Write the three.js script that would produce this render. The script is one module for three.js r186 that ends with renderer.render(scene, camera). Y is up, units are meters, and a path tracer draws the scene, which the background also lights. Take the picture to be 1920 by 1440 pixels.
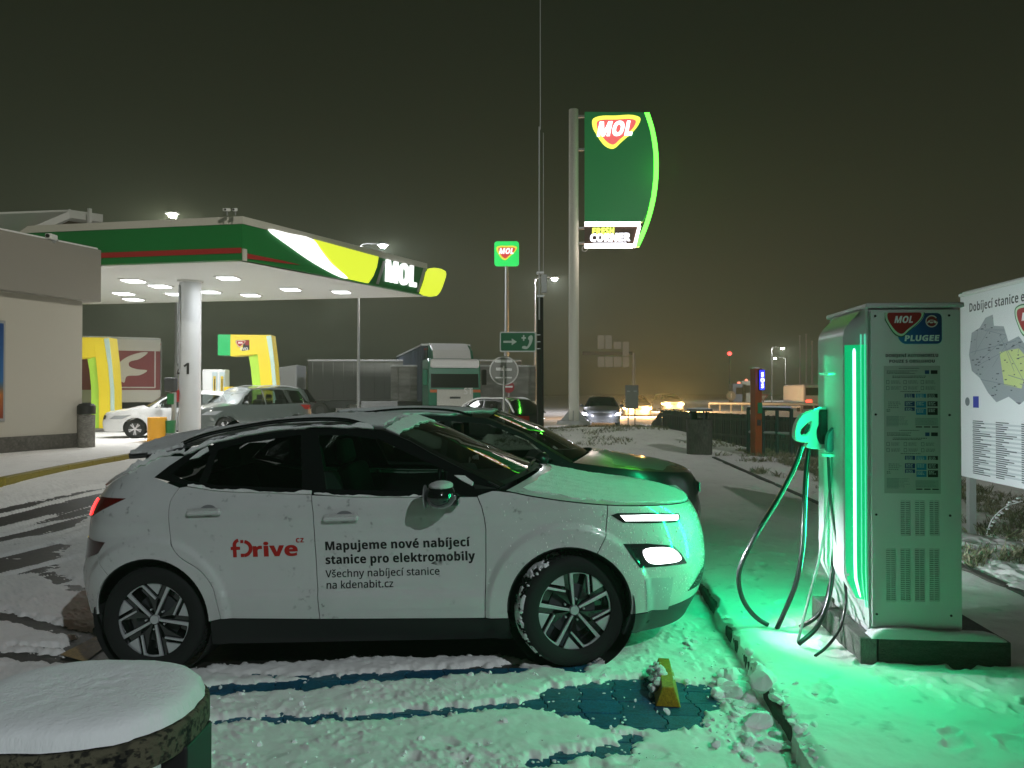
import * as THREE from 'three';
import { mergeGeometries, mergeVertices, toCreasedNormals } from 'three/addons/utils/BufferGeometryUtils.js';
import { RoundedBoxGeometry } from 'three/addons/geometries/RoundedBoxGeometry.js';
import { FontLoader } from 'three/addons/loaders/FontLoader.js';
import { RectAreaLightUniformsLib } from 'three/addons/lights/RectAreaLightUniformsLib.js';

// ---------- camera, sky, exposure ----------
RectAreaLightUniformsLib.init();
const scene = new THREE.Scene();
const FOC = 1442, EYE = 1.665, PITCH = Math.atan(15 / FOC);      // lens in pixels of the 1920 x 1440 photograph, eye height in metres
const camera = new THREE.PerspectiveCamera(2 * Math.atan(720 / FOC) * 180 / Math.PI, 4 / 3, 0.05, 1500);
camera.position.set(0, EYE, 0);
camera.rotation.x = PITCH;
const renderer = new THREE.WebGLRenderer();
renderer.toneMapping = THREE.LinearToneMapping;
renderer.toneMappingExposure = 1;
renderer.shadowMap.enabled = true;
{ // night sky: low cloud that glows a little towards the horizon, the same all round
  const w = 64, h = 64, d = new Float32Array(w * h * 4);
  for (let j = 0; j < h; j++) {
    const up = Math.max(0, Math.sin(((j + 0.5) / h - 0.5) * Math.PI)), k = Math.exp(-up * 5);
    for (let i = 0; i < w; i++) d.set([0.001 + 0.040 * k, 0.002 + 0.048 * k, 0.0008 + 0.028 * k, 1], (j * w + i) * 4);
  }
  const t = new THREE.DataTexture(d, w, h, THREE.RGBAFormat, THREE.FloatType);
  t.mapping = THREE.EquirectangularReflectionMapping; t.magFilter = THREE.LinearFilter; t.needsUpdate = true;
  scene.background = t; scene.environment = t;
}
const moon = new THREE.DirectionalLight(0xfff4e2, 0.02);            // what is left of daylight: next to nothing
moon.position.set(30, 60, 30); moon.shadow.radius = 30; scene.add(moon);
scene.fog = new THREE.FogExp2(0x2f322b, 0.003);

// ---------- numbers ----------
let seed = 7;
const rnd = (a = 1, b) => { seed = (seed * 1664525 + 1013904223) >>> 0; const r = seed / 4294967296; return b === undefined ? r * a : a + (b - a) * r; };
const V = (x, y, z) => new THREE.Vector3(x, y, z), clamp = THREE.MathUtils.clamp, mix = (a, b, t) => a + (b - a) * t;
const sst = (a, b, x) => { const t = clamp((x - a) / (b - a), 0, 1); return t * t * (3 - 2 * t); };
const hash = (i, j) => { let h = Math.imul(i, 374761393) + Math.imul(j, 668265263); h = Math.imul(h ^ (h >>> 13), 1274126177); return ((h ^ (h >>> 16)) >>> 0) / 4294967296; };
const noise = (x, y) => { const i = Math.floor(x), j = Math.floor(y), u = x - i, v = y - j, s = u * u * (3 - 2 * u), t = v * v * (3 - 2 * v); return mix(mix(hash(i, j), hash(i + 1, j), s), mix(hash(i, j + 1), hash(i + 1, j + 1), s), t); };
const fbm = (x, y, n = 4) => { let s = 0, a = 0.5, k = 0; for (let i = 0; i < n; i++) { s += a * noise(x + i * 17.3, y - i * 9.1); k += a; a *= 0.5; x *= 2.03; y *= 2.03; } return s / k; };
const curve = (t, a) => { let i = 1; while (i < a.length - 1 && t > a[i][0]) i++; const [x0, y0] = a[i - 1], [x1, y1] = a[i]; return mix(y0, y1, clamp((t - x0) / (x1 - x0), 0, 1)); };
const smoothCurve = (t, a) => { let i = 1; while (i < a.length - 1 && t > a[i][0]) i++; const g = (k) => a[clamp(k, 0, a.length - 1)], p0 = g(i - 2), p1 = g(i - 1), p2 = g(i), p3 = g(i + 1), k = clamp((t - p1[0]) / (p2[0] - p1[0]), 0, 1), h = p2[0] - p1[0];
  const m1 = (p2[1] - p0[1]) / Math.max(1e-6, p2[0] - p0[0]) * h, m2 = (p3[1] - p1[1]) / Math.max(1e-6, p3[0] - p1[0]) * h, k2 = k * k, k3 = k2 * k;
  return (2 * k3 - 3 * k2 + 1) * p1[1] + (k3 - 2 * k2 + k) * m1 + (-2 * k3 + 3 * k2) * p2[1] + (k3 - k2) * m2; };

// photo pixel -> direction, -> point at a depth, -> point on a height
const cp = Math.cos(PITCH), sp = Math.sin(PITCH);
const ray = (px, py) => { const x = (px - 960) / FOC, y = (720 - py) / FOC; return V(x, y * cp + sp, y * sp - cp); };
const at = (px, py, d) => { const r = ray(px, py); return V(0, EYE, 0).addScaledVector(r, d / -r.z); };
const onY = (px, py, y = 0) => { const r = ray(px, py); return V(0, EYE, 0).addScaledVector(r, (y - EYE) / r.y); };
const proj = (P) => { const y = P.y - EYE, yc = y * cp + P.z * sp, zc = -y * sp + P.z * cp; return [960 - FOC * P.x / zc, 720 + FOC * yc / zc]; };

// ---------- ground heights and the lines of the place ----------
const kerbA = (z) => 1.275 + (-z - 3.406) * 0.09;                   // between the bays and the footpath
const kerbB = (z) => 3.85 + (-z - 5.786) * 0.07;                    // between the footpath and the grass
const level = (x, z) => {
  const bay = clamp(x - 0.371, -3.4, 0) * 0.0443 * (1 - sst(9, 14, -z));
  return bay + 0.16 * sst(8.5, 12.5, -z) * (1 - sst(-5, 1, x));
};
const onGround = (px, py, add = 0) => { let p = onY(px, py, add); for (let i = 0; i < 6; i++) p = onY(px, py, level(p.x, p.z) + add); return p; };

// ---------- materials ----------
const mat = (c, rough = 0.7, metal = 0, o = {}) => { const m = new THREE.MeshStandardMaterial({ roughness: rough, metalness: metal, ...o }); if (Array.isArray(c)) m.color.setRGB(...c); else m.color.set(c); return m; };
const phys = (c, rough, o = {}) => { const m = new THREE.MeshPhysicalMaterial({ roughness: rough, ...o }); if (Array.isArray(c)) m.color.setRGB(...c); else m.color.set(c); return m; };
const glow = (rgb, k, base = [0.1, 0.1, 0.1]) => { const m = mat(base, 0.4); m.emissive.setRGB(...rgb); m.emissiveIntensity = k; return m; };
function dataTex(n, f, srgb = true, m = n) {
  const d = new Uint8Array(n * m * 4);
  for (let j = 0; j < m; j++) for (let i = 0; i < n; i++) { const c = f(i / n, j / m); d.set([clamp(c[0], 0, 1) * 255, clamp(c[1], 0, 1) * 255, clamp(c[2], 0, 1) * 255, 255], (j * n + i) * 4); }
  const t = new THREE.DataTexture(d, n, m); t.wrapS = t.wrapT = THREE.RepeatWrapping; t.magFilter = THREE.LinearFilter; if (srgb) t.colorSpace = THREE.SRGBColorSpace; t.needsUpdate = true; return t;
}
const tileNoise = (u, v, k, n = 4) => { const a = sst(0, 1, u), f = (x, y) => fbm(x * k, y * k, n); return mix(mix(f(u, v), f(u - 1, v), a), mix(f(u, v - 1), f(u - 1, v - 1), a), sst(0, 1, v)); };
const rep = (t, x, y = x) => { const c = t.clone(); c.repeat.set(x, y); c.needsUpdate = true; return c; };
function canvasTex(w, h, draw) {
  const c = document.createElement('canvas'); c.width = w; c.height = h; draw(c.getContext('2d'), w, h);
  const t = new THREE.CanvasTexture(c); t.colorSpace = THREE.SRGBColorSpace; t.magFilter = THREE.LinearFilter; return t;
}
const grain = dataTex(256, (u, v) => { const n = tileNoise(u, v, 24, 5); return [n, n, n]; }, false);
const speck = dataTex(256, (u, v) => { const n = 0.72 + 0.4 * (tileNoise(u, v, 40, 3) - 0.5) + 0.3 * (tileNoise(u, v, 5, 4) - 0.5); return [n, n, n]; });
const snowTone = dataTex(512, (u, v) => { const a = tileNoise(u, v, 6, 5), b = tileNoise(u + 0.37, v + 0.11, 30, 4), g = 0.96 - 0.12 * Math.max(0, a - 0.5) - 0.9 * Math.max(0, b - 0.62) * sst(0.4, 0.6, a); return [g, g * 0.99, g * 0.975]; });
const snowBump = dataTex(512, (u, v) => { const n = 0.6 * tileNoise(u, v, 22, 4) + 0.4 * tileNoise(u + 0.5, v, 80, 3); return [n, n, n]; }, false);
const asphaltTone = dataTex(512, (u, v) => { const a = tileNoise(u, v, 5, 4), b = tileNoise(u, v, 90, 3), g = 0.17 + 0.13 * (a - 0.5) + 0.16 * (b - 0.5); return [g * 1.06, g, g * 0.92]; });
const M = {
  snow: mat(0xffffff, 0.85, 0, { map: rep(snowTone, 1), bumpMap: rep(snowBump, 1), bumpScale: 0.008 }),
  snowCap: mat([0.92, 0.92, 0.915], 0.85, 0, { bumpMap: rep(snowBump, 3), bumpScale: 0.004 }),
  asphalt: mat(0xffffff, 0.5, 0, { map: rep(asphaltTone, 1), bumpMap: rep(grain, 3), bumpScale: 0.004 }),
  concrete: mat([0.36, 0.35, 0.32], 0.9, 0, { map: rep(speck, 1), bumpMap: rep(grain, 2), bumpScale: 0.003 }),
  darkConcrete: mat([0.16, 0.15, 0.125], 0.9, 0, { map: rep(speck, 2), bumpMap: rep(grain, 3), bumpScale: 0.004 }),
  black: mat([0.007, 0.007, 0.0075], 0.6), gloss: phys([0.008, 0.008, 0.009], 0.12, { clearcoat: 1, clearcoatRoughness: 0.03 }),
  rubber: mat([0.007, 0.007, 0.007], 0.85, 0, { bumpMap: rep(grain, 4), bumpScale: 0.002 }),
  steel: mat([0.55, 0.56, 0.56], 0.4, 0.8), galv: mat([0.42, 0.43, 0.42], 0.55, 0.4), white: mat([0.78, 0.78, 0.76], 0.5), grey: mat([0.28, 0.29, 0.29], 0.6), dark: mat([0.04, 0.042, 0.045], 0.6),
  silver: mat([0.62, 0.63, 0.64], 0.38, 0.55), glass: phys([0.86, 0.9, 0.88], 0.03, { transmission: 1, thickness: 0 }),
  tint: phys([0.16, 0.18, 0.17], 0.03, { transmission: 1, thickness: 0 }), greenPaint: mat([0.006, 0.16, 0.04], 0.5), redPaint: mat([0.42, 0.02, 0.02], 0.5), yellow: mat([0.72, 0.5, 0.02], 0.55),
};

// ---------- objects ----------
const used = {};
const numbered = (n) => { used[n] = (used[n] ?? -1) + 1; return used[n] ? n + '_' + String(used[n]).padStart(3, '0') : n; };
const shade = (o) => { o.castShadow = true; o.receiveShadow = true; return o; };
function tag(o, label, category, group) { o.userData.label = label; o.userData.category = category; if (group) o.userData.group = group; return o; }
function thing(name, label, category, pos, turn = 0, group) { const o = new THREE.Group(); o.name = numbered(name); if (pos) o.position.copy(pos); o.rotation.y = turn; scene.add(o); return tag(o, label, category, group); }
function part(parent, name, geo, m) { const o = shade(new THREE.Mesh(Array.isArray(geo) ? mg(geo) : geo, m)); o.name = name; parent.add(o); return o; }
function grp(parent, name) { const o = new THREE.Group(); o.name = name; parent.add(o); return o; }
function single(name, label, category, geo, m, group) { const o = part(scene, numbered(name), geo, m); return tag(o, label, category, group); }
function setting(name, geo, m, kind = 'structure') { const o = part(scene, numbered(name), geo, m); o.userData.kind = kind; return o; }
function copyOf(o, label, pos, turn) { const c = o.clone(); c.name = numbered(o.name.replace(/_\d{3}$/, '')); scene.add(c); c.userData = { ...o.userData }; if (label) c.userData.label = label; if (pos) c.position.copy(pos); if (turn !== undefined) c.rotation.y = turn; return c; }
function basis(o, origin, X, Y) { const x = X.clone().normalize(), z = x.clone().cross(Y).normalize(), y = z.clone().cross(x); o.matrixAutoUpdate = true; const m = new THREE.Matrix4().makeBasis(x, y, z); o.quaternion.setFromRotationMatrix(m); o.position.copy(origin); o.updateMatrixWorld(true); return o; }
// a thing on an upright plane: local x along dir, y up, z towards the viewer's side; .at(px,py) reads the photograph on that plane, shifted by z
function onPlane(o, origin, dir, up = V(0, 1, 0)) { basis(o, origin, dir, up); const inv = o.matrixWorld.clone().invert(); o.read = (px, py, z = 0) => { const a = V(0, EYE, 0).applyMatrix4(inv), b = V(0, EYE, 0).add(ray(px, py)).applyMatrix4(inv).sub(a), t = (z - a.z) / b.z; return [a.x + b.x * t, a.y + b.y * t]; }; o.readAll = (l, z = 0) => l.map(([x, y]) => o.read(x, y, z)); return o; }

// ---------- geometry ----------
function mg(list) { const l = list.map((g) => { let n = g.index ? g.toNonIndexed() : g; if (!n.attributes.uv) n.setAttribute('uv', new THREE.BufferAttribute(new Float32Array(n.attributes.position.count * 2), 2)); for (const k of Object.keys(n.attributes)) if (!['position', 'normal', 'uv'].includes(k)) n.deleteAttribute(k); n.clearGroups(); return n; }); return l.length > 1 ? mergeGeometries(l) : l[0]; }
const mv = (g, x = 0, y = 0, z = 0, rx = 0, ry = 0, rz = 0) => g.applyMatrix4(new THREE.Matrix4().compose(V(x, y, z), new THREE.Quaternion().setFromEuler(new THREE.Euler(rx, ry, rz)), V(1, 1, 1)));
const bx = (w, h, d, x = 0, y = 0, z = 0, rx = 0, ry = 0, rz = 0) => mv(new THREE.BoxGeometry(w, h, d), x, y, z, rx, ry, rz);
const rb = (w, h, d, r, x = 0, y = 0, z = 0, rx = 0, ry = 0, rz = 0, s = 2) => mv(new RoundedBoxGeometry(w, h, d, s, r), x, y, z, rx, ry, rz);
const cy = (r0, r1, h, x = 0, y = 0, z = 0, n = 20, rx = 0, ry = 0, rz = 0) => mv(new THREE.CylinderGeometry(r1, r0, h, n), x, y, z, rx, ry, rz);
const ball = (rx, ry, rz, x = 0, y = 0, z = 0, n = 16) => new THREE.SphereGeometry(1, n, Math.max(6, n >> 1)).scale(rx, ry, rz).translate(x, y, z);
const tb = (pts, r, n = 24, k = 8) => new THREE.TubeGeometry(new THREE.CatmullRomCurve3(pts.map((p) => p.isVector3 ? p : V(...p))), n, r, k);
const bar = (a, b, r, k = 8) => { const d = b.clone().sub(a), g = new THREE.CylinderGeometry(r, r, d.length(), k); return g.applyQuaternion(new THREE.Quaternion().setFromUnitVectors(V(0, 1, 0), d.normalize())).translate((a.x + b.x) / 2, (a.y + b.y) / 2, (a.z + b.z) / 2); };
const shp = (pts) => new THREE.Shape(pts.map(([x, y]) => new THREE.Vector2(x, y)));
const ext = (pts, depth, bev = 0, z = 0) => new THREE.ExtrudeGeometry(Array.isArray(pts) === false ? pts : shp(pts), { depth: depth - 2 * bev, bevelEnabled: bev > 0, bevelSize: bev, bevelThickness: bev, bevelOffset: -bev, bevelSegments: 2, curveSegments: 10 }).translate(0, 0, z + bev);
const flat = (pts, z = 0) => new THREE.ShapeGeometry(Array.isArray(pts) === false ? pts : shp(pts)).translate(0, 0, z);
const prism = (pts, y0, y1) => new THREE.ExtrudeGeometry(shp(pts.map(([x, z]) => [x, -z])), { depth: y1 - y0, bevelEnabled: false }).rotateX(-Math.PI / 2).translate(0, y0, 0);   // pts in x, z
const rrect = (w, h, r, x = 0, y = 0) => { const s = new THREE.Shape(); x -= w / 2; y -= h / 2; s.moveTo(x + r, y); s.lineTo(x + w - r, y); s.absarc(x + w - r, y + r, r, -Math.PI / 2, 0); s.lineTo(x + w, y + h - r); s.absarc(x + w - r, y + h - r, r, 0, Math.PI / 2); s.lineTo(x + r, y + h); s.absarc(x + r, y + h - r, r, Math.PI / 2, Math.PI); s.lineTo(x, y + r); s.absarc(x + r, y + r, r, Math.PI, Math.PI * 1.5); return s; };
function spline(pts, n = 8, closed = false) { const c = new THREE.CatmullRomCurve3(pts.map((p) => V(p[0], p[1], 0)), closed, 'centripetal'); return c.getPoints(n * pts.length).map((p) => [p.x, p.y]); }
const uvM = (g, k = 1) => { const n = g.index ? g.toNonIndexed() : g, p = n.attributes.position, m = n.attributes.normal, u = new Float32Array(p.count * 2); for (let i = 0; i < p.count; i++) { const x = Math.abs(m.getX(i)), y = Math.abs(m.getY(i)), z = Math.abs(m.getZ(i)); u[i * 2] = (x > y && x > z ? p.getZ(i) : p.getX(i)) * k; u[i * 2 + 1] = (y > x && y > z ? p.getZ(i) : p.getY(i)) * k; } n.setAttribute('uv', new THREE.BufferAttribute(u, 2)); return n; };   // texture size in metres
const card = (w, h, x = 0, y = 0, z = 0) => new THREE.PlaneGeometry(w, h).translate(x, y, z);
const font = await new FontLoader().loadAsync('fonts/droid/droid_sans_bold.typeface.json');
function letters(text, size, depth, slant = 0, squeeze = 1, fat = 0) {   // solid letters, centred
  const g = new THREE.ExtrudeGeometry(font.generateShapes(text, size), { depth, bevelEnabled: fat > 0, bevelSize: fat, bevelThickness: 0.001, bevelSegments: 1, curveSegments: 5 });
  g.applyMatrix4(new THREE.Matrix4().set(squeeze, slant, 0, 0, 0, 1, 0, 0, 0, 0, 1, 0, 0, 0, 0, 1)); g.computeBoundingBox(); const b = g.boundingBox; g.translate(-(b.min.x + b.max.x) / 2, -(b.min.y + b.max.y) / 2, 0); return g;
}
// a polygon cut out of a curved surface map(u, v) -> Vector3, with its edge turned inwards by `thick`
function patch(poly, map, cell = 0.04, { thick = 0, off = 0, flip = false, uvBox = null, rough = 0, cellV = cell } = {}) {
  const P = [], N = [], U = [], I = [], key = new Map(); let u0 = 1e9, u1 = -1e9, v0 = 1e9, v1 = -1e9;
  for (const [u, v] of poly) { u0 = Math.min(u0, u); u1 = Math.max(u1, u); v0 = Math.min(v0, v); v1 = Math.max(v1, v); }
  const normal = (u, v) => { const e = 1e-3, a = map(u + e, v).sub(map(u - e, v)), b = map(u, v + e).sub(map(u, v - e)); const n = a.cross(b); if (n.lengthSq() < 1e-16) return V(0, 1, 0); n.normalize(); return flip ? n.negate() : n; };
  const add = (u, v, inward = 0, nn = null) => { const n = normal(u, v), p = map(u, v).addScaledVector(n, off - inward + (rough ? rough * (fbm(u * 14, v * 14, 3) - 0.4) : 0)); P.push(p.x, p.y, p.z); const q = nn ?? n; N.push(q.x, q.y, q.z); U.push(uvBox ? (u - uvBox[0]) / (uvBox[2] - uvBox[0]) : u, uvBox ? (v - uvBox[1]) / (uvBox[3] - uvBox[1]) : v); return P.length / 3 - 1; };
  const vert = (u, v) => { const k = Math.round(u * 1e5) + ',' + Math.round(v * 1e5); if (!key.has(k)) key.set(k, add(u, v)); return key.get(k); };
  const tri = (a, b, c) => flip ? I.push(a, c, b) : I.push(a, b, c);
  const nu = Math.max(1, Math.ceil((u1 - u0) / cell)), nv = Math.max(1, Math.ceil((v1 - v0) / cellV)), du = (u1 - u0) / nu, dv = (v1 - v0) / nv, crossed = new Uint8Array(nu * nv);
  const n = poly.length;
  for (let k = 0; k < n; k++) { const [a, b] = poly[k], [c, d] = poly[(k + 1) % n], m = Math.ceil(Math.hypot((c - a) / du, (d - b) / dv) * 6) + 1; for (let s = 0; s <= m; s++) for (const e of [-1e-6, 1e-6]) for (const g of [-1e-6, 1e-6]) { const i = Math.floor((mix(a, c, s / m) - u0) / du + e), j = Math.floor((mix(b, d, s / m) - v0) / dv + g); if (i >= 0 && j >= 0 && i < nu && j < nv) crossed[j * nu + i] = 1; } }
  const inside = (x, y) => { let r = false; for (let i = 0, j = n - 1; i < n; j = i++) { const [xi, yi] = poly[i], [xj, yj] = poly[j]; if ((yi > y) !== (yj > y) && x < (xj - xi) * (y - yi) / (yj - yi) + xi) r = !r; } return r; };
  const cut = (pts, ax, lim, keepLess) => { const o = []; for (let i = 0; i < pts.length; i++) { const a = pts[i], b = pts[(i + 1) % pts.length], ia = keepLess ? a[ax] <= lim : a[ax] >= lim, ib = keepLess ? b[ax] <= lim : b[ax] >= lim; if (ia) o.push(a); if (ia !== ib) { const t = (lim - a[ax]) / (b[ax] - a[ax]), q = [mix(a[0], b[0], t), mix(a[1], b[1], t)]; q[ax] = lim; o.push(q); } } return o; };
  for (let j = 0; j < nv; j++) for (let i = 0; i < nu; i++) {
    const a = u0 + i * du, b = v0 + j * dv, c = a + du, d = b + dv;
    if (!crossed[j * nu + i]) { if (inside(a + du / 2, b + dv / 2)) { const k = [vert(a, b), vert(c, b), vert(c, d), vert(a, d)]; tri(k[0], k[1], k[2]); tri(k[0], k[2], k[3]); } continue; }
    let q = cut(cut(cut(cut(poly, 0, a, false), 0, c, true), 1, b, false), 1, d, true).filter((p, i, l) => { const r = l[(i + 1) % l.length]; return Math.hypot(p[0] - r[0], p[1] - r[1]) > 1e-7; });
    if (q.length < 3) continue;
    const v2 = q.map(([x, y]) => new THREE.Vector2(x, y)); if (THREE.ShapeUtils.area(v2) < 0) { v2.reverse(); q = q.reverse(); }
    for (const [x, y, z] of THREE.ShapeUtils.triangulateShape(v2, [])) tri(vert(...q[x]), vert(...q[y]), vert(...q[z]));
  }
  if (thick) { // edge
    const area = THREE.ShapeUtils.area(poly.map(([x, y]) => new THREE.Vector2(x, y)));
    for (let k = 0; k < n; k++) { const [a, b] = poly[k], [c, d] = poly[(k + 1) % n], m = Math.max(1, Math.ceil(Math.hypot(c - a, d - b) / cell)); for (let s = 0; s < m; s++) { const p = [mix(a, c, s / m), mix(b, d, s / m)], q = [mix(a, c, (s + 1) / m), mix(b, d, (s + 1) / m)]; const side = map(...q).sub(map(...p)).cross(normal(...p)).normalize().multiplyScalar(area > 0 !== flip ? 1 : -1); const e = [add(...p, 0, side), add(...q, 0, side), add(...q, thick, side), add(...p, thick, side)]; if (area > 0) { tri(e[0], e[3], e[2]); tri(e[0], e[2], e[1]); } else { tri(e[0], e[2], e[3]); tri(e[0], e[1], e[2]); } } }
  }
  const g = new THREE.BufferGeometry(); g.setAttribute('position', new THREE.Float32BufferAttribute(P, 3)); g.setAttribute('normal', new THREE.Float32BufferAttribute(N, 3)); g.setAttribute('uv', new THREE.Float32BufferAttribute(U, 2)); g.setIndex(I); return g;
}
function inset(poly, d) { const n = poly.length, a = Math.sign(THREE.ShapeUtils.area(poly.map(([x, y]) => new THREE.Vector2(x, y)))); return poly.map((p, i) => { const q = poly[(i + n - 1) % n], r = poly[(i + 1) % n]; let ax = p[0] - q[0], ay = p[1] - q[1], bx_ = r[0] - p[0], by = r[1] - p[1]; const la = Math.hypot(ax, ay) || 1, lb = Math.hypot(bx_, by) || 1; let nx = -ay / la - by / lb, ny = ax / la + bx_ / lb; const l = Math.hypot(nx, ny) || 1, s = clamp(2 / (l * l) * l, 0, 2.2); return [p[0] + a * nx / l * d * Math.min(s, 2), p[1] + a * ny / l * d * Math.min(s, 2)]; }); }
// lamps: a light just in front of its glowing face
function lampLight(L, pos, target) { L.position.copy(pos); L.castShadow = true; scene.add(L); if (target) { L.target.position.copy(target); scene.add(L.target); } L.updateMatrixWorld(true); return L; }
function areaLight(rgb, k, w, h, pos, look) { const L = new THREE.RectAreaLight(new THREE.Color().setRGB(...rgb), k, w, h); L.position.copy(pos); L.lookAt(look); scene.add(L); return L; }
// ---------- ground ----------
function sheet(nx, nz, f, uvScale = 1) {   // f(i/nx, j/nz) -> [x, y, z]
  const P = new Float32Array((nx + 1) * (nz + 1) * 3), U = new Float32Array((nx + 1) * (nz + 1) * 2), I = new Uint32Array(nx * nz * 6);
  for (let j = 0, k = 0; j <= nz; j++) for (let i = 0; i <= nx; i++, k++) { const p = f(i / nx, j / nz); P.set(p, k * 3); U[k * 2] = p[0] * uvScale; U[k * 2 + 1] = -p[2] * uvScale; }
  for (let j = 0, o = 0; j < nz; j++) for (let i = 0; i < nx; i++, o += 6) { const a = j * (nx + 1) + i, b = a + 1, c = a + nx + 1, d = c + 1; I.set([a, b, d, a, d, c], o); }
  const g = new THREE.BufferGeometry(); g.setAttribute('position', new THREE.BufferAttribute(P, 3)); g.setAttribute('uv', new THREE.BufferAttribute(U, 2)); g.setIndex(new THREE.BufferAttribute(I, 1)); g.computeVertexNormals(); return g;
}
const gz = (px, py) => { const p = onGround(px, py); return [p.x, p.z]; };
// asphalt under everything, out to the horizon
const warp = (t, a, b) => Math.sign(t) * (Math.abs(t) * a + Math.pow(Math.abs(t), 5) * b);
setting('ground', sheet(120, 120, (u, v) => { const x = warp(u * 2 - 1, 26, 560), z = -16 + warp(v * 2 - 1, 30, 560); return [x, level(x, z) - 0.012 - (x > kerbA(z) && z > -30 ? 0.05 : 0), z]; }, 0.35), M.asphalt);

// where the snow is worn away: polygons and wheel tracks read from the photograph, [edge softness in metres]
const bare = [];
const strip = (pts, w, soft = 0.05, deep = 1) => bare.push({ line: pts.map(([x, y]) => gz(x, y)), w, soft, deep });
const area = (pts, soft = 0.1, deep = 1) => bare.push({ poly: pts.map(([x, y]) => gz(x, y)), soft, deep });
area([[200, 1215], [300, 1172], [600, 1160], [900, 1160], [1110, 1160], [1130, 1230], [1080, 1262], [940, 1228], [700, 1232], [420, 1248], [200, 1262]], 0.05);       // under the car
strip([[395, 1296], [600, 1280], [800, 1264], [960, 1252]], 0.085, 0.05);
strip([[590, 1350], [720, 1344], [850, 1335], [1000, 1320]], 0.04, 0.035, 0.95);
strip([[400, 1262], [560, 1268], [600, 1282]], 0.03, 0.08, 0.7);
strip([[405, 1355], [450, 1345], [500, 1346], [600, 1354]], 0.035, 0.05, 0.9);
area([[975, 1318], [1040, 1292], [1130, 1280], [1230, 1272], [1335, 1290], [1350, 1322], [1315, 1366], [1240, 1376], [1120, 1360], [1030, 1338]], 0.05);
strip([[1010, 1436], [1090, 1416], [1180, 1400]], 0.05, 0.06, 0.75);
area([[1165, 1380], [1195, 1374], [1205, 1392], [1180, 1402]], 0.03, 0.8);
area([[0, 948], [120, 925], [235, 900], [215, 935], [160, 985], [140, 1040], [120, 1075], [0, 1085], [-160, 1100], [-160, 960]], 0.35, 0.82);                              // driven lane behind the car
strip([[30, 1052], [95, 1078], [150, 1105], [210, 1120]], 0.1, 0.1);
strip([[-60, 1135], [40, 1162], [120, 1180], [200, 1192]], 0.085, 0.08);
strip([[-60, 1222], [40, 1228], [130, 1236], [220, 1240]], 0.09, 0.1);
strip([[20, 1209], [70, 1212], [110, 1214]], 0.02, 0.03, 0.8);
area([[120, 1200], [200, 1180], [230, 1240], [120, 1245]], 0.1);
area([[1290, 1110], [1318, 1108], [1332, 1160], [1305, 1200]], 0.1, 0.25);
const segD = (x, z, a, b) => { const dx = b[0] - a[0], dz = b[1] - a[1], t = clamp(((x - a[0]) * dx + (z - a[1]) * dz) / (dx * dx + dz * dz), 0, 1); return Math.hypot(x - a[0] - dx * t, z - a[1] - dz * t); };
for (const b of bare) { const l = b.line ?? b.poly, r = (b.w ?? 0) + b.soft * 2 + 0.2; b.box = [Math.min(...l.map((p) => p[0])) - r, Math.max(...l.map((p) => p[0])) + r, Math.min(...l.map((p) => p[1])) - r, Math.max(...l.map((p) => p[1])) + r]; }
function bareness(x, z, jag) {
  let most = 0;
  for (const b of bare) {
    if (x < b.box[0] || x > b.box[1] || z < b.box[2] || z > b.box[3]) continue;
    let d = 1e9; const l = b.line ?? b.poly;
    for (let i = 0; i < l.length - (b.line ? 1 : 0); i++) d = Math.min(d, segD(x, z, l[i], l[(i + 1) % l.length]));
    if (b.line) d -= b.w; else { let r = false; for (let i = 0, j = l.length - 1; i < l.length; j = i++) if ((l[i][1] > z) !== (l[j][1] > z) && x < (l[j][0] - l[i][0]) * (z - l[i][1]) / (l[j][1] - l[i][1]) + l[i][0]) r = !r; if (r) d = -d; }
    most = Math.max(most, b.deep * sst(b.soft, -b.soft, d + jag));
  }
  return most;
}
const prints = []; for (let i = 0; i < 80; i++) { const z = -rnd(2.9, 8); prints.push([rnd(kerbA(z) + 0.2, Math.min(2.7, kerbB(z) - 0.15)), z, rnd(0.035, 0.065), rnd(-0.9, 0.9), rnd(0.006, 0.016)]); }
for (let i = 0; i < 26; i++) { const z = -rnd(2.9, 3.7); prints.push([rnd(-1.2, kerbA(z) - 0.15), z, rnd(0.04, 0.08), rnd(3), rnd(0.006, 0.015)]); }
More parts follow.
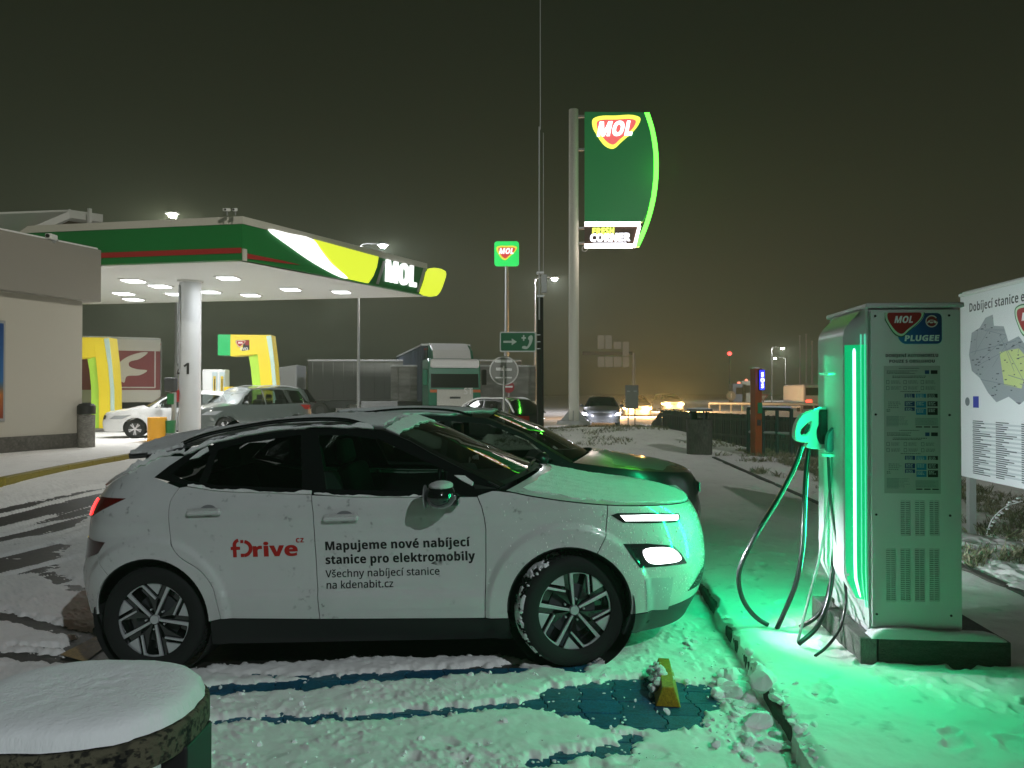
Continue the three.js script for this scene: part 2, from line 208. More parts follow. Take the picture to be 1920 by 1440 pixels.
function snowHeight(x, z) {
  const ka = kerbA(z), kb = kerbB(z), L = level(x, z), fine = fbm(x * 22, z * 22, 3) - 0.5, mid = fbm(x * 6, z * 6, 3) - 0.5, big = fbm(x * 1.7 + 5, z * 1.7, 3) - 0.5;
  let t, path = z > -21 ? sst(-0.012, 0.012, x - ka + 0.022 - 0.06 * Math.max(0, 1.8 * fbm(z * 4, 1.3, 3) - 0.5) * (z > -9 ? 1 : 0)) : 0;
  if (z < -11 && path > 0) path *= 1 - sst(17.5, 18.5, -z) * 0;
  const grass = sst(kb - 0.01, kb + 0.02, x) * (z > -19 ? 1 : 0);
  if (path > 0.5 || grass > 0.5) {
    t = 0.135 + 0.018 * big + 0.016 * mid + 0.004 * fine;
    for (const [a, b, r, turn, deep] of prints) { const dx = x - a, dz = z - b, c = Math.cos(turn), s = Math.sin(turn), d = Math.hypot((dx * c + dz * s) / r, (dx * -s + dz * c) / (r * 2)) + 0.9 * (fbm(x * 17 + a, z * 17, 2) - 0.5); if (d < 1.6) t -= deep * sst(1.15, 0.6, d) - deep * 0.35 * Math.exp(-Math.pow((d - 1.25) / 0.16, 2)); }
    const e = x - ka; if (grass < 0.5) t -= 0.03 * sst(0.06, 0.0, e) * (0.4 + fbm(x * 3, z * 9, 2));
    if (grass > 0.5) t = 0.15 + 0.05 * big + 0.07 * mid + 0.03 * fine - 0.07 * sst(0.15, 0, x - kb) * fbm(z * 5, 3, 2);
    return L + t;
  }
  const jag = 0.1 * (fbm(x * 9, z * 13, 3) - 0.5) + 0.07 * fine + 0.05 * (fbm(x * 44, z * 44, 2) - 0.5), b = bareness(x, z, jag), crumb = Math.pow(Math.max(0, fbm(x * 38, z * 38, 2) - 0.5), 1) * sst(0.42, 0.62, fbm(x * 2.6 + 3, z * 3.4, 3));
  t = 0.017 + 0.012 * big + 0.016 * Math.max(-0.3, mid) + 0.009 * fine + 0.04 * crumb;
  for (const [a, c, r, turn, deep] of prints) if (Math.abs(x - a) < 0.3 && Math.abs(z - c) < 0.3) { const d = Math.hypot(x - a, z - c) / r; if (d < 1.6) t -= deep * sst(1.2, 0.5, d); }
  { const w = Math.abs((z + 3.02) * 0.98 + (x - 0.3) * -0.22), tr = sst(0.11, 0.08, w) * sst(-0.3, 0.2, x) * sst(1.15, 0.9, x), ch = Math.sin((x + Math.abs(w) * 1.6) * 90); t += tr * (0.006 * ch - 0.008); }   // tyre tread printed in the snow
  t = Math.max(t, 0.003) * (1 - b) - 0.03 * b + b * 0.05 * Math.max(0, (fbm(x * 2.2, z * 9, 4) - 0.55)) * (z > -4.4 ? 0.5 : 1);
  if (x < -2 && z < -6.1) { const q = x * 0.35 - z * 0.94, p = x * 0.94 + z * 0.35; t += b * (0.05 * sst(0.56, 0.72, fbm(q * 0.45, p * 6, 4)) * sst(-6.1, -7.5, z) + 0.012 * fine); }      // slush drawn out along the lane
  t += 0.009 * sst(0.02, 0.25, b) * sst(0.7, 0.35, b) * fbm(x * 26, z * 26, 2);          // slush pushed up along the tracks
  t += (x > ka - 0.28 ? 0.035 * sst(0.28, 0.02, ka - x) * fbm(x * 13, z * 13, 3) * (1 - b) : 0);   // ridge along the kerb
  return L + Math.max(t, -0.028);
}
{ // the snow near by, finely shaped; its rows grow with the distance
  const nz = 460, nx = 760, z0 = 1.75, z1 = 13;
  const g = sheet(nx, nz, (u, v) => { const d = z0 * Math.pow(z1 / z0, 1 - v), x = (u * 2 - 1) * (0.82 * d + 0.5) + 0.08 * d; return [x, snowHeight(x, -d), -d]; }, 0.4);
  // rows were laid from far to near so that the faces point up
  const idx = g.index.array; for (let i = 0; i < idx.length; i += 3) { const t = idx[i]; idx[i] = idx[i + 1]; idx[i + 1] = t; } g.computeVertexNormals(); if (g.attributes.normal.getY(5000) < 0) { for (let i = 0; i < idx.length; i += 3) { const t = idx[i]; idx[i] = idx[i + 1]; idx[i + 1] = t; } g.computeVertexNormals(); }
  setting('snow_cover', g, M.snow);
}
{ // the snow further off: forecourt, lanes with wheel tracks, verge
  const lane = (x, z) => { // worn lanes: forecourt drive, road along the back
    let b = 0; b = Math.max(b, sst(0.65, 0.5, fbm(x * 0.35 + 9, z * 1.4, 4) + 0.09) * sst(1, -1.5, x) * sst(-32, -29, z) * 0.0);
    const drive = Math.abs(-z - 11.6 - (x + 8) * -0.12) ; b = Math.max(b, sst(2.1, 1.3, drive) * sst(-3.2, -5, x) * sst(0.38, 0.52, fbm(x * 0.5, z * 3, 4)));
    return b;
  };
  const g = sheet(300, 300, (u, v) => {
    const x = warp(u * 2 - 1, 30, 300), z = -13 + warp(v * 2 - 1, 36, 300), near = -z > 1.9 && -z < 12.6 && Math.abs(x - 0.08 * -z) < 0.82 * -z + 0.3;
    let y = level(x, z) + (x > kerbA(z) && z > -21 ? 0.13 : 0.02) + 0.015 * (fbm(x * 1.5, z * 1.5, 3) - 0.5);
    if (x > kerbB(z) && z < -8 || z < -20.5 && x > -1 && x < 30 && z > -31) y = level(x, z) + 0.13 + 0.06 * (fbm(x * 2, z * 2, 3) - 0.5) + 0.35 * Math.exp(-(Math.pow((x - 4) / 5, 2) + Math.pow((z + 26) / 3.5, 2)));
    if (near) y -= 0.3; else if (lane(x, z) > 0.5) y -= 0.05;
    return [x, y, z];
  }, 0.4);
  setting('snow_field', g, M.snow);
}
// ---------- block paving of the charging bay ----------
const CAR_TURN = 4.5 * Math.PI / 180;
{
  const bay = thing('block_paving', 'blue painted interlocking paving blocks showing through the snow of the charging bay', 'paving');
  const w = 0.2, d = 0.165, t = 0.018, outline = [[-w / 2 + t, -d / 2], [w / 2 - t, -d / 2], [w / 2 + t * 0, -d / 2 + 0.02]];
  // double-T outline: waisted sides that lock into the neighbours
  const o = [[-w / 2, -d / 2], [w / 2, -d / 2], [w / 2, -d * 0.28], [w / 2 - t, -d * 0.14], [w / 2 - t, d * 0.14], [w / 2, d * 0.28], [w / 2, d / 2], [-w / 2, d / 2], [-w / 2, d * 0.28], [-w / 2 + t, d * 0.14], [-w / 2 + t, -d * 0.14], [-w / 2, -d * 0.28]];
  const o2 = o.map(([x, y]) => [x + (Math.abs(Math.abs(x) - w / 2) < 1e-6 ? 0 : Math.sign(x) * 2 * t), y]);   // the neighbour of a waisted block bulges
  const geos = [o, o2].map((l) => ext(inset(l, 0.0028), 0.05, 0.004).rotateX(-Math.PI / 2).translate(0, -0.05, 0));
  const blues = [[0.006, 0.18, 0.34], [0.008, 0.21, 0.4], [0.02, 0.22, 0.36], [0.006, 0.15, 0.3], [0.045, 0.25, 0.37]].map((c) => mat(c, 0.55, 0, { map: rep(speck, 4), bumpMap: rep(grain, 6), bumpScale: 0.002 }));
  for (let r = 0; r < 13; r++) for (let c = 0; c < 19; c++) {
    const lx = -2.35 + c * w, lz = -3.3 - r * d + 0.0, cs = Math.cos(CAR_TURN), sn = Math.sin(CAR_TURN), x = lx * cs + 0.02, z = lz + lx * sn;
    if (x > kerbA(z) - 0.16 || z < -4.75) continue;
    if (bareness(x, z, 0) < 0.02 && bareness(x + 0.08, z, 0) < 0.02 && bareness(x - 0.08, z, 0) < 0.02 && bareness(x, z + 0.07, 0) < 0.02 && bareness(x, z - 0.07, 0) < 0.02) continue;
    const b = part(bay, 'paving_block', geos[(r + c) % 2], blues[Math.floor(hash(r, c) * 5)]); b.position.set(x, level(x, z) + (hash(c, r) - 0.5) * 0.003, z); b.rotation.set(0, -CAR_TURN, 0.0443 * (x < 0.371 ? 1 : 0));
  }
}
{ const q = [[112, 1228], [196, 1186], [226, 1190], [160, 1240]].map(([x, y]) => onGround(x, y)); const o = setting('bay_marking', flat(q.map((p) => [p.x, -p.z])).rotateX(-Math.PI / 2).translate(0, level(q[0].x, q[0].z) + 0.004, 0), mat([0.5, 0.3, 0.05], 0.6, 0, { map: rep(speck, 3) })); }
// ---------- kerbs ----------
function kerb(name, label, line, z0, z1, top, wide, m, len = 1) {
  const k = thing(name, label, 'kerb');
  for (let z = z0; z > z1; z -= len) {
    const a = V(line(z), 0, z), b = V(line(z - len), 0, z - len), L = a.distanceTo(b), y = level(a.x, (a.z + b.z) / 2);
    const s = part(k, 'kerb_stone', rb(wide, 0.3, L - 0.012, 0.012, 0, 0, 0), m); s.position.set((a.x + b.x) / 2 + wide / 2, y + top - 0.15, (a.z + b.z) / 2); s.rotation.y = Math.atan2(b.x - a.x, -(b.z - a.z)) * -1;
  }
  return k;
}
kerb('kerb', 'dark kerb between the charging bays and the snowy footpath', kerbA, -2.2, -17, 0.098, 0.1, M.darkConcrete);
kerb('kerb', 'low kerb between the footpath and the snowy grass', (z) => kerbB(z) - 0.03, -4, -18, 0.155, 0.08, M.darkConcrete);
// ---------- broken snow along the kerb ----------
{
  const rock = (r, det = 2) => { const g = new THREE.IcosahedronGeometry(1, det), p = g.attributes.position, cuts = [], ox = rnd(50); for (let i = 0; i < 9; i++) { const c = V(rnd(-1, 1), rnd(-1, 1), rnd(-1, 1)).normalize(); cuts.push([c, rnd(0.55, 0.95)]); } const sx = rnd(0.9, 1.5), sy = rnd(0.5, 0.85);
    for (let i = 0; i < p.count; i++) { const n = V(p.getX(i), p.getY(i), p.getZ(i)).normalize(); let k = 1.15; for (const [c, h] of cuts) { const d = n.dot(c); if (d > 0.05) k = Math.min(k, h / d); } k *= 0.84 + 0.36 * fbm(n.x * 4 + ox, n.y * 4 + n.z * 5 + ox, 3); p.setXYZ(i, n.x * k * r * sx, n.y * k * r * sy, n.z * k * r); } const m = mergeVertices(g.deleteAttribute('normal').deleteAttribute('uv')); return toCreasedNormals(m, 0.55); };
  const list = [];
  for (let i = 0; i < 420; i++) {
    const big = i < 30, d = big ? rnd(3.55, 4.6) : rnd(3.1, 5.4), e = rnd() + rnd() + rnd() - 1.5, x = kerbA(-d) - 0.07 + (big ? e * 0.14 : e * 0.24), r = big ? rnd(0.025, 0.07) : Math.pow(rnd(), 2) * 0.02 + 0.006;
    if (!big && d > 4.7 && rnd() < 0.6) continue;
    list.push(mv(rock(r, big ? 4 : 1), x, (x > kerbA(-d) ? 0.12 : 0.015) + r * 0.3, -d, rnd(-0.4, 0.4), rnd(6), rnd(-0.4, 0.4)));
  }
  for (let i = 0; i < 420; i++) { const d = rnd(2.9, 4.6), x = rnd(-1.9, 1.2), r = 0.004 + 0.013 * Math.pow(rnd(), 2.5); if (bareness(x, -d, 0) > 0.3 && rnd() < 0.75) continue; list.push(mv(rock(r, 1), x, level(x, -d) + 0.016, -d, rnd(3), rnd(6), rnd(3))); }
  for (let i = 0; i < 700; i++) { const d = rnd(3.2, 4.7), x = rnd(-2.2, 1.25), b = bareness(x, -d, 0); if (b < 0.25 || b > 0.97 && rnd() < 0.65 || d > 4.45 && x < 0.9) continue; const r = rnd(0.0025, 0.0075); list.push(mv(new THREE.IcosahedronGeometry(r, 0).deleteAttribute('uv').scale(1.6, 0.6, 1.2), x, level(x, -d) + 0.002, -d, 0, rnd(6), 0)); }
  const o = setting('broken_snow', mg(list), M.snowCap, 'stuff'); tag(o, 'broken lumps of snow pushed up along the kerb', 'snow');
}
// ---------- grass sticking out of the snow ----------
{
  const blade = []; for (let i = 0; i < 7; i++) { const a = rnd(6.3), l = rnd(0.09, 0.2), b = rnd(0.03, 0.12), w = 0.004, c = Math.cos(a), s = Math.sin(a), ox = rnd(-0.03, 0.03), oz = rnd(-0.03, 0.03); const g = new THREE.BufferGeometry(); g.setAttribute('position', new THREE.Float32BufferAttribute([ox - s * w, 0, oz + c * w, ox + s * w, 0, oz - c * w, ox + c * b * 0.4 + s * w, l * 0.7, oz + s * b * 0.4 - c * w, ox - s * w + c * b * 0.4, l * 0.7, oz + c * w + s * b * 0.4, ox + c * b, l, oz + s * b], 3)); g.setAttribute('uv', new THREE.Float32BufferAttribute(new Float32Array(10), 2)); g.setIndex([0, 1, 2, 0, 2, 3, 3, 2, 4]); g.computeVertexNormals(); blade.push(g); }
  const tuft = mg(blade), gm = mat([1, 1, 1], 0.8), N = 9000, o = new THREE.InstancedMesh(tuft, gm, N), m = new THREE.Matrix4(), q = new THREE.Quaternion(), c = new THREE.Color(); let k = 0;
  while (k < N) {
    const back = rnd() < 0.5; let x, z;
    if (back) { z = -rnd(20.8, 30); x = rnd(-0.5, 13); if (fbm(x * 0.7, z * 1.1, 4) < 0.5 + 0.06 * rnd()) continue; } else { z = -rnd(5.6, 20); x = kerbB(z) + 0.1 + Math.pow(rnd(), 1.3) * 3.4; if (fbm(x * 1.3 + 4, z * 1.3, 3) < (x - kerbB(z) < 1.1 ? 0.6 : 0.42)) continue; }
    const y = back ? level(x, z) + 0.13 + 0.35 * Math.exp(-(Math.pow((x - 4) / 5, 2) + Math.pow((z + 26) / 3.5, 2))) : 0.12, s = rnd(0.35, 0.95) * (back ? 0.7 : 0.95);
    o.setMatrixAt(k, m.compose(V(x, y, z), q.setFromEuler(new THREE.Euler(rnd(-0.6, 0.6), rnd(6.3), rnd(-0.6, 0.6))), V(s * 1.5, s, s * 1.5)));
    const t = rnd(); o.setColorAt(k, c.setRGB(mix(0.07, 0.36, t), mix(0.09, 0.34, t), mix(0.03, 0.22, t))); k++;
  }
  o.name = 'grass_tufts'; o.userData = { kind: 'stuff', label: 'dry grass tufts sticking out of the snow', category: 'grass' }; scene.add(shade(o));
  // one frosted weed by the board
  const w = thing('frosted_weed', 'single weed bent over and covered in frost by the map board post', 'plant', V(5.05, 0.15, -8.2));
  part(w, 'stem', tb([[0, 0, 0], [0.06, 0.16, 0], [0.2, 0.3, 0.02], [0.36, 0.36, 0.04]], 0.006, 16, 5), M.snowCap);
  for (let i = 0; i < 16; i++) { const t = i / 16, lf = part(w, 'leaf', ball(0.022, 0.012, 0.016, 0.02 + 0.36 * t, 0.06 + 0.34 * Math.sin(t * 1.3) + rnd(-0.02, 0.02), rnd(-0.03, 0.03), 8), M.snowCap); lf.userData.kind = undefined; }
}
// ---------- wheels ----------
function wheelParts(parent, R, rimR, width, style, turn0 = 0, snow = false) {   // axis along z, outer face towards +z
  const w = grp(parent, 'wheel'), h = width / 2;
  const prof = [[rimR - 0.012, -h], [R * 0.86, -h], [R * 0.965, -h * 0.93], [R, -h * 0.72], [R, h * 0.72], [R * 0.968, h * 0.93], [R * 0.9, h * 1.0], [rimR + 0.03, h * 0.99], [rimR + 0.004, h * 0.93], [rimR - 0.012, h * 0.8]].map(([x, y]) => new THREE.Vector2(x, y));
  part(w, 'tyre', new THREE.LatheGeometry(prof, 56).rotateX(Math.PI / 2), M.rubber);
  const tread = []; for (let k = 0; k < 56; k++) for (const s of [-1, 1]) tread.push(mv(bx(0.018, 0.01, h * 0.62), 0, 0, 0, 0, s * 0.5, 0).translate(0, R + 0.001, s * h * 0.36).rotateZ(k / 56 * Math.PI * 2));
  if (style === 'blade') part(w, 'tread', mg(tread), M.rubber);
  part(w, 'rim', [new THREE.LatheGeometry([[rimR - 0.005, -h * 0.8], [rimR - 0.02, -h * 0.2], [rimR - 0.012, h * 0.55], [rimR + 0.001, h * 0.9], [rimR + 0.006, h * 0.92]].map(([x, y]) => new THREE.Vector2(x, y)), 48).rotateX(Math.PI / 2), cy(rimR, rimR, 0.012, 0, 0, h * 0.05, 32, Math.PI / 2)], style === 'blade' ? M.gloss : M.dark);
  const k = rimR / 512, z = h * 0.62;
  if (style === 'blade') {
    part(w, 'brake_disc', cy(rimR * 0.62, rimR * 0.62, 0.02, 0, 0, h * 0.12, 32, Math.PI / 2), M.dark);
    const U = [[70, -10], [508, 50], [500, 110], [482, 175], [455, 240], [415, 302], [137, 252], [140, 228], [380, 266], [408, 246], [432, 196], [450, 135], [458, 100], [445, 88], [70, 20]].map(([x, y]) => [x * k, -y * k]);
    const T = [[437, -255], [335, -50], [508, -30], [500, -85], [482, -160], [458, -218]].map(([x, y]) => [x * k, -y * k]);
    const B = [[30, -40], [330, -120], [500, -20], [500, 330], [120, 340]].map(([x, y]) => [x * k, -y * k]);
    const gu = ext(U, 0.016, 0.002), gt = ext(T, 0.014, 0.002), face = [];
    for (let i = 0; i < 5; i++) {
      const a = -i * Math.PI * 2 / 5 + turn0;
      part(w, 'spoke', gu.clone().translate(0, 0, z - 0.002).rotateZ(a), M.silver); part(w, 'insert', gt.clone().translate(0, 0, z - 0.004).rotateZ(a), M.silver);
      const bars = [[[60, -22], [515, 40], [515, 70], [60, 34]], [[120, 225], [400, 275], [395, 320], [120, 262]], [[300, -45], [510, -28], [505, 40], [250, 12]], [[60, -22], [300, -60], [440, -300], [380, -290], [200, -120]]];
      for (const b of bars) face.push(ext(b.map(([x, y]) => [x * k, -y * k]), 0.028, 0).translate(0, 0, z - 0.034).rotateZ(a));
    }
    part(w, 'spoke_backing', mg(face), M.gloss);
    const cap = part(w, 'hub_cap', cy(64 * k, 58 * k, 0.02, 0, 0, z + 0.002, 24, Math.PI / 2), M.silver);
    const bolts = []; for (let i = 0; i < 5; i++) { const a = i * Math.PI * 2 / 5 + 0.75 + turn0; bolts.push(cy(13 * k, 13 * k, 0.02, Math.cos(a) * 138 * k, Math.sin(a) * 138 * k, z - 0.012, 8, Math.PI / 2)); } part(w, 'wheel_bolts', mg(bolts), M.silver);
    if (snow) { const n = 150, m = 10, g = sheet(n, m, (i, j) => { const a = mix(1.6, 4.2, i), k = fbm(i * 26, j * 3 + 2, 4), w = mix(-h * 0.5, h * 0.84, j), on = sst(0.42, 0.5, k) * sst(0, 0.08, i) * sst(1, 0.9, i), r = R - 0.012 + 0.022 * on - 0.018 * sst(0.72, 0.84, w / h); return [Math.cos(a) * r, Math.sin(a) * r, w]; }); part(w, 'packed_snow', g, M.snowCap); }
  } else if (style === 'five') {
    const l = []; for (let i = 0; i < 10; i++) l.push(ext([[0.2 * rimR, -0.05 * rimR], [rimR * 0.98, -0.12 * rimR], [rimR * 0.98, 0.06 * rimR], [0.2 * rimR, 0.05 * rimR]], 0.02).translate(0, 0, z - 0.02).rotateZ(i * Math.PI / 5 + (i % 2 ? 0.16 : -0.16))); l.push(cy(0.24 * rimR, 0.24 * rimR, 0.03, 0, 0, z - 0.01, 16, Math.PI / 2)); part(w, 'spokes', mg(l), M.silver);
  }
  return w;
}
// ---------- car bodies: the side is a surface M(u, y), u running along the flank and round the nose and the tail ----------
function bodyMap(c) {
  return (u, y) => {
    let b = smoothCurve(y, c.half); const r1 = Math.hypot(u - c.ax[0], y - c.archY), r2 = Math.hypot(u - c.ax[1], y - c.archY);
    if (c.sculpt) b += c.sculpt(u, y);
    b += c.flare * (sst(c.archR + 0.15, c.archR + 0.1, r1) + sst(c.archR + 0.15, c.archR + 0.1, r2));
    const round = (f, a, n) => { const s = Math.sin(f), k = Math.cos(f), r = 1 / Math.pow(Math.pow(Math.max(1e-6, s / a), n) + Math.pow(Math.max(1e-6, k / b), n), 1 / n); return [r * s, r * k]; };
    if (u > c.xs) { const [x, z] = round(Math.min(1, (u - c.xs) / c.Lf) * Math.PI / 2, smoothCurve(y, c.nose) - c.xs, c.nN ?? 2.5); return V(c.xs + x, y, z); }
    if (u < c.xr) { const [x, z] = round(Math.min(1, (c.xr - u) / c.Lr) * Math.PI / 2, c.xr - smoothCurve(y, c.tail), c.nT ?? 3.2); return V(c.xr - x, y, z); }
    return V(u, y, b);
  };
}
const mirrored = (map) => (u, v) => { const p = map(u, v); p.z *= -1; return p; };
const archArc = (cx, cy_, r, a0, a1, n = 20) => Array.from({ length: n + 1 }, (_, i) => { const a = mix(a0, a1, i / n) * Math.PI / 180; return [cx + r * Math.cos(a), cy_ + r * Math.sin(a)]; });
// a strip over the car between an edge line and its mirror image: edge(s) -> Vector3, forward bulge and crown in the middle
const overTop = (edge, bulge, crown) => (s, q) => { const e = edge(s), k = 1 - q * q; return V(e.x + bulge(s) * k, e.y + crown(s) * k, e.z * q); };

// ---------- the charging car ----------
const paintDirt = dataTex(512, (u, v) => { const a = tileNoise(u, v, 14, 4), b = tileNoise(u + 0.3, v + 0.6, 60, 3), d = Math.max(0, b - 0.64) * Math.max(0, a - 0.5) * 9, g = 1 - 0.05 * a - d; return [g, g * 0.99, g * 0.97]; });
const evWhite = phys([0.62, 0.63, 0.64], 0.32, { clearcoat: 1, clearcoatRoughness: 0.07, map: rep(paintDirt, 0.7), bumpMap: rep(grain, 2.5), bumpScale: 0.0004 });
{
  const beta = Math.atan(0.116 / 2.64), X = V(Math.cos(CAR_TURN) * Math.cos(beta), Math.sin(beta), Math.sin(CAR_TURN) * Math.cos(beta)), Zx = V(-Math.sin(CAR_TURN), 0, Math.cos(CAR_TURN));
  const car = thing('electric_car', 'white electric crossover with a red and black slogan on its doors, parked at the charger', 'car');
  const up = Zx.clone().cross(X), O = V(0.371, 0.004, -4.653).addScaledVector(X, -1.32).addScaledVector(Zx, -0.87);
  basis(car, O, X, up);
  const c = { ax: [-1.316, 1.316], archY: 0.352, archR: 0.378, flare: 0.02, xs: 1.28, Lf: 1.45, xr: -1.35, Lr: 1.41,
    half: [[0.1, 0.77], [0.2, 0.83], [0.35, 0.868], [0.6, 0.888], [0.8, 0.885], [0.95, 0.872], [1.07, 0.852], [1.2, 0.782], [1.35, 0.7], [1.5, 0.615], [1.7, 0.5]],
    nose: [[0.1, 2.08], [0.2, 2.13], [0.3, 2.19], [0.45, 2.235], [0.6, 2.245], [0.75, 2.22], [0.88, 2.16], [1.0, 2.02], [1.1, 1.9]],
    tail: [[0.1, -1.84], [0.25, -1.9], [0.45, -1.965], [0.62, -1.985], [0.74, -1.95], [0.9, -1.925], [1.05, -1.885], [1.2, -1.79], [1.35, -1.68], [1.5, -1.6]],
    sculpt: (u, y) => { const w = sst(-0.98, -0.75, u) * sst(0.98, 0.7, u), l = 0.475 + 0.03 * sst(-0.2, 0.6, u) * 0 - 0.02 * u; return w * (0.016 * sst(l + 0.035, l - 0.02, y) - 0.014 * Math.exp(-Math.pow((y - 0.66) / 0.13, 2))) + 0.012 * sst(0.86, 0.96, y) * sst(1.12, 1.0, y); } };
  const map = bodyMap(c), sides = [[map, false, 1], [mirrored(map), true, -1]];
  // photo pixel -> (u, y) on the near flank
  const toPx = (u, y) => proj(map(u, y).applyMatrix4(car.matrixWorld));
  const solve = ([px, py]) => { let u = (px - 672) / 300, y = 0.65 - (py - 1060) / 300; for (let k = 0; k < 40; k++) { const a = toPx(u, y), e = 1e-4, b = toPx(u + e, y), d = toPx(u, y + e), j = [(b[0] - a[0]) / e, (d[0] - a[0]) / e, (b[1] - a[1]) / e, (d[1] - a[1]) / e], det = j[0] * j[3] - j[1] * j[2], rx = px - a[0], ry = py - a[1]; u += clamp((rx * j[3] - ry * j[1]) / det, -0.2, 0.2); y += clamp((ry * j[0] - rx * j[2]) / det, -0.15, 0.15); u = clamp(u, -2.3, 2.3); } return [u, y]; };
  const S = (...l) => l.map(solve);
  const hoodY = (u) => smoothCurve(u, [[0.6, 1.085], [0.93, 1.075], [1.1, 1.04], [1.3, 1.005], [1.6, 0.965], [1.9, 0.937], [2.3, 0.905], [2.73, 0.885]]);
  const hoodLine = (a, b, n = 10) => Array.from({ length: n + 1 }, (_, i) => { const u = mix(a, b, i / n); return [u, hoodY(u)]; });
  const doorF = S([895, 931], [903, 950], [908, 971], [911, 993], [911, 1070], [909.6, 1159]), split = S([584, 930], [587, 960], [589, 993], [594, 1075], [600, 1161]);
  const doorR = spline(S([337, 914], [322, 935], [317, 953], [317, 985], [320, 1014], [335, 1043], [374, 1069], [396, 1097], [405, 1125], [414, 1161]), 3);
  const beltR = S([337, 914], [353, 911], [407, 919], [500, 923], [584, 926]).slice(1), beltF = S([584, 928], [680, 931], [790, 932], [895, 931]);
  const panels = {
    front_fender: [...hoodLine(0.80, 1.58, 8), [1.575, 0.914], [1.555, 0.79], ...archArc(1.316, 0.352, 0.378, 62, 187), doorF[5], ...doorF.slice(0, 5).reverse()],
    front_bumper: [[1.575, 0.914], ...hoodLine(1.58, 2.73, 14), [2.73, 0.6], [2.73, 0.33], [2.3, 0.315], [1.95, 0.302], ...archArc(1.316, 0.352, 0.378, -8, 62), [1.555, 0.79]],
    front_door: [...beltF, ...doorF.slice(1), ...split.slice().reverse()],
    rear_door: [solve([337, 914]), ...beltR, ...split, ...doorR.slice().reverse().slice(0, -1)],
    rear_quarter: [...doorR, ...archArc(-1.316, 0.352, 0.378, -4, 132), [-1.69, 0.76], [-1.9, 0.775], [-2.3, 0.76], [-2.76, 0.75], [-2.76, 1.06], [-2.3, 1.075], [-1.9, 1.09], ...S([192, 915], [246, 884], [302, 855], [346, 855], [317, 874], [290, 895])],
    rear_bumper: [...archArc(-1.316, 0.352, 0.378, 132, 176), [-1.69, 0.375], [-1.9, 0.37], [-2.3, 0.36], [-2.76, 0.36], [-2.76, 0.75], [-2.3, 0.76], [-1.9, 0.775], [-1.69, 0.76]],
  };
  for (const [m, flip] of sides) for (const [n, poly] of Object.entries(panels)) part(car, n, patch(inset(poly, 0.0028), m, 0.018, { thick: 0.012, flip }), evWhite);
  for (const [m, flip] of sides) {
    part(car, 'panel_backing', patch([[-1.9, 0.36], ...archArc(-1.316, 0.352, 0.372, 180, 0, 16), ...archArc(1.316, 0.352, 0.372, 180, 0, 16), [2.6, 0.33], [2.6, 0.86], [1.6, 0.93], [0.93, 1.04], [0, 1.04], [-0.9, 1.1], [-1.3, 1.19], [-1.7, 1.12], [-2.6, 1.02], [-2.6, 0.36]], m, 0.06, { off: -0.011, flip }), M.black);
    part(car, 'sill', patch([[-0.95, 0.16], [0.95, 0.16], [0.94, 0.296], [-0.93, 0.338]], m, 0.06, { off: -0.012, thick: 0.03, flip }), M.black);
    part(car, 'bumper_lip', patch([[1.66, 0.165], [2.1, 0.16], [2.73, 0.17], [2.73, 0.32], [2.3, 0.307], [1.95, 0.294], [1.69, 0.292]], m, 0.05, { off: -0.004, thick: 0.02, flip }), mat([0.05, 0.052, 0.055], 0.5));
    part(car, 'bumper_lip', patch([[-1.66, 0.235], [-1.69, 0.37], [-2.0, 0.362], [-2.76, 0.352], [-2.76, 0.2], [-2.0, 0.215]], m, 0.05, { off: -0.004, thick: 0.02, flip }), M.black);
    part(car, 'lower_intake', patch([[2.12, 0.37], [2.73, 0.37], [2.73, 0.5], [2.3, 0.47]], m, 0.05, { off: 0.003, flip }), M.black);
    part(car, 'air_curtain', patch(S([1209, 1085], [1262, 1082], [1252, 1142], [1212, 1145]), m, 0.03, { off: 0.0025, flip }), phys([0.42, 0.43, 0.44], 0.5));
    for (const cx of [-1.316, 1.316]) part(car, 'wheel_liner', new THREE.CylinderGeometry(0.392, 0.392, 0.34, 40, 1, true, -Math.PI * 0.56, Math.PI * 1.12).rotateX(Math.PI / 2).rotateZ(0).translate(cx, 0.352, (flip ? -1 : 1) * 0.69), mat([0.008, 0.008, 0.008], 0.95));
  }
  // greenhouse frame: pillars, roof rail line, waist trim
  const dloTop = S([290, 895], [317, 874], [346, 855], [400, 834], [461, 818], [562, 805], [650, 803], [720, 808], [770, 829], [810, 852], [870, 882], [937, 916]);
  const dloIn = S([322, 890], [334, 877], [358, 862], [403, 845], [462, 829], [562, 816], [650, 815], [712, 824], [762, 847], [800, 866], [850, 889], [880, 905]);
  const glassEdgeRear = S([403, 845], [378, 906]);
  const trims = {
    roof_frame: [...dloTop, ...dloIn.slice().reverse()],
    waist_trim: [...S([290, 895], [353, 911], [407, 919], [584, 926], [740, 930], [895, 930], [937, 916], [895, 917], [839, 919], [740, 920], [600, 917], [407, 910], [353, 903], [322, 890])],
    centre_pillar: S([564, 812], [596, 812], [612, 922], [567, 918]),
    rear_divider: S([398, 842], [409, 840], [385, 910], [372, 908]),
    mirror_sail: S([839, 884], [884, 906], [895, 922], [836, 924]),
  };
  const glassFront = S([597, 818], [650, 816], [712, 826], [774, 854], [838, 884], [836, 920], [614, 918]);
  const glassRear = S([408, 843], [462, 829], [562, 816], [566, 917], [407, 909], [384, 905]), glassQuarter = S([324, 889], [336, 876], [358, 862], [396, 848], [374, 904], [352, 901]);
  const sideGlass = phys([0.55, 0.62, 0.58], 0.02, { transmission: 1, thickness: 0 }), privacy = phys([0.1, 0.11, 0.11], 0.02, { transmission: 1, thickness: 0 });
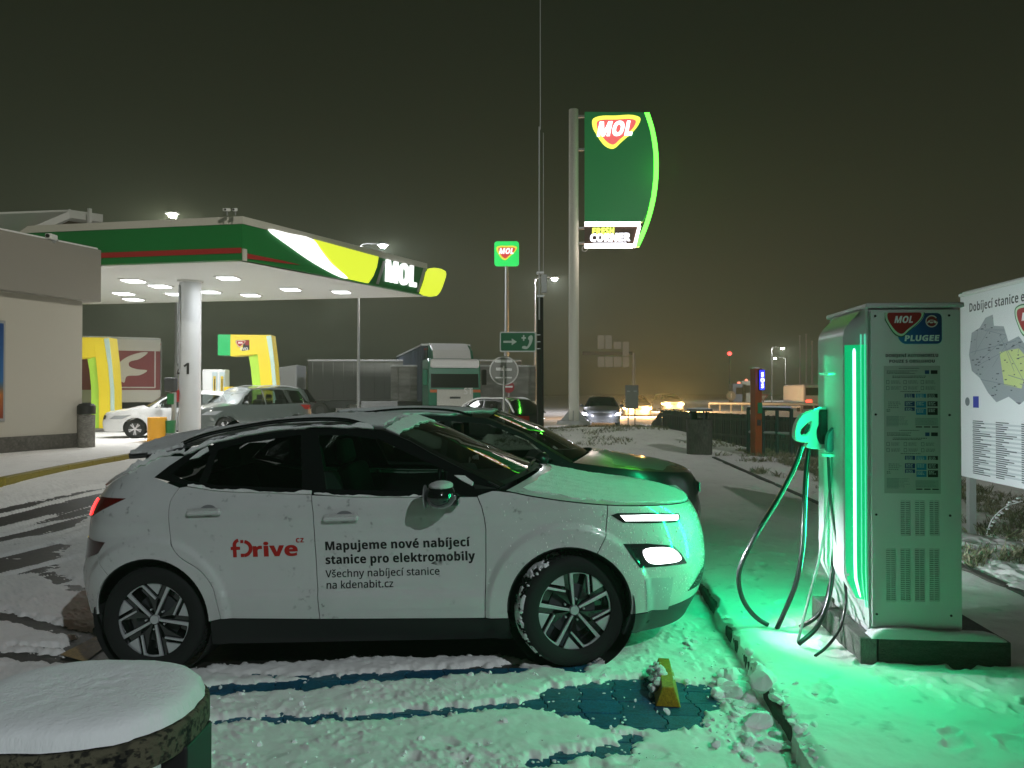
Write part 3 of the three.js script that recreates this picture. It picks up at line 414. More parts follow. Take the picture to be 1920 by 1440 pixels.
  for (const [m, flip] of sides) {
    for (const [n, p] of Object.entries(trims)) part(car, n, patch(p, m, 0.05, { thick: 0.012, off: 0.002, flip }), M.gloss);
    part(car, 'side_window', patch(glassFront, m, 0.06, { off: -0.006, flip }), sideGlass);
    part(car, 'side_window', patch(glassRear, m, 0.06, { off: -0.006, flip }), privacy);
    part(car, 'side_window', patch(glassQuarter, m, 0.06, { off: -0.006, flip }), privacy);
  }
  // bonnet, windscreen, roof, tailgate
  const hood = overTop((s) => map(s, hoodY(s)), (s) => 0.2 * sst(1.6, 0.9, s), (s) => smoothCurve(s, [[0.8, 0.05], [0.95, 0.06], [1.3, 0.075], [1.7, 0.062], [2.2, 0.03], [2.73, 0.004]]));
  part(car, 'bonnet', patch([[0.95, -0.985], [2.725, -0.985], [2.725, 0.985], [0.95, 0.985]], hood, 0.06, { flip: true, cellV: 0.05 }), evWhite);
  const aLine = S([937, 914], [870, 882], [810, 852], [770, 829], [720, 808]);
  const aEdge = (s) => { const i = clamp(s, 0, 1) * 4, k = Math.min(3, Math.floor(i)), p = aLine[k], q = aLine[k + 1]; return map(mix(p[0], q[0], i - k), mix(p[1], q[1], i - k) + 0.004); };
  const screen = overTop(aEdge, (s) => mix(0.2, 0.06, s), (s) => mix(0.035, 0.075, s));
  const screenPoly = (a, b, q) => [[a, -q], [b, -q], [b, q], [a, q]];
  part(car, 'windscreen', patch(screenPoly(0.03, 0.97, 0.93), screen, 0.05, { flip: false, cellV: 0.08 }), sideGlass);
  for (const s of [-1, 1]) part(car, 'front_pillar', patch([[0, s * 0.925], [1, s * 0.925], [1, s], [0, s]], screen, 0.05, { off: 0.003, thick: 0.01 }), M.gloss);
  part(car, 'windscreen_header', patch([[0.965, -1], [1.0, -1], [1.0, 1], [0.965, 1]], screen, 0.05, { off: 0.002, cellV: 0.08 }), M.gloss);
  part(car, 'cowl', patch([[0.0, -0.93], [0.035, -0.93], [0.035, 0.93], [0.0, 0.93]], screen, 0.02, { off: 0.004, cellV: 0.08 }), M.black);
  for (const [q, l] of [[0.55, -0.75], [-0.1, -0.6]]) part(car, 'wiper', tb([screen(0.02, q).add(V(0.03, 0.02, 0)), screen(0.05, q + l * 0.4).add(V(0.02, 0.02, 0)), screen(0.04, q + l).add(V(0.02, 0.02, 0))], 0.009, 12, 6), M.black);
  const roofE = [[0.16, 1.468], [-0.1, 1.492], [-0.41, 1.502], [-0.776, 1.474], [-1.174, 1.40], [-1.36, 1.375], [-1.54, 1.36]];
  const roofEdge = (x) => { const y = smoothCurve(-x, roofE.map(([a, b]) => [-a, b])); const p = map(clamp(x, -1.34, 1), y); return V(x, y, p.z - 0.03 * sst(-1.3, -1.62, x)); };
  const roof = overTop(roofEdge, (x) => 0.06 * sst(-0.5, 0.16, x) - 0.05 * sst(-1.3, -1.62, x), (x) => smoothCurve(-x, [[-0.2, 0.07], [0.3, 0.062], [0.8, 0.07], [1.2, 0.105], [1.62, 0.09]]));
  part(car, 'roof', patch([[-1.54, -1], [0.165, -1], [0.165, 1], [-1.54, 1]], roof, 0.06, { flip: true, cellV: 0.1 }), phys([0.05, 0.052, 0.055], 0.3, { clearcoat: 1, clearcoatRoughness: 0.08 }));
  for (const s of [-1, 1]) {
    const at_ = (x, d) => roof(x, s * 0.9).add(V(0, d, 0));
    part(car, 'roof_rail', tb([at_(0.02, 0.005), at_(-0.12, 0.035), at_(-0.5, 0.042), at_(-0.9, 0.042), at_(-1.12, 0.036), at_(-1.25, 0.004)], 0.0135, 40, 8), M.gloss);
  }
  part(car, 'spoiler', patch([[-1.56, -0.97], [-1.42, -0.99], [-1.42, 0.99], [-1.56, 0.97]], roof, 0.06, { flip: true, cellV: 0.1, off: 0.012, thick: 0.035 }), M.gloss);
  part(car, 'aerial', ext(spline([[-0.09, 0], [-0.06, 0.025], [0, 0.055], [0.02, 0.05], [0.035, 0]], 3), 0.03, 0.006).translate(-1.12, roof(-1.12, 0).y - 0.005, -0.015), M.gloss);
  const hatchE = S([302, 853], [246, 883], [190, 915]).map((p) => p), hatchEdge = (s) => { const i = clamp(s, 0, 1) * 2, k = Math.min(1, Math.floor(i)), p = hatchE[k], q = hatchE[k + 1]; return map(mix(p[0], q[0], i - k), mix(p[1], q[1], i - k)); };
  part(car, 'tailgate_window', patch([[0, -1], [1, -1], [1, 1], [0, 1]], overTop(hatchEdge, (s) => mix(-0.24, -0.2, s), () => 0.0), 0.1, { cellV: 0.1 }), M.gloss);
  // snow lying on the car
  const wavy = (poly, a, k) => poly.map(([x, y], i) => [x + a * (fbm(i * k, 1.7, 3) - 0.5), y + a * (fbm(i * k, 9.2, 3) - 0.5)]);
  const ringQ = (x0, x1, q, n = 40) => [...Array.from({ length: n }, (_, i) => [mix(x0, x1, i / n), -q]), ...Array.from({ length: 20 }, (_, i) => [x1, mix(-q, q, i / 20)]), ...Array.from({ length: n }, (_, i) => [mix(x1, x0, i / n), q]), ...Array.from({ length: 20 }, (_, i) => [x0, mix(q, -q, i / 20)])];
  const carSnow = mat(0xffffff, 0.85, 0, { map: rep(snowTone, 3), bumpMap: rep(snowBump, 8), bumpScale: 0.012 });
  part(car, 'roof_snow', patch(wavy(ringQ(-1.53, 0.12, 0.86), 0.05, 0.9), roof, 0.035, { flip: true, off: 0.014, thick: 0.02, rough: 0.022 }), carSnow);
  part(car, 'roof_snow', patch(wavy(ringQ(-1.54, -1.2, 0.97, 16), 0.05, 0.9), roof, 0.03, { flip: true, off: 0.02, thick: 0.02, rough: 0.03 }), carSnow);
  part(car, 'bonnet_snow', patch(wavy(ringQ(1.02, 2.55, 0.9), 0.09, 0.7), hood, 0.018, { flip: true, off: 0.004, thick: 0.006, rough: 0.013, cellV: 0.025 }), carSnow);
  part(car, 'windscreen_snow', patch(wavy([...Array.from({ length: 40 }, (_, i) => [1.0, mix(-0.97, 0.97, i / 39)]), ...Array.from({ length: 40 }, (_, i) => [0.9 - 0.06 * fbm(i * 0.8, 4, 2), mix(0.97, -0.97, i / 39)])], 0.03, 1.1), screen, 0.03, { off: 0.008, thick: 0.008, rough: 0.012, cellV: 0.05 }), carSnow);
  part(car, 'tailgate_snow', patch(wavy([[0.02, 0.72], [0.3, 0.7], [0.6, 0.74], [0.98, 0.8], [0.98, 0.97], [0.6, 0.985], [0.3, 0.985], [0.02, 0.985]], 0.08, 1.3), overTop(hatchEdge, (s) => mix(-0.24, -0.2, s), () => 0.0), 0.04, { off: 0.01, thick: 0.01, rough: 0.02 }), carSnow);
  { // snow caught on the trims of the near flank
    const line = (pts, w0, w1, k) => { const up_ = [], dn = []; const P = spline(pts, 8); P.forEach(([u, y], i) => { const n = fbm(i * k, 5.5, 3); dn.push([u, y - w0 * n]); up_.push([u, y + w1 * Math.max(0.05, fbm(i * k + 30, 2.2, 3) * 1.6 - 0.35)]); }); return [...dn, ...up_.reverse()]; };
    part(car, 'trim_snow', patch(line(S([353, 912], [407, 920], [500, 924], [584, 927]), 0.004, 0.022, 0.5), map, 0.02, { off: 0.012, thick: 0.012 }), carSnow);
    part(car, 'trim_snow', patch(line(S([590, 927], [650, 931], [760, 932], [800, 931]), 0.002, 0.013, 0.6), map, 0.02, { off: 0.012, thick: 0.012 }), carSnow);
    part(car, 'trim_snow', patch(line(S([346, 853], [400, 831], [461, 815], [562, 802], [650, 800], [700, 803]), 0.014, 0.03, 0.35), map, 0.02, { off: 0.014, thick: 0.014 }), carSnow);
    part(car, 'trim_snow', patch(line(S([240, 886], [270, 869], [302, 854], [346, 846]), 0.03, 0.05, 0.4), map, 0.02, { off: 0.016, thick: 0.016 }), carSnow);
    part(car, 'trim_snow', patch(S([356, 862], [376, 846], [390, 838], [392, 846], [372, 858]), map, 0.02, { off: 0.008, thick: 0.01 }), carSnow);
    part(car, 'trim_snow', patch(S([852, 892], [872, 893], [888, 905], [886, 912], [866, 902]), map, 0.02, { off: 0.012, thick: 0.01 }), carSnow);
  }
  { // sleet caught on the nose and the wing
    const l = []; for (let i = 0; i < 1500; i++) { const u = 0.5 + 1.9 * Math.sqrt(rnd()), y = rnd(0.36, hoodY(u) - 0.02); if (Math.hypot(u - 1.316, y - 0.352) < 0.39 || rnd() > sst(0.7, 1.7, u) + 0.08) continue; const p = map(u, y), r = rnd(0.0014, 0.0042); l.push(new THREE.IcosahedronGeometry(r, 0).deleteAttribute('uv').scale(1, rnd(0.8, 2.2), 1).translate(p.x, p.y, p.z)); }
    const o = part(car, 'sleet_specks', mg(l), carSnow); o.userData.kind = 'stuff';
  }
  // lamps
  const drlPoly = S([1146, 966], [1157, 962], [1215, 961.5], [1272, 963], [1275, 971], [1272, 979], [1210, 981], [1168, 980]), headPoly = S([1168, 1020], [1215, 1019], [1262, 1023], [1278, 1040], [1287, 1056], [1240, 1062], [1200, 1065], [1185, 1045]);
  const lampDark = phys([0.02, 0.02, 0.022], 0.15, { clearcoat: 1 }), drlGlow = glow([1, 1, 1], 3.2, [0.6, 0.6, 0.6]), headGlow = glow([0.95, 0.97, 1], 5, [0.6, 0.6, 0.6]);
  for (const [m, flip, sg] of sides) {
    const d = part(car, 'daytime_light', patch(drlPoly, m, 0.03, { off: 0.004, thick: 0.012, flip }), lampDark);
    part(d, 'light_bar', patch(S([1162, 966], [1215, 965], [1270, 966], [1271, 972], [1268, 976], [1210, 977], [1172, 977]), m, 0.03, { off: 0.008, flip }), drlGlow);
    const h = part(car, 'headlight', patch(headPoly, m, 0.03, { off: 0.004, thick: 0.014, flip }), lampDark);
    part(h, 'reflector', patch(spline(S([1205, 1032], [1235, 1026], [1262, 1030], [1276, 1048], [1250, 1056], [1215, 1054]), 4, true), m, 0.02, { off: 0.008, flip }), headGlow);
    const tl = part(car, 'tail_light', patch([solve([236, 935]), [-1.72, 1.112], [-1.85, 1.108], [-2.0, 1.085], [-2.3, 1.06], [-2.3, 0.98], [-1.95, 0.975], [-1.78, 0.985], [-1.63, 1.045]], m, 0.03, { off: 0.005, thick: 0.01, flip }), phys([0.12, 0.004, 0.004], 0.1, { clearcoat: 1 }));
    part(tl, 'light_bar', patch([[-1.76, 1.098], [-1.86, 1.094], [-2.2, 1.05], [-2.2, 1.0], [-1.9, 0.988], [-1.8, 0.995], [-1.76, 1.03]], m, 0.02, { off: 0.009, flip }), glow([1, 0.03, 0.03], 5, [0.3, 0.01, 0.01]));
    part(car, 'reversing_light', patch([solve([197, 1017]), solve([184, 1038]), [-1.82, 0.72], [-1.95, 0.7], [-2.0, 0.84], [-1.85, 0.85]], m, 0.03, { off: 0.005, thick: 0.01, flip }), phys([0.05, 0.006, 0.005], 0.12, { clearcoat: 1 }));
    const from = V(2.16, 0.66, sg * 0.56).applyMatrix4(car.matrixWorld), to = V(6.5, sg > 0 ? -0.8 : 1.0, sg > 0 ? 0.8 : -2.3).applyMatrix4(car.matrixWorld);
    lampLight(Object.assign(new THREE.SpotLight(0xf2f6ff, sg > 0 ? 4.5 : 34, 0, sg > 0 ? 0.8 : 0.55, 1), { name: 'headlight_beam' }), from, to);
    lampLight(Object.assign(new THREE.PointLight(0xff1008, 0.01), { name: 'tail_glow' }), V(-2.06, 1.02, sg * 0.6).applyMatrix4(car.matrixWorld));
    // mirror
    const mr = grp(car, 'wing_mirror'); const [mu, my] = [0.575, 1.075];
    part(mr, 'housing', mv(new THREE.SphereGeometry(1, 28, 18).scale(0.095, 0.078, 0.125), 0, 0, 0), M.gloss); part(mr, 'arm', rb(0.08, 0.05, 0.14, 0.015, 0.06, -0.045, -0.1), M.gloss);
    part(mr, 'glass', cy(0.07, 0.07, 0.006, -0.088, 0, 0.02, 24, 0, 0, Math.PI / 2), M.steel); part(mr, 'snow_cap', ball(0.075, 0.03, 0.1, 0.005, 0.06, 0, 14), carSnow);
    mr.position.set(mu, my, sg * 0.985); if (sg < 0) mr.scale.z = -1;
  }
  for (const [m, flip] of sides) for (const [hx, hy] of [[384, 961], [640, 972]]) {
    const [u, y] = solve([hx, hy]), e = spline(Array.from({ length: 16 }, (_, i) => { const a = i / 16 * 6.283; return [u + 0.055 * Math.cos(a) + 0.02, y + 0.036 * Math.sin(a) + 0.01]; }), 2, true), h = grp(car, 'door_handle');
    part(h, 'recess', patch(e, m, 0.02, { off: 0.0015, flip }), phys([0.2, 0.2, 0.2], 0.5));
    const z = map(u, y).z + 0.016; part(h, 'grip', mv(new THREE.CapsuleGeometry(0.018, 0.19, 6, 12).rotateZ(Math.PI / 2).scale(1, 1, 0.8), u, y, flip ? -z : z), evWhite);
    part(h, 'snow', mv(new THREE.CapsuleGeometry(0.012, 0.19, 5, 10).rotateZ(Math.PI / 2), u, y + 0.017, flip ? -z : z), carSnow);
  }
  // lettering on the near doors
  const decal = (n, x0, y0, x1, y1, w, h, draw) => { const a = solve([x0, y1]), b = solve([x1, y0]), bb = [a[0], Math.min(a[1], b[1]), b[0], Math.max(a[1], b[1])]; const t = canvasTex(w, h, draw); part(car, n, patch([[bb[0], bb[1]], [bb[2], bb[1]], [bb[2], bb[3]], [bb[0], bb[3]]], map, 0.05, { off: 0.0016, uvBox: bb }), new THREE.MeshStandardMaterial({ map: t, transparent: true, roughness: 0.45 })); };
  decal('lettering', 432, 1000, 572, 1052, 560, 208, (g, w, h) => {
    g.fillStyle = g.strokeStyle = '#b01209'; g.font = 'bold 150px sans-serif'; g.lineWidth = 27; g.lineCap = 'butt';
    g.beginPath(); g.moveTo(37, 178); g.lineTo(37, 85); g.arc(77, 78, 40, Math.PI, Math.PI * 1.42); g.stroke(); g.fillRect(8, 92, 70, 26);        // f
    g.beginPath(); g.arc(98, 108, 58, -Math.PI * 0.42, Math.PI * 0.46); g.stroke(); g.fillRect(82, 38, 22, 26); g.fillRect(80, 150, 24, 28);            // open D
    g.font = 'bold 148px sans-serif'; g.save(); g.translate(160, 176); g.scale(346 / g.measureText('rive').width, 1.02); g.lineWidth = 6; g.fillText('rive', 0, 0); g.strokeText('rive', 0, 0); g.restore();
    g.font = 'bold 66px sans-serif'; g.fillText('cz', 488, 72);
  });
  decal('lettering', 608, 996, 893, 1112, 1140, 464, (g) => {
    g.fillStyle = g.strokeStyle = '#0b0c0c'; g.lineWidth = 2.5; const put = (s, y, px, bold, wide) => { g.font = (bold ? 'bold ' : '') + px + 'px sans-serif'; const k = wide / g.measureText(s).width; g.save(); g.translate(12, y); g.scale(k, 1); g.fillText(s, 0, 0); if (bold) g.strokeText(s, 0, 0); else { g.lineWidth = 1.8; g.strokeText(s, 0, 0); } g.restore(); };
    put('Mapujeme nové nabíjecí', 118, 96, true, 1078); put('stanice pro elektromobily', 232, 96, true, 1110); put('Všechny nabíjecí stanice', 340, 80, false, 850); put('na kdenabit.cz', 430, 80, false, 505);
  });
  // grime smeared over the slogan
  part(car, 'grime', patch(S([808, 1056], [838, 1040], [858, 1030], [866, 1036], [850, 1050], [826, 1062]), map, 0.03, { off: 0.0026 }), new THREE.MeshStandardMaterial({ transparent: true, roughness: 0.95, map: canvasTex(128, 64, (g) => { for (let i = 0; i < 420; i++) { const x = rnd(128), y = rnd(64); g.fillStyle = rnd() < 0.75 ? 'rgba(150,152,148,0.5)' : 'rgba(30,30,28,0.6)'; g.fillRect(x, y, rnd(2, 7), rnd(1, 4)); } }) }));
  // underbody and cabin
  part(car, 'underbody', [rb(3.3, 0.3, 1.2, 0.05, 0, 0.34, 0), rb(3.6, 0.05, 1.5, 0.02, 0, 0.24, 0), rb(0.7, 0.45, 1.1, 0.05, 1.5, 0.6, 0), rb(0.6, 0.45, 1.2, 0.05, -1.55, 0.65, 0)], M.black);
  part(car, 'dashboard', [rb(0.5, 0.3, 1.45, 0.06, 0.66, 0.92, 0), rb(0.2, 0.14, 0.5, 0.04, 0.5, 1.06, -0.37)], mat([0.03, 0.032, 0.034], 0.8));
  const trim = mat([0.03, 0.032, 0.033], 0.85);
  for (const [x, z] of [[-0.05, 0.38], [-0.05, -0.38], [-1.0, 0.4], [-1.0, -0.4]]) { const s = grp(car, 'seat'); s.position.set(x, 0, z); part(s, 'seat_cushion', rb(0.5, 0.18, 0.5, 0.06, 0.05, 0.56, 0), trim); part(s, 'seat_back', rb(0.15, 0.62, 0.48, 0.06, -0.24, 0.88, 0, 0, 0, 0.25), trim); part(s, 'headrest', rb(0.1, 0.19, 0.27, 0.04, -0.36, 1.28, 0, 0, 0, 0.2), trim); }
  part(car, 'steering_wheel', mv(new THREE.TorusGeometry(0.18, 0.016, 8, 28), 0.36, 1.0, -0.37, 0, Math.PI / 2 - 0.0, 0), M.black);
  part(car, 'cabin_lining', [rb(1.8, 0.05, 1.4, 0.02, -0.5, 0.42, 0), bx(0.04, 0.45, 1.3, -1.55, 0.85, 0)], M.black);
  // wheels
  for (const [x, z, steer, t0] of [[1.316, 1, -0.34, 101.7], [-1.316, 1, 0, 0], [1.316, -1, -0.34, 20], [-1.316, -1, 0, 40]]) {
    const w = wheelParts(car, 0.334, 0.243, 0.215, 'blade', t0 * Math.PI / 180, x > 0 && z > 0); w.position.set(x, 0.334, z * 0.765); w.rotation.y = (z < 0 ? Math.PI : 0) + (x > 0 ? -steer : 0);
  }
}
// ---------- the other cars: one builder, proportions from each car ----------
function makeCar(name, label, o) {
  const car = thing(name, label, 'car', o.pos, o.turn, o.group), cell = o.cell ?? 0.08, b = o.wb / 2, R = o.R ?? 0.32, ar = R + 0.045;
  const H = o.h, belt = o.belt ?? 0.92, xN = b + (o.front ?? 0.86), xT = -b - (o.rear ?? 0.75), hw = o.hw ?? 0.89, hoodB = o.hoodB ?? 0.96, hoodF = o.hoodF ?? 0.74;
  const c = { ax: [-b, b], archY: R + 0.015, archR: ar, flare: 0.012, xs: b - 0.02, Lf: 1.45, xr: -b - 0.05, Lr: 1.41, nN: 2.6, nT: 3,
    half: [[0.1, hw - 0.09], [0.25, hw - 0.04], [0.55, hw], [0.75, hw - 0.005], [belt, hw - 0.04], [H - 0.08, hw - 0.29], [H + 0.1, hw - 0.38]],
    nose: [[0.1, xN - 0.12], [0.3, xN - 0.03], [0.5, xN], [0.62, xN - 0.02], [hoodF, xN - 0.09], [hoodB, xN - 0.3]], tail: [[0.1, xT + 0.12], [0.4, xT], [0.65, xT + 0.01], [belt, xT + 0.05], [H - 0.1, xT + (o.slant ?? 0.28)], [H + 0.1, xT + (o.slant ?? 0.28) + 0.1]] };
  const map = bodyMap(c), sides = [[map, false], [mirrored(map), true]], P = o.paint;
  const x0 = o.cowl ?? b - 0.42, x1 = o.head ?? x0 - 0.72, x2 = xT + (o.slant ?? 0.28) + 0.1, cowlY = belt + 0.03;
  const hy = (u) => smoothCurve(u, [[x0 - 0.2, cowlY + 0.01], [x0, cowlY], [b, mix(cowlY, hoodF, 0.28)], [c.xs + 0.6, mix(cowlY, hoodF, 0.62)], [c.xs + 1.45, hoodF]]);
  const L = (a, e, n) => Array.from({ length: n + 1 }, (_, i) => [mix(a, e, i / n), hy(mix(a, e, i / n))]), end = c.xs + 1.45, tail = c.xr - 1.41, nb = (u) => mix(belt, belt + (o.rise ?? 0.05), sst(x0, xT, u));
  const side = [...L(x0, end, 12), [end, 0.24], [c.xs + 0.6, 0.22], ...archArc(b, c.archY, ar, -12, 192, 16), ...archArc(-b, c.archY, ar, -12, 192, 16), [c.xr - 0.6, 0.28], [tail, 0.3], [tail, nb(tail)], [c.xr - 0.5, nb(c.xr - 0.5)], [-b, nb(-b)], [0, nb(0)]];
  const rl = H - 0.07, topLine = [[x0 - 0.02, cowlY], [mix(x0, x1, 0.55), mix(cowlY, rl, 0.6)], [x1, rl - 0.02], [x1 - 0.35, rl], [mix(x1, x2, 0.5), rl + 0.01], [x2 + 0.25, rl - 0.02 - (o.drop ?? 0)], [x2, rl - 0.06 - (o.drop ?? 0)]];
  const body = [], glassL = [];
  for (const [m, flip] of sides) {
    body.push(patch(side, m, cell, { flip, thick: 0.015 }));
    body.push(patch([...topLine, [xT + 0.12, nb(xT)], ...[0.6, 0.3, 0].map((k) => [mix(x2, x2, k) - 0.0 + 0, mix(belt, nb(x2), 1)]).slice(0, 1), [x2 + 0.2, nb(x2) + 0.06], [x2 + 0.36, rl - 0.1 - (o.drop ?? 0)], [mix(x1, x2, 0.5), rl - 0.05], [x1 - 0.3, rl - 0.05], [x1 + 0.03, rl - 0.075], [mix(x0, x1, 0.5), mix(cowlY, rl, 0.47)], [x0 - 0.16, cowlY]], m, cell, { flip, off: 0.002 }));
    body.push(patch([[x1 - 0.42, nb(0) - 0.01], [x1 - 0.36, nb(0) - 0.01], [x1 - 0.34, rl - 0.03], [x1 - 0.4, rl - 0.03]], m, cell, { flip, off: 0.004 }));
    const gl = patch([[x0 - 0.16, nb(x0)], [mix(x0, x1, 0.5) - 0.02, mix(cowlY, rl, 0.47)], [x1, rl - 0.07], [mix(x1, x2, 0.5), rl - 0.05], [x2 + 0.36, rl - 0.1 - (o.drop ?? 0)], [x2 + 0.2, nb(x2) + 0.05], [x2 + 0.4, nb(x2)], [0, nb(0)]], m, cell, { flip, off: -0.006 }); part(car, 'side_window', gl, o.glass ?? M.tint);
    part(car, 'headlight', patch(o.lampPoly ?? [[c.xs + 0.12, hoodF - 0.04], [c.xs + 0.62, hoodF - 0.06], [c.xs + 0.78, hoodF - 0.17], [c.xs + 0.4, hoodF - 0.17]], m, 0.05, { off: 0.006, thick: 0.01, flip }), o.lamp ?? phys([0.3, 0.32, 0.33], 0.08, { clearcoat: 1 }));
    part(car, 'tail_light', patch([[c.xr - 0.12, nb(xT) - 0.06], [c.xr - 0.9, nb(xT) - 0.08], [c.xr - 0.9, nb(xT) - 0.22], [c.xr - 0.3, nb(xT) - 0.22]], m, 0.05, { off: 0.006, thick: 0.01, flip }), o.tailLamp ?? phys([0.25, 0.01, 0.01], 0.15, { clearcoat: 1 }));
    const sg = flip ? -1 : 1, mr = part(car, 'wing_mirror', ball(0.07, 0.06, 0.1, x0 - 0.28, belt + 0.08, sg * (hw + 0.07), 12), o.mirror ?? P);
  }
  const A = topLine.slice(0, 3), aE = (s) => { const i = clamp(s, 0, 1) * 2, k = Math.min(1, Math.floor(i)); const p = map(mix(A[k][0], A[k + 1][0], i - k), mix(A[k][1], A[k + 1][1], i - k)); return p; };
  const screen = overTop(aE, (s) => mix(0.2, 0.06, s), (s) => mix(0.03, 0.07, s)), hood = overTop((s) => map(s, hy(s)), (s) => 0.2 * sst(x0 + 0.7, x0, s), (s) => mix(0.07, 0.004, sst(x0 + 0.3, end, s)));
  part(car, 'bonnet', patch([[x0, -1], [end, -1], [end, 1], [x0, 1]], hood, cell, { flip: true, cellV: 0.1 }), P);
  part(car, 'windscreen', patch([[0.03, -0.94], [0.97, -0.94], [0.97, 0.94], [0.03, 0.94]], screen, 0.08, { cellV: 0.1 }), o.screenGlass ?? o.glass ?? M.tint);
  for (const s of [-1, 1]) body.push(patch([[0, s * 0.93], [1, s * 0.93], [1, s], [0, s]], screen, 0.1, { off: 0.003 }));
  const rE = (x) => { const y = smoothCurve(-x, topLine.slice(2).map(([a, e]) => [-a, e])); const p = map(clamp(x, c.xr + 0.01, 9), y); return V(x, y, p.z); };
  const roof = overTop(rE, (x) => 0.06 * sst(x1 - 0.6, x1, x), (x) => mix(0.065, 0.06, 0));
  part(car, 'roof', patch([[x2 - 0.02, -1], [x1 + 0.01, -1], [x1 + 0.01, 1], [x2 - 0.02, 1]], roof, 0.1, { flip: true, cellV: 0.12 }), P);
  const hE = (s) => { const y = mix(rl - 0.06 - (o.drop ?? 0), nb(xT), s), x = mix(x2, xT + 0.1, s); const p = map(clamp(x, c.xr + 0.01, 9), y); return V(x, y, p.z); };
  part(car, 'rear_window', patch([[0, -1], [1, -1], [1, 1], [0, 1]], overTop(hE, () => -0.08, (s) => 0.05 * (1 - s)), 0.1, { cellV: 0.12 }), M.gloss);
  part(car, 'body', mg(body), P);
  part(car, 'grille', patch([[c.xs + 0.95, hoodF - 0.06], [end, hoodF - 0.05], [end, hoodF - 0.2], [c.xs + 0.95, hoodF - 0.18]], map, 0.06, { off: 0.006 }), M.black); part(car, 'grille', patch([[c.xs + 0.95, hoodF - 0.06], [end, hoodF - 0.05], [end, hoodF - 0.2], [c.xs + 0.95, hoodF - 0.18]], mirrored(map), 0.06, { off: 0.006, flip: true }), M.black);
  part(car, 'underbody', [rb(o.wb * 1.3, 0.3, 1.25, 0.05, 0, 0.36, 0), rb(o.wb - 0.75, 0.08, hw * 1.9, 0.02, 0, 0.24, 0)], M.black);
  part(car, 'cabin_trim', [rb(0.4, 0.25, 1.35, 0.05, x0 - 0.3, belt - 0.08, 0), ...[[0, 0.36], [0, -0.36], [-0.9, 0.36], [-0.9, -0.36]].flatMap(([x, z]) => [rb(0.14, 0.6, 0.46, 0.05, x0 - 1.15 + x, belt - 0.12, z, 0, 0, 0.2), rb(0.1, 0.18, 0.26, 0.04, x0 - 1.25 + x, belt + 0.26, z)])], M.dark);
  for (const [x, z] of [[b, 1], [-b, 1], [b, -1], [-b, -1]]) { const w = wheelParts(car, R, R * 0.66, 0.2, 'five'); w.position.set(x, R, z * (hw - 0.125)); w.rotation.y = z < 0 ? Math.PI : 0; }
  car.kit = { map, roof, hood, screen, hy, c, x0, x1, x2, end, belt, b, rl };
  return car;
}
// ---------- shared emblem: a rounded red shield with a pale rim (outline 1 wide, 0.62 high) ----------
const shieldPts = (k = 1, g = 0) => spline([[-0.44 - g, 0.27 + g * 0.6], [-0.36, 0.31 + g], [0, 0.31 + g], [0.36, 0.31 + g], [0.46 + g, 0.26 + g * 0.6], [0.4 + g * 0.7, 0.1], [0.1 + g * 0.3, -0.15 - g * 0.8], [-0.06, -0.28 - g], [-0.2 - g * 0.5, -0.22 - g], [-0.36 - g, -0.02], [-0.44 - g, 0.14]], 4, true).map(([x, y]) => [x * k, y * k]);
function drawShield(c, x, y, w, rim = '#cfe8c8', edge = '#0f6a34') { // the same emblem as print
  const path = (g) => { c.beginPath(); shieldPts(w, g).forEach(([a, b], i) => i ? c.lineTo(x + a, y - b) : c.moveTo(x + a, y - b)); c.closePath(); };
  path(0.09); c.fillStyle = edge; c.fill(); path(0.06); c.fillStyle = rim; c.fill(); path(0); c.fillStyle = '#a3100f'; c.fill();
  c.save(); c.translate(x - w * 0.28, y - w * 0.02); c.transform(1, 0, -0.22, 1, 0, 0); c.fillStyle = '#fff'; c.strokeStyle = '#fff'; c.lineWidth = w * 0.012; c.font = 'bold ' + w * 0.25 + 'px sans-serif'; c.scale(0.92, 1); c.fillText('MOL', 0, 0); c.strokeText('MOL', 0, 0); c.restore();
}
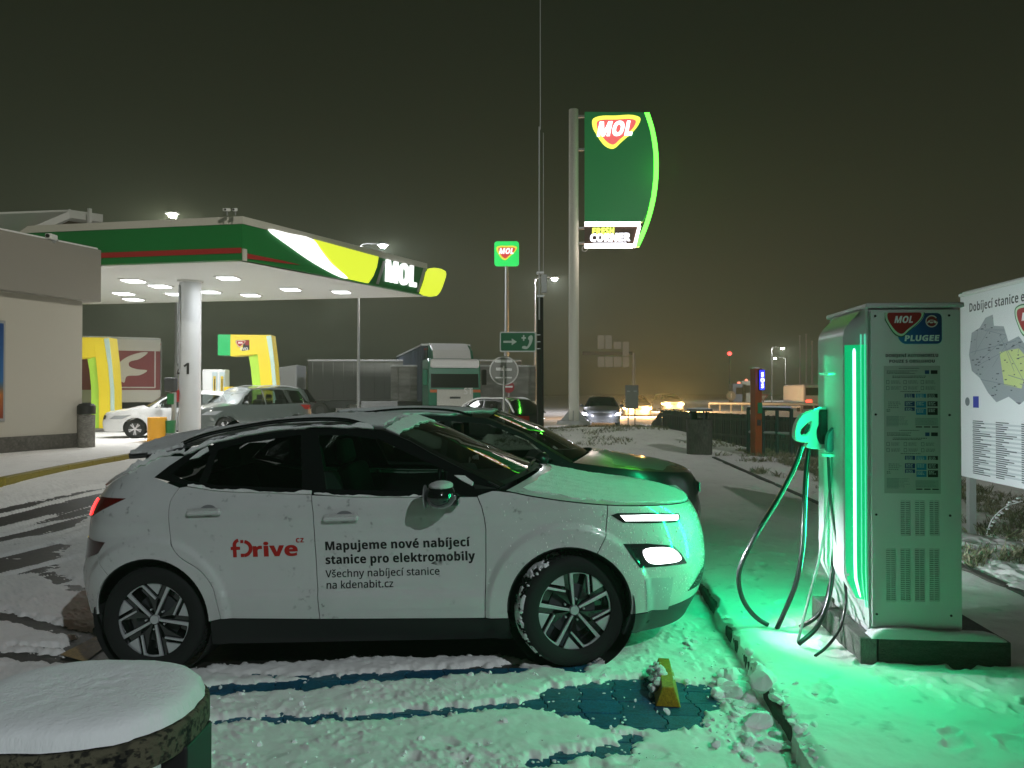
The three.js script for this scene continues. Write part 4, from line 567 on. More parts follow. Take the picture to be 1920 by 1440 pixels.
// ---------- the charger ----------
const GREEN = [0.004, 1, 0.37];
{
  const ch = thing('charging_station', 'tall white rapid charger with glowing green light strips on a concrete plinth', 'charger');
  onPlane(ch, V(2.061, 0, -4.45), V(0.996, 0, 0.09));
  const cab = phys([0.78, 0.79, 0.78], 0.42, { clearcoat: 0.3, clearcoatRoughness: 0.3, bumpMap: rep(grain, 3), bumpScale: 0.0006 }), W = 0.515, top = 2.165, y0 = 0.30;
  // cabinet
  part(ch, 'cabinet', rb(W - 0.0, top - y0 - 0.02, 0.7, 0.012, W / 2, (top + y0) / 2 - 0.01, -0.352), cab);
  part(ch, 'top_cover', rb(W + 0.03, 0.03, 0.73, 0.01, W / 2, top, -0.352), cab);
  part(ch, 'foot', rb(W - 0.03, 0.06, 0.62, 0.008, W / 2, y0 - 0.02, -0.36), cab);
  // side door, with vents and screws
  const dx0 = 0.012, dx1 = W - 0.012, door = shp([[dx0, y0 + 0.02], [dx1, y0 + 0.02], [dx1, top - 0.03], [dx0, top - 0.03]]);
  const hole = (px0, py0, px1, py1) => { const a = ch.read(px0, py1), b = ch.read(px1, py0); return [a[0], a[1], b[0], b[1]]; };
  const vents = [...[1687, 1714, 1741].map((x) => hole(x, 938, x + 18, 1003)), ...[1660, 1687, 1714, 1741].map((x) => hole(x, 1028, x + 18, 1126))];
  for (const [a, b, c, d] of vents) door.holes.push(new THREE.Path([V(a, b), V(c, b), V(c, d), V(a, d)].map((p) => new THREE.Vector2(p.x, p.y))));
  const sd = part(ch, 'side_door', ext(door, 0.014, 0).translate(0, 0, 0.001), cab);
  for (const [a, b, c, d] of vents) { const n = Math.round((d - b) / 0.0118), l = []; for (let i = 0; i < n; i++) { const y = mix(b, d, (i + 0.5) / n); for (const k of [0, 1]) l.push(bx((c - a) / 2 - 0.003, (d - b) / n * 0.52, 0.008, mix(a, c, 0.25 + k * 0.5), y, 0.009, 0.35)); } l.push(bx(0.003, d - b, 0.008, (a + c) / 2, (b + d) / 2, 0.009)); part(sd, 'vent_louvres', mg(l), cab); part(sd, 'vent_shadow_box', bx(c - a, d - b, 0.002, (a + c) / 2, (b + d) / 2, 0.0015), M.black); }
  for (const [x, y] of [[1639, 593], [1777, 592], [1640, 777], [1778, 778], [1641, 964], [1779, 966], [1642, 1150], [1781, 1153]]) { const p = ch.read(x, y); part(sd, 'screw', cy(0.007, 0.006, 0.006, p[0], p[1], 0.017, 12, Math.PI / 2), M.black); }
  // printed sheets on the side door
  const print = (parent, n, x0, py0, x1, py1, w, h, draw, rough = 0.5) => { const a = ch.read(x0, py1), b = ch.read(x1, py0); part(parent, n, card(b[0] - a[0], b[1] - a[1], (a[0] + b[0]) / 2, (a[1] + b[1]) / 2, 0.0172), new THREE.MeshStandardMaterial({ map: canvasTex(w, h, draw), roughness: rough, transparent: true })); };
  print(sd, 'brand_sticker', 1657, 586, 1765, 647, 864, 488, (c, w, h) => {
    const g = c.createLinearGradient(180, 480, 860, 0); g.addColorStop(0, '#0b86b8'); g.addColorStop(0.5, '#0a4a8e'); g.addColorStop(1, '#0b1f57');
    const path = (e) => { c.beginPath(); c.moveTo(600 - e, 10 - e * 0.1); c.lineTo(760, 10 - e); c.quadraticCurveTo(850 + e, 10 - e, 850 + e, 100); c.lineTo(850 + e, 390); c.quadraticCurveTo(850 + e, 476 + e, 760, 476 + e); c.lineTo(310, 476 + e); c.quadraticCurveTo(225 - e, 460, 195 - e, 360 - e); c.quadraticCurveTo(560, 200, 600 - e, 10 - e * 0.1); c.closePath(); };
    path(9); c.fillStyle = '#d7f0ee'; c.fill(); path(0); c.fillStyle = g; c.fill(); drawShield(c, 290, 165, 560, '#cdeccc');
    c.strokeStyle = '#e2d6d2'; c.lineWidth = 17; c.fillStyle = '#8d1414'; c.beginPath(); c.arc(700, 135, 84, 0, 7); c.fill(); c.beginPath(); c.arc(700, 135, 84, 0.1, Math.PI * 1.8); c.stroke();
    c.fillStyle = '#efe9e2'; c.beginPath(); c.moveTo(630, 165); c.quadraticCurveTo(640, 115, 690, 112); c.quadraticCurveTo(730, 110, 770, 135); c.lineTo(770, 165); c.lineTo(740, 165); c.arc(728, 165, 14, 0, Math.PI, true); c.lineTo(676, 165); c.arc(662, 165, 14, 0, Math.PI, true); c.closePath(); c.fill(); c.fillStyle = '#8d1414'; c.fillRect(672, 124, 60, 16);
    c.save(); c.translate(285, 430); c.transform(1, 0, -0.12, 1, 0, 0); c.font = 'bold 118px sans-serif'; c.fillStyle = '#e9f5f2'; c.strokeStyle = '#e9f5f2'; c.lineWidth = 6; const k = 525 / c.measureText('PLUGEE').width; c.scale(k, 1); c.fillText('PLUGEE', 0, 0); c.strokeText('PLUGEE', 0, 0); c.restore();
  });
  print(sd, 'notice_text', 1655, 660, 1760, 682, 840, 176, (c) => { c.fillStyle = c.strokeStyle = '#101412'; c.lineWidth = 0.8; c.font = 'bold 60px sans-serif'; const put = (s, x, y, w) => { const k = w / c.measureText(s).width; c.save(); c.translate(x, y); c.scale(k, 1); c.fillText(s, 0, 0); c.strokeText(s, 0, 0); c.restore(); }; put('DOBÍJENÍ AUTOMOBILU', 22, 76, 796); put('POUZE S OBSLUHOU', 76, 162, 690); });
  print(sd, 'instruction_sheet', 1656, 686, 1760, 924, 780, 1784, (c, w, h) => {
    c.fillStyle = '#b9bdb8'; c.fillRect(0, 0, w, h);
    const lines = (x, y, ww, n, s, a) => { c.fillStyle = a; for (let i = 0; i < n; i++) { let k = x; const e = x + ww * (0.7 + 0.3 * hash(i, y | 0)); while (k < e) { const q = 8 + 26 * hash(k | 0, i + (y | 0)); c.fillRect(k, y + i * s, Math.min(q, e - k), s * 0.5); k += q + 7; } } };
    for (const oy of [0, 868]) {
      lines(210, oy + 30, 360, 1, 16, '#39403e'); lines(40, oy + 66, 430, 3, 18, '#4a5552'); c.fillStyle = '#244a7c'; c.fillRect(570, oy + 62, 60, 52); c.fillStyle = '#1b1f1e'; c.fillRect(652, oy + 62, 92, 52);
      lines(120, oy + 138, 540, 2, 20, '#39403e');
      for (let r = 0; r < 2; r++) for (let k = 0; k < 3; k++) { c.strokeStyle = '#3c5a54'; c.lineWidth = 5; c.strokeRect(36 + k * 240, oy + 204 + r * 84, 38, 46); lines(98 + k * 240, oy + 206 + r * 84, 140, 3, 16, '#6b7572'); }
      lines(230, oy + 356, 330, 1, 16, '#39403e');
      [[288, '#1c3a6c', [[390, 56], [496, 70], [578, 52]]], [446, '#2b83ad', [[390, 56], [496, 90], [598, 86]]], [604, '#20241f', [[390, 56], [496, 70], [590, 96]]]].forEach(([x, f, l]) => l.forEach(([y, hh]) => { c.fillStyle = f; c.fillRect(x, oy + y, 140, hh); lines(x + 14, oy + y + 12, 100, 3, 17, '#c9d4d2'); }));
      lines(60, oy + 500, 190, 4, 26, '#7c8683'); lines(36, oy + 610, 60, 2, 20, '#42605a');
      c.fillStyle = '#a3aca8'; c.fillRect(30, oy + 700, 170, 150); c.fillRect(430, oy + 726, 320, 110); lines(40, oy + 706, 330, 7, 19, '#8b9591'); lines(440, oy + 736, 300, 5, 19, '#8b9591'); c.fillStyle = '#17201d'; for (const x of [440, 552, 664]) c.fillRect(x, oy + 846, 88, 16);
    }
  }, 0.8);
  // front: bulging door between two chamfered cheeks that carry the light strips; its foot and its top curve back
  const bul = (y) => 0.115 * sst(0.32, 0.62, y) * (1 - Math.pow(sst(1.98, 2.18, y), 1.5));
  const front = (s0, s1) => (s, y) => V(-bul(y) - 0.002, y, -s);
  part(ch, 'front_door', patch([[0.07, 0.32], [0.55, 0.32], [0.55, 2.15], [0.07, 2.15]], front(), 0.06, { flip: false, cellV: 0.04 }), cab);
  part(ch, 'front_door_seam', patch([[0.352, 0.42], [0.356, 0.42], [0.356, 1.9], [0.352, 1.9]], front(), 0.06, { off: 0.0015 }), M.black);
  for (const near of [1, 0]) {
    const cheek = (a, y) => near ? V(-bul(y) * a - 0.001, y, -0.07 * a) : V(-bul(y) * (1 - a) - 0.001, y, -0.55 - 0.07 * a), n = near ? V(-0.07, 0, 0.115).normalize() : V(-0.07, 0, -0.115).normalize();
    part(ch, 'cheek_panel', patch([[0, 0.32], [1, 0.32], [1, 2.15], [0, 2.15]], cheek, 0.25, { cellV: 0.03, flip: true }), cab);
    const strip_ = grp(ch, 'light_strip'), q = (a, y) => cheek(a, y);
    part(strip_, 'light_tube', patch([[0.49, 0.49], [0.515, 0.472], [0.575, 0.472], [0.6, 0.49], [0.6, 1.9], [0.575, 1.918], [0.515, 1.918], [0.49, 1.9]], q, 0.1, { off: 0.006, thick: 0.006, cellV: 0.1, flip: true }), glow([0.5, 1, 0.82], 3.2));
    part(strip_, 'light_diffuser', patch([[0.06, 0.46], [0.94, 0.46], [0.94, 1.94], [0.06, 1.94]], q, 0.2, { off: 0.0025, cellV: 0.1, flip: true }), glow([0.0, 0.52, 0.17], 0.8, [0.05, 0.5, 0.25]));
    for (const a of [0.1, 0.26]) part(strip_, 'groove_rib', patch([[a, 0.42], [a + 0.035, 0.42], [a + 0.035, 2.0], [a, 2.0]], q, 0.2, { off: 0.006, thick: 0.004, cellV: 0.1, flip: true }), glow([0.1, 1, 0.6], 0.7, [0.5, 0.6, 0.55]));
    const mid = q(0.55, 1.19).addScaledVector(n, 0.1); for (const [dx, dz, k] of near ? [[-1, -0.2, 105], [0, 1, 155]] : [[-1, 0.2, 130], [-0.2, -1, 150]]) { const L = new THREE.RectAreaLight(new THREE.Color().setRGB(...GREEN), k, 0.03, 1.42); L.name = 'light_strip_lamp'; const o = dx === -1 ? V(-0.14, 1.19, near ? -0.06 : -0.56) : mid.clone(); L.position.copy(ch.localToWorld(o.clone())); L.lookAt(ch.localToWorld(o.clone().add(V(dx, 0, dz)))); scene.add(L); }
  }
  const fy = (px, py, s) => { const d = ch.localToWorld(V(-0.115, 0, -s)); return EYE - (py - 735) / FOC * -d.z; };
  // display, stickers, reader on the front
  const fd = (n, s0, s1, ya, yb, m, off = 0.004, parent = ch) => part(parent, n, patch([[s0, ya], [s1, ya], [s1, yb], [s0, yb]], front(), 0.1, { off, thick: off, cellV: 0.15 }), m);
  part(ch, 'display', patch([[0.185, 1.28], [0.27, 1.28], [0.335, 1.62], [0.335, 1.76], [0.185, 1.76]], front(), 0.1, { off: 0.012, thick: 0.012 }), phys([0.006, 0.02, 0.012], 0.08, { clearcoat: 1 }));
  part(ch, 'display_visor', rb(0.05, 0.012, 0.17, 0.004, -0.145, 1.775, -0.265), cab);
  fd('white_reader', 0.19, 0.245, 0.98, 1.19, mat([0.75, 0.75, 0.76], 0.35), 0.02); fd('socket_cover', 0.195, 0.24, 0.83, 0.96, M.silver, 0.018);
  fd('blue_sticker', 0.40, 0.44, 1.36, 1.6, mat([0.03, 0.2, 0.3], 0.5)); fd('blue_sticker', 0.46, 0.5, 1.36, 1.6, mat([0.03, 0.2, 0.3], 0.5));
  const sm = (n, s0, s1, ya, yb, draw, w = 256, h = 96) => part(ch, n, patch([[s0, ya], [s1, ya], [s1, yb], [s0, yb]], (s, y) => front()(s0 + s1 - s + 0, y).setZ(-(s0 + s1 - s)), 0.2, { off: 0.004, uvBox: [s0, ya, s1, yb], flip: true }), new THREE.MeshStandardMaterial({ map: canvasTex(w, h, draw), transparent: true, roughness: 0.5 }));
  sm('maker_name', 0.39, 0.52, 1.83, 1.885, (c) => { c.fillStyle = '#2d5b62'; c.font = 'bold 62px sans-serif'; c.fillText('SIEMENS', 4, 70); });
  sm('brand_sticker', 0.2, 0.33, 1.85, 1.915, (c) => { c.fillStyle = '#14265c'; c.fillRect(80, 10, 170, 78); drawShield(c, 56, 44, 100); c.fillStyle = '#dfe8ea'; c.font = 'bold 40px sans-serif'; c.fillText('PLUGEE', 96, 66); });
  for (const s of [0.22, 0.29]) fd('side_slot', s + 0.2, s + 0.23, 1.66, 1.75, M.grey, 0.002);
  { const l = []; for (let i = 0; i < 26; i++) l.push(patch([[0.42, 0.72 + i * 0.012], [0.51, 0.72 + i * 0.012], [0.51, 0.726 + i * 0.012], [0.42, 0.726 + i * 0.012]], front(), 0.1, { off: 0.001 })); part(ch, 'front_vent', mg(l), M.black); }
  // plinth
  const pl = grp(ch, 'plinth'), block = (x, w, z, d) => rb(w - 0.006, 0.2, d - 0.006, 0.01, x + w / 2, 0.17, z - d / 2);
  for (let i = 0; i < 3; i++) part(pl, 'plinth_block', block(-0.085, 0.1, 0.09 - i * 0.31, 0.31), M.concrete);
  part(pl, 'plinth_block', block(0.015, 0.72, 0.09, 0.12), M.darkConcrete); part(pl, 'plinth_block', block(0.015, 0.72, -0.03, 0.81), M.darkConcrete);
  { const g = sheet(40, 14, (u, v) => { const x = mix(-0.02, 0.72, u), z = mix(0.085, -0.02, v), e = Math.min(1, Math.min(u, 1 - u) * 9) * Math.min(1, v * 5 + 0.0), y = 0.268 + 0.055 * Math.pow(Math.max(0, e), 0.6) * (0.75 + 0.5 * fbm(x * 5, z * 9, 2)) * (1 - 0.45 * u); return [x, y, z]; }); const i = g.index.array; if (g.attributes.normal.getY(300) < 0) { for (let k = 0; k < i.length; k += 3) { const t = i[k]; i[k] = i[k + 1]; i[k + 1] = t; } g.computeVertexNormals(); } part(pl, 'plinth_snow', g, M.snowCap); }
  part(ch, 'top_snow', ball(0.25, 0.014, 0.33, W / 2, top + 0.014, -0.35, 20), M.snowCap);
  // ---------- plugs and cables ----------
  const plug = thing('charging_plug', 'large white charging plug with a D shaped handle, hanging on the charger front', 'charging plug'); onPlane(plug, ch.localToWorld(V(-0.115, 0, -0.42)), V(0.996, 0, 0.09));
  const q3 = (l, z = 0) => l.map(([x, y]) => plug.read(1460 + x / 2.88, 740 + y / 2.88, z));
  const outer = shp(spline(q3([[262, 66], [200, 78], [120, 110], [92, 150], [80, 200], [84, 238], [112, 254], [150, 258], [144, 272], [142, 281], [200, 290], [256, 286], [258, 268], [212, 258], [196, 215], [204, 168], [258, 118]]), 4, true));
  outer.holes.push(new THREE.Path(spline(q3([[128, 168], [168, 142], [166, 172], [146, 212], [116, 220], [108, 200]]), 4, true).map(([x, y]) => new THREE.Vector2(x, y))));
  part(plug, 'handle', new THREE.ExtrudeGeometry(outer, { depth: 0.05, bevelEnabled: true, bevelSize: 0.006, bevelThickness: 0.012, bevelSegments: 3, bevelOffset: -0.004 }).translate(0, 0, -0.025), mat([0.66, 0.68, 0.67], 0.45));
  part(plug, 'trigger', ext(spline(q3([[150, 170], [166, 160], [160, 205], [140, 214]]), 3, true), 0.03, 0.004, -0.015), M.black);
  part(plug, 'holster', [rb(0.14, 0.22, 0.12, 0.02, 0.02, plug.read(1540, 800)[1], 0)], M.black);
  const plug2 = thing('charging_plug', 'slim dark charging plug in its holder beside the bright card reader', 'charging plug'); onPlane(plug2, ch.localToWorld(V(-0.135, 0, -0.27)), V(0.996, 0, 0.09));
  part(plug2, 'handle', new THREE.ExtrudeGeometry(shp(spline(plug2.readAll([[1572, 796], [1556, 808], [1550, 822], [1551, 846], [1558, 846], [1563, 826], [1573, 814]]), 4, true)), { depth: 0.035, bevelEnabled: true, bevelSize: 0.004, bevelThickness: 0.006 }).translate(0, 0, -0.017), mat([0.1, 0.11, 0.14], 0.4));
  part(plug2, 'holder_rim', mv(new THREE.CylinderGeometry(0.05, 0.056, 0.014, 20), ...plug2.read(1554, 853), 0), M.white);
  const cable = (label, pts, r, m = M.black) => { const c = single('charging_cable', label, 'cable', tb(pts.map(([x, y, d]) => { const p = at(x, y, d); return p; }), r, 64, 10), m, undefined); return c; };
  const cableM = phys([0.014, 0.014, 0.015], 0.35, { clearcoat: 0.3 });
  cable('thick black cable looping out furthest from the white plug to the snow', [[1503, 836, 4.88], [1492, 870, 4.88], [1462, 930, 4.86], [1415, 1008, 4.86], [1386, 1072, 4.9], [1392, 1122, 4.97], [1418, 1158, 5.03], [1440, 1172, 5.02]], 0.0155, cableM);
  cable('second thick black cable hanging almost straight from the white plug', [[1517, 838, 4.88], [1512, 880, 4.88], [1508, 950, 4.88], [1504, 1030, 4.9], [1492, 1095, 4.95], [1472, 1145, 5.0], [1456, 1180, 4.99]], 0.0155, cableM);
  cable('thin cable curving down in front of the charger to the plinth snow', [[1553, 856, 4.72], [1556, 920, 4.72], [1566, 1000, 4.68], [1582, 1075, 4.62], [1586, 1130, 4.58], [1574, 1180, 4.53], [1550, 1213, 4.5], [1528, 1230, 4.46]], 0.0085, cableM);
  cable('grey cable running straight down from the slim plug to the snow', [[1561, 850, 4.73], [1556, 920, 4.73], [1545, 1000, 4.74], [1528, 1080, 4.76], [1512, 1140, 4.76], [1496, 1203, 4.62]], 0.008, mat([0.2, 0.21, 0.21], 0.5));
  cable('medium black cable bowing along the charger foot with a snowy back', [[1565, 985, 4.76], [1562, 1060, 4.74], [1552, 1130, 4.7], [1530, 1178, 4.66], [1498, 1207, 4.6]], 0.0145, cableM);
  cable('short black cable end lying behind the plinth', [[1558, 1095, 4.95], [1546, 1135, 4.95], [1526, 1160, 4.97], [1500, 1176, 5.0]], 0.0145, cableM);
}
// ---------- map board ----------
{
  const b = thing('map_board', 'large white notice board with a map of charging points and a list under it', 'notice board'); onPlane(b, V(4.93, 0, -8.39), V(-0.07, 0, 1));
  const y0 = 0.745, y1 = 2.71, L = 2.5;
  part(b, 'panel', rb(L, y1 - y0, 0.03, 0.006, L / 2 - 0.04, (y0 + y1) / 2, 0), mat([0.72, 0.73, 0.73], 0.5));
  for (const x of [0.03, L - 0.15]) part(b, 'post', bx(0.07, 2.75, 0.07, x, 1.3, -0.055), M.galv);
  part(b, 'frame_top', bx(L + 0.02, 0.03, 0.05, L / 2 - 0.04, y1 + 0.012, 0), M.white); part(b, 'snow_ridge', mv(new THREE.CapsuleGeometry(0.018, L - 0.1, 4, 10).rotateZ(Math.PI / 2), L / 2 - 0.04, y1 + 0.03, 0), M.snowCap);
  const t = canvasTex(1280, 1008, (c, w, h) => {
    c.fillStyle = '#e6e8ea'; c.fillRect(0, 0, w, h); c.fillStyle = '#20252a'; c.font = '600 66px sans-serif'; c.save(); c.translate(92, 92); c.scale(0.93, 1); c.fillText('Dobíjecí stanice elektromobilů', 0, 0); c.restore();
    const pts = [[90, 330], [120, 210], [200, 190], [260, 140], [330, 130], [340, 190], [430, 200], [470, 280], [560, 260], [640, 330], [760, 320], [820, 420], [930, 430], [880, 560], [760, 590], [640, 560], [560, 600], [470, 560], [360, 590], [280, 540], [200, 460], [120, 420]];
    c.fillStyle = '#9aa1a6'; c.beginPath(); pts.forEach(([x, y], i) => i ? c.lineTo(x, y) : c.moveTo(x, y)); c.closePath(); c.fill(); c.save(); c.clip();
    c.fillStyle = '#c9d58e'; c.beginPath(); c.moveTo(390, 330); c.lineTo(560, 320); c.lineTo(640, 380); c.lineTo(580, 520); c.lineTo(430, 500); c.closePath(); c.fill(); c.strokeStyle = '#7c858c'; c.lineWidth = 3; for (let i = 0; i < 22; i++) { c.beginPath(); c.moveTo(90 + 850 * hash(i, 1), 130 + 470 * hash(i, 2)); c.lineTo(90 + 850 * hash(i, 3), 130 + 470 * hash(i, 4)); c.stroke(); }
    for (let i = 0; i < 150; i++) { c.fillStyle = '#3a444b'; c.fillRect(90 + 850 * hash(i, 5), 130 + 470 * hash(i, 6), 6 + 22 * hash(i, 7), 5); } c.restore();
    drawShield(c, 640, 190, 210); c.fillStyle = '#1581b4'; c.beginPath(); c.arc(690, 285, 55, 0, 7); c.fill();
    c.fillStyle = '#2b3ea8'; c.fillRect(130, 560, 58, 62); c.fillStyle = '#707a80'; c.beginPath(); c.arc(70, 590, 24, 0, 7); c.fill();
    for (let r = 0; r < 27; r++) { if (r % 2) { c.fillStyle = '#c7ccd0'; c.fillRect(120, 690 + r * 11, 1100, 10); } for (let k = 0; k < 5; k++) { c.fillStyle = '#3f474c'; c.fillRect(126 + k * 225, 693 + r * 11, 50 + 140 * hash(r, k + 20), 5); } }
  });
  part(b, 'printed_sheet', card(L - 0.02, y1 - y0 - 0.02, L / 2 - 0.04, (y0 + y1) / 2, 0.0172), new THREE.MeshStandardMaterial({ map: t, roughness: 0.45 }));
}
// ---------- litter bin with a snow-covered concrete cap, right by the camera ----------
{
  const b = thing('litter_bin', 'concrete litter bin with a thick round snow-covered cap', 'litter bin', V(-0.825, level(-0.8, -1.47), -1.475));
  const off = -b.position.y, se = (a, c, n = 2.4, N = 72) => Array.from({ length: N }, (_, i) => { const t = i / N * Math.PI * 2, x = Math.cos(t), y = Math.sin(t); return [Math.sign(x) * Math.pow(Math.abs(x), 2 / n) * a, Math.sign(y) * Math.pow(Math.abs(y), 2 / n) * c]; });
  const moss = mat([0.2, 0.19, 0.15], 0.95, 0, { map: rep(dataTex(256, (u, v) => { const n = tileNoise(u, v, 26, 5), m = tileNoise(u + 0.4, v, 6, 4), k = 0.95 - 0.55 * sst(0.5, 0.66, n) - 0.35 * sst(0.5, 0.7, m); return [0.8 * k, 0.78 * k, 0.7 * k]; }), 5), bumpMap: rep(grain, 8), bumpScale: 0.004 });
  part(b, 'cap', new THREE.ExtrudeGeometry(shp(se(0.228, 0.2)), { depth: 0.04, bevelEnabled: true, bevelSize: 0.008, bevelThickness: 0.008, bevelSegments: 3, bevelOffset: -0.008 }).rotateX(-Math.PI / 2).translate(0, 1.012 + off, 0), moss);
  { const N = 96, R = 26, P = [], I = [], U = []; const ring = se(0.224, 0.196, 2.4, N); for (let r = 0; r <= R; r++) for (let i = 0; i < N; i++) { const k = r / R, jag = 1 - 0.05 * fbm(i * 0.8, 2, 4) * sst(0.82, 1, k), x = ring[i][0] * k * jag, z = ring[i][1] * k * jag; P.push(x, 1.069 + off + 0.034 * Math.pow(Math.max(0, 1 - Math.pow(k, 7)), 0.6) + 0.006 * (fbm(x * 9, z * 9, 3) - 0.5) + 0.002 * (fbm(x * 60, z * 60, 2) - 0.5) - (r === R ? 0.006 : 0), z); U.push(x, z); }
    for (let r = 0; r < R; r++) for (let i = 0; i < N; i++) { const a = r * N + i, c = r * N + (i + 1) % N, d = a + N, e = c + N; I.push(a, c, e, a, e, d); } const g = new THREE.BufferGeometry(); g.setAttribute('position', new THREE.Float32BufferAttribute(P, 3)); g.setAttribute('uv', new THREE.Float32BufferAttribute(U, 2)); g.setIndex(I); g.computeVertexNormals(); if (g.attributes.normal.getY(N * 5) < 0) { g.index.array.reverse(); g.computeVertexNormals(); } part(b, 'cap_snow', g, M.snowCap); }
  for (const [x, z] of [[0.205, 0.0], [-0.205, 0]]) part(b, 'cap_support', rb(0.05, 0.26, 0.12, 0.006, x, 0.885 + off, z), M.black);
  part(b, 'body', [new THREE.LatheGeometry([[0, 0.05], [0.2, 0.05], [0.21, 0.1], [0.215, 0.8], [0.205, 0.815], [0.19, 0.8], [0.185, 0.3]].map(([x, y]) => new THREE.Vector2(x, y)), 40).translate(0, off, 0)], M.darkConcrete); part(b, 'liner', cy(0.18, 0.185, 0.5, 0, 0.55 + off, 0, 24), M.black);
  part(b, 'ash_tray', rb(0.1, 0.03, 0.06, 0.006, 0.03, 0.82 + off, -0.06, 0.1, 0.5, 0.1), M.galv);
}
// ---------- yellow wheel stop, half buried ----------
{
  const p = onGround(1258, 1328), s = thing('parking_block', 'yellow painted wedge marking the bay, its top under snow', 'parking block', V(p.x - 0.01, level(p.x, p.z), p.z - 0.02), -0.14);
  part(s, 'block', new THREE.ExtrudeGeometry(shp([[-0.065, 0], [0.065, 0], [0.03, 0.105], [-0.03, 0.105]]), { depth: 0.44, bevelEnabled: true, bevelSize: 0.006, bevelThickness: 0.006, bevelOffset: -0.006 }).translate(0, 0, -0.44), mat([0.75, 0.5, 0.015], 0.55, 0, { map: rep(speck, 5) }));
  { const l = []; for (let i = 0; i < 46; i++) { const t = rnd(), x = rnd(-0.08, 0.02); l.push(ball(rnd(0.015, 0.035), rnd(0.01, 0.022), rnd(0.02, 0.04), x, 0.1 - Math.abs(x + 0.02) * 0.9 + rnd(-0.01, 0.01), -0.09 - t * 0.33, 9)); } part(s, 'snow_on_block', mg(l), M.snowCap); }
}
// ---------- the parked black car behind ----------
{
  const black = phys([0.012, 0.013, 0.014], 0.4, { clearcoat: 1, clearcoatRoughness: 0.2 });
  const p = V(-0.3, 0, -8.05), car = makeCar('parked_car', 'black crossover parked beyond the white electric car, frost on its bonnet', { pos: p, turn: -CAR_TURN, wb: 2.62, h: 1.5, belt: 0.98, hoodB: 1.02, hoodF: 0.86, cowl: 0.93, head: 0.1, front: 0.9, rear: 0.75, hw: 0.9, R: 0.335, paint: black, cell: 0.05, glass: phys([0.3, 0.36, 0.32], 0.02, { transmission: 1, thickness: 0 }), lamp: phys([0.32, 0.36, 0.34], 0.05, { clearcoat: 1 }) });
  const { hood, roof, screen, x0, end, x1, x2, map, c } = car.kit, frost = mat([0.92, 0.92, 0.915], 0.85, 0, { transparent: true, opacity: 0.35, bumpMap: rep(snowBump, 8), bumpScale: 0.004 });
  const rag = (f, n = 60) => Array.from({ length: n }, (_, i) => { const a = i / n * Math.PI * 2; return f(Math.cos(a), Math.sin(a), 0.75 + 0.5 * fbm(Math.cos(a) * 3 + 5, Math.sin(a) * 3 + 5, 3)); });
  part(car, 'bonnet_frost', patch(rag((x, y, r) => [clamp(mix(x0, end, 0.33) + x * 0.52 * r, x0 + 0.04, end - 0.35), clamp(y * r, -0.93, 0.93)]), hood, 0.05, { flip: true, off: 0.004, rough: 0.006 }), frost);
  part(car, 'roof_snow', patch(rag((x, y, r) => [clamp(mix(x2, x1, 0.55) + x * 0.8 * r, x2 + 0.02, x1 - 0.02), clamp(y * r, -0.95, 0.95)]), roof, 0.06, { flip: true, off: 0.012, thick: 0.012, rough: 0.012 }), M.snowCap);
  for (const s of [-1, 1]) part(car, 'roof_rail', tb([roof(x1 - 0.15, s * 0.93).add(V(0, 0.01, 0)), roof(x1 - 0.35, s * 0.93).add(V(0, 0.045, 0)), roof(-0.7, s * 0.93).add(V(0, 0.05, 0)), roof(-1.2, s * 0.93).add(V(0, 0.02, 0))], 0.013, 24, 6), M.gloss);
  part(car, 'badge_plate', rb(0.012, 0.09, 0.26, 0.004, c.ax[1] + 0.88, 0.72, 0.1), M.silver);
}
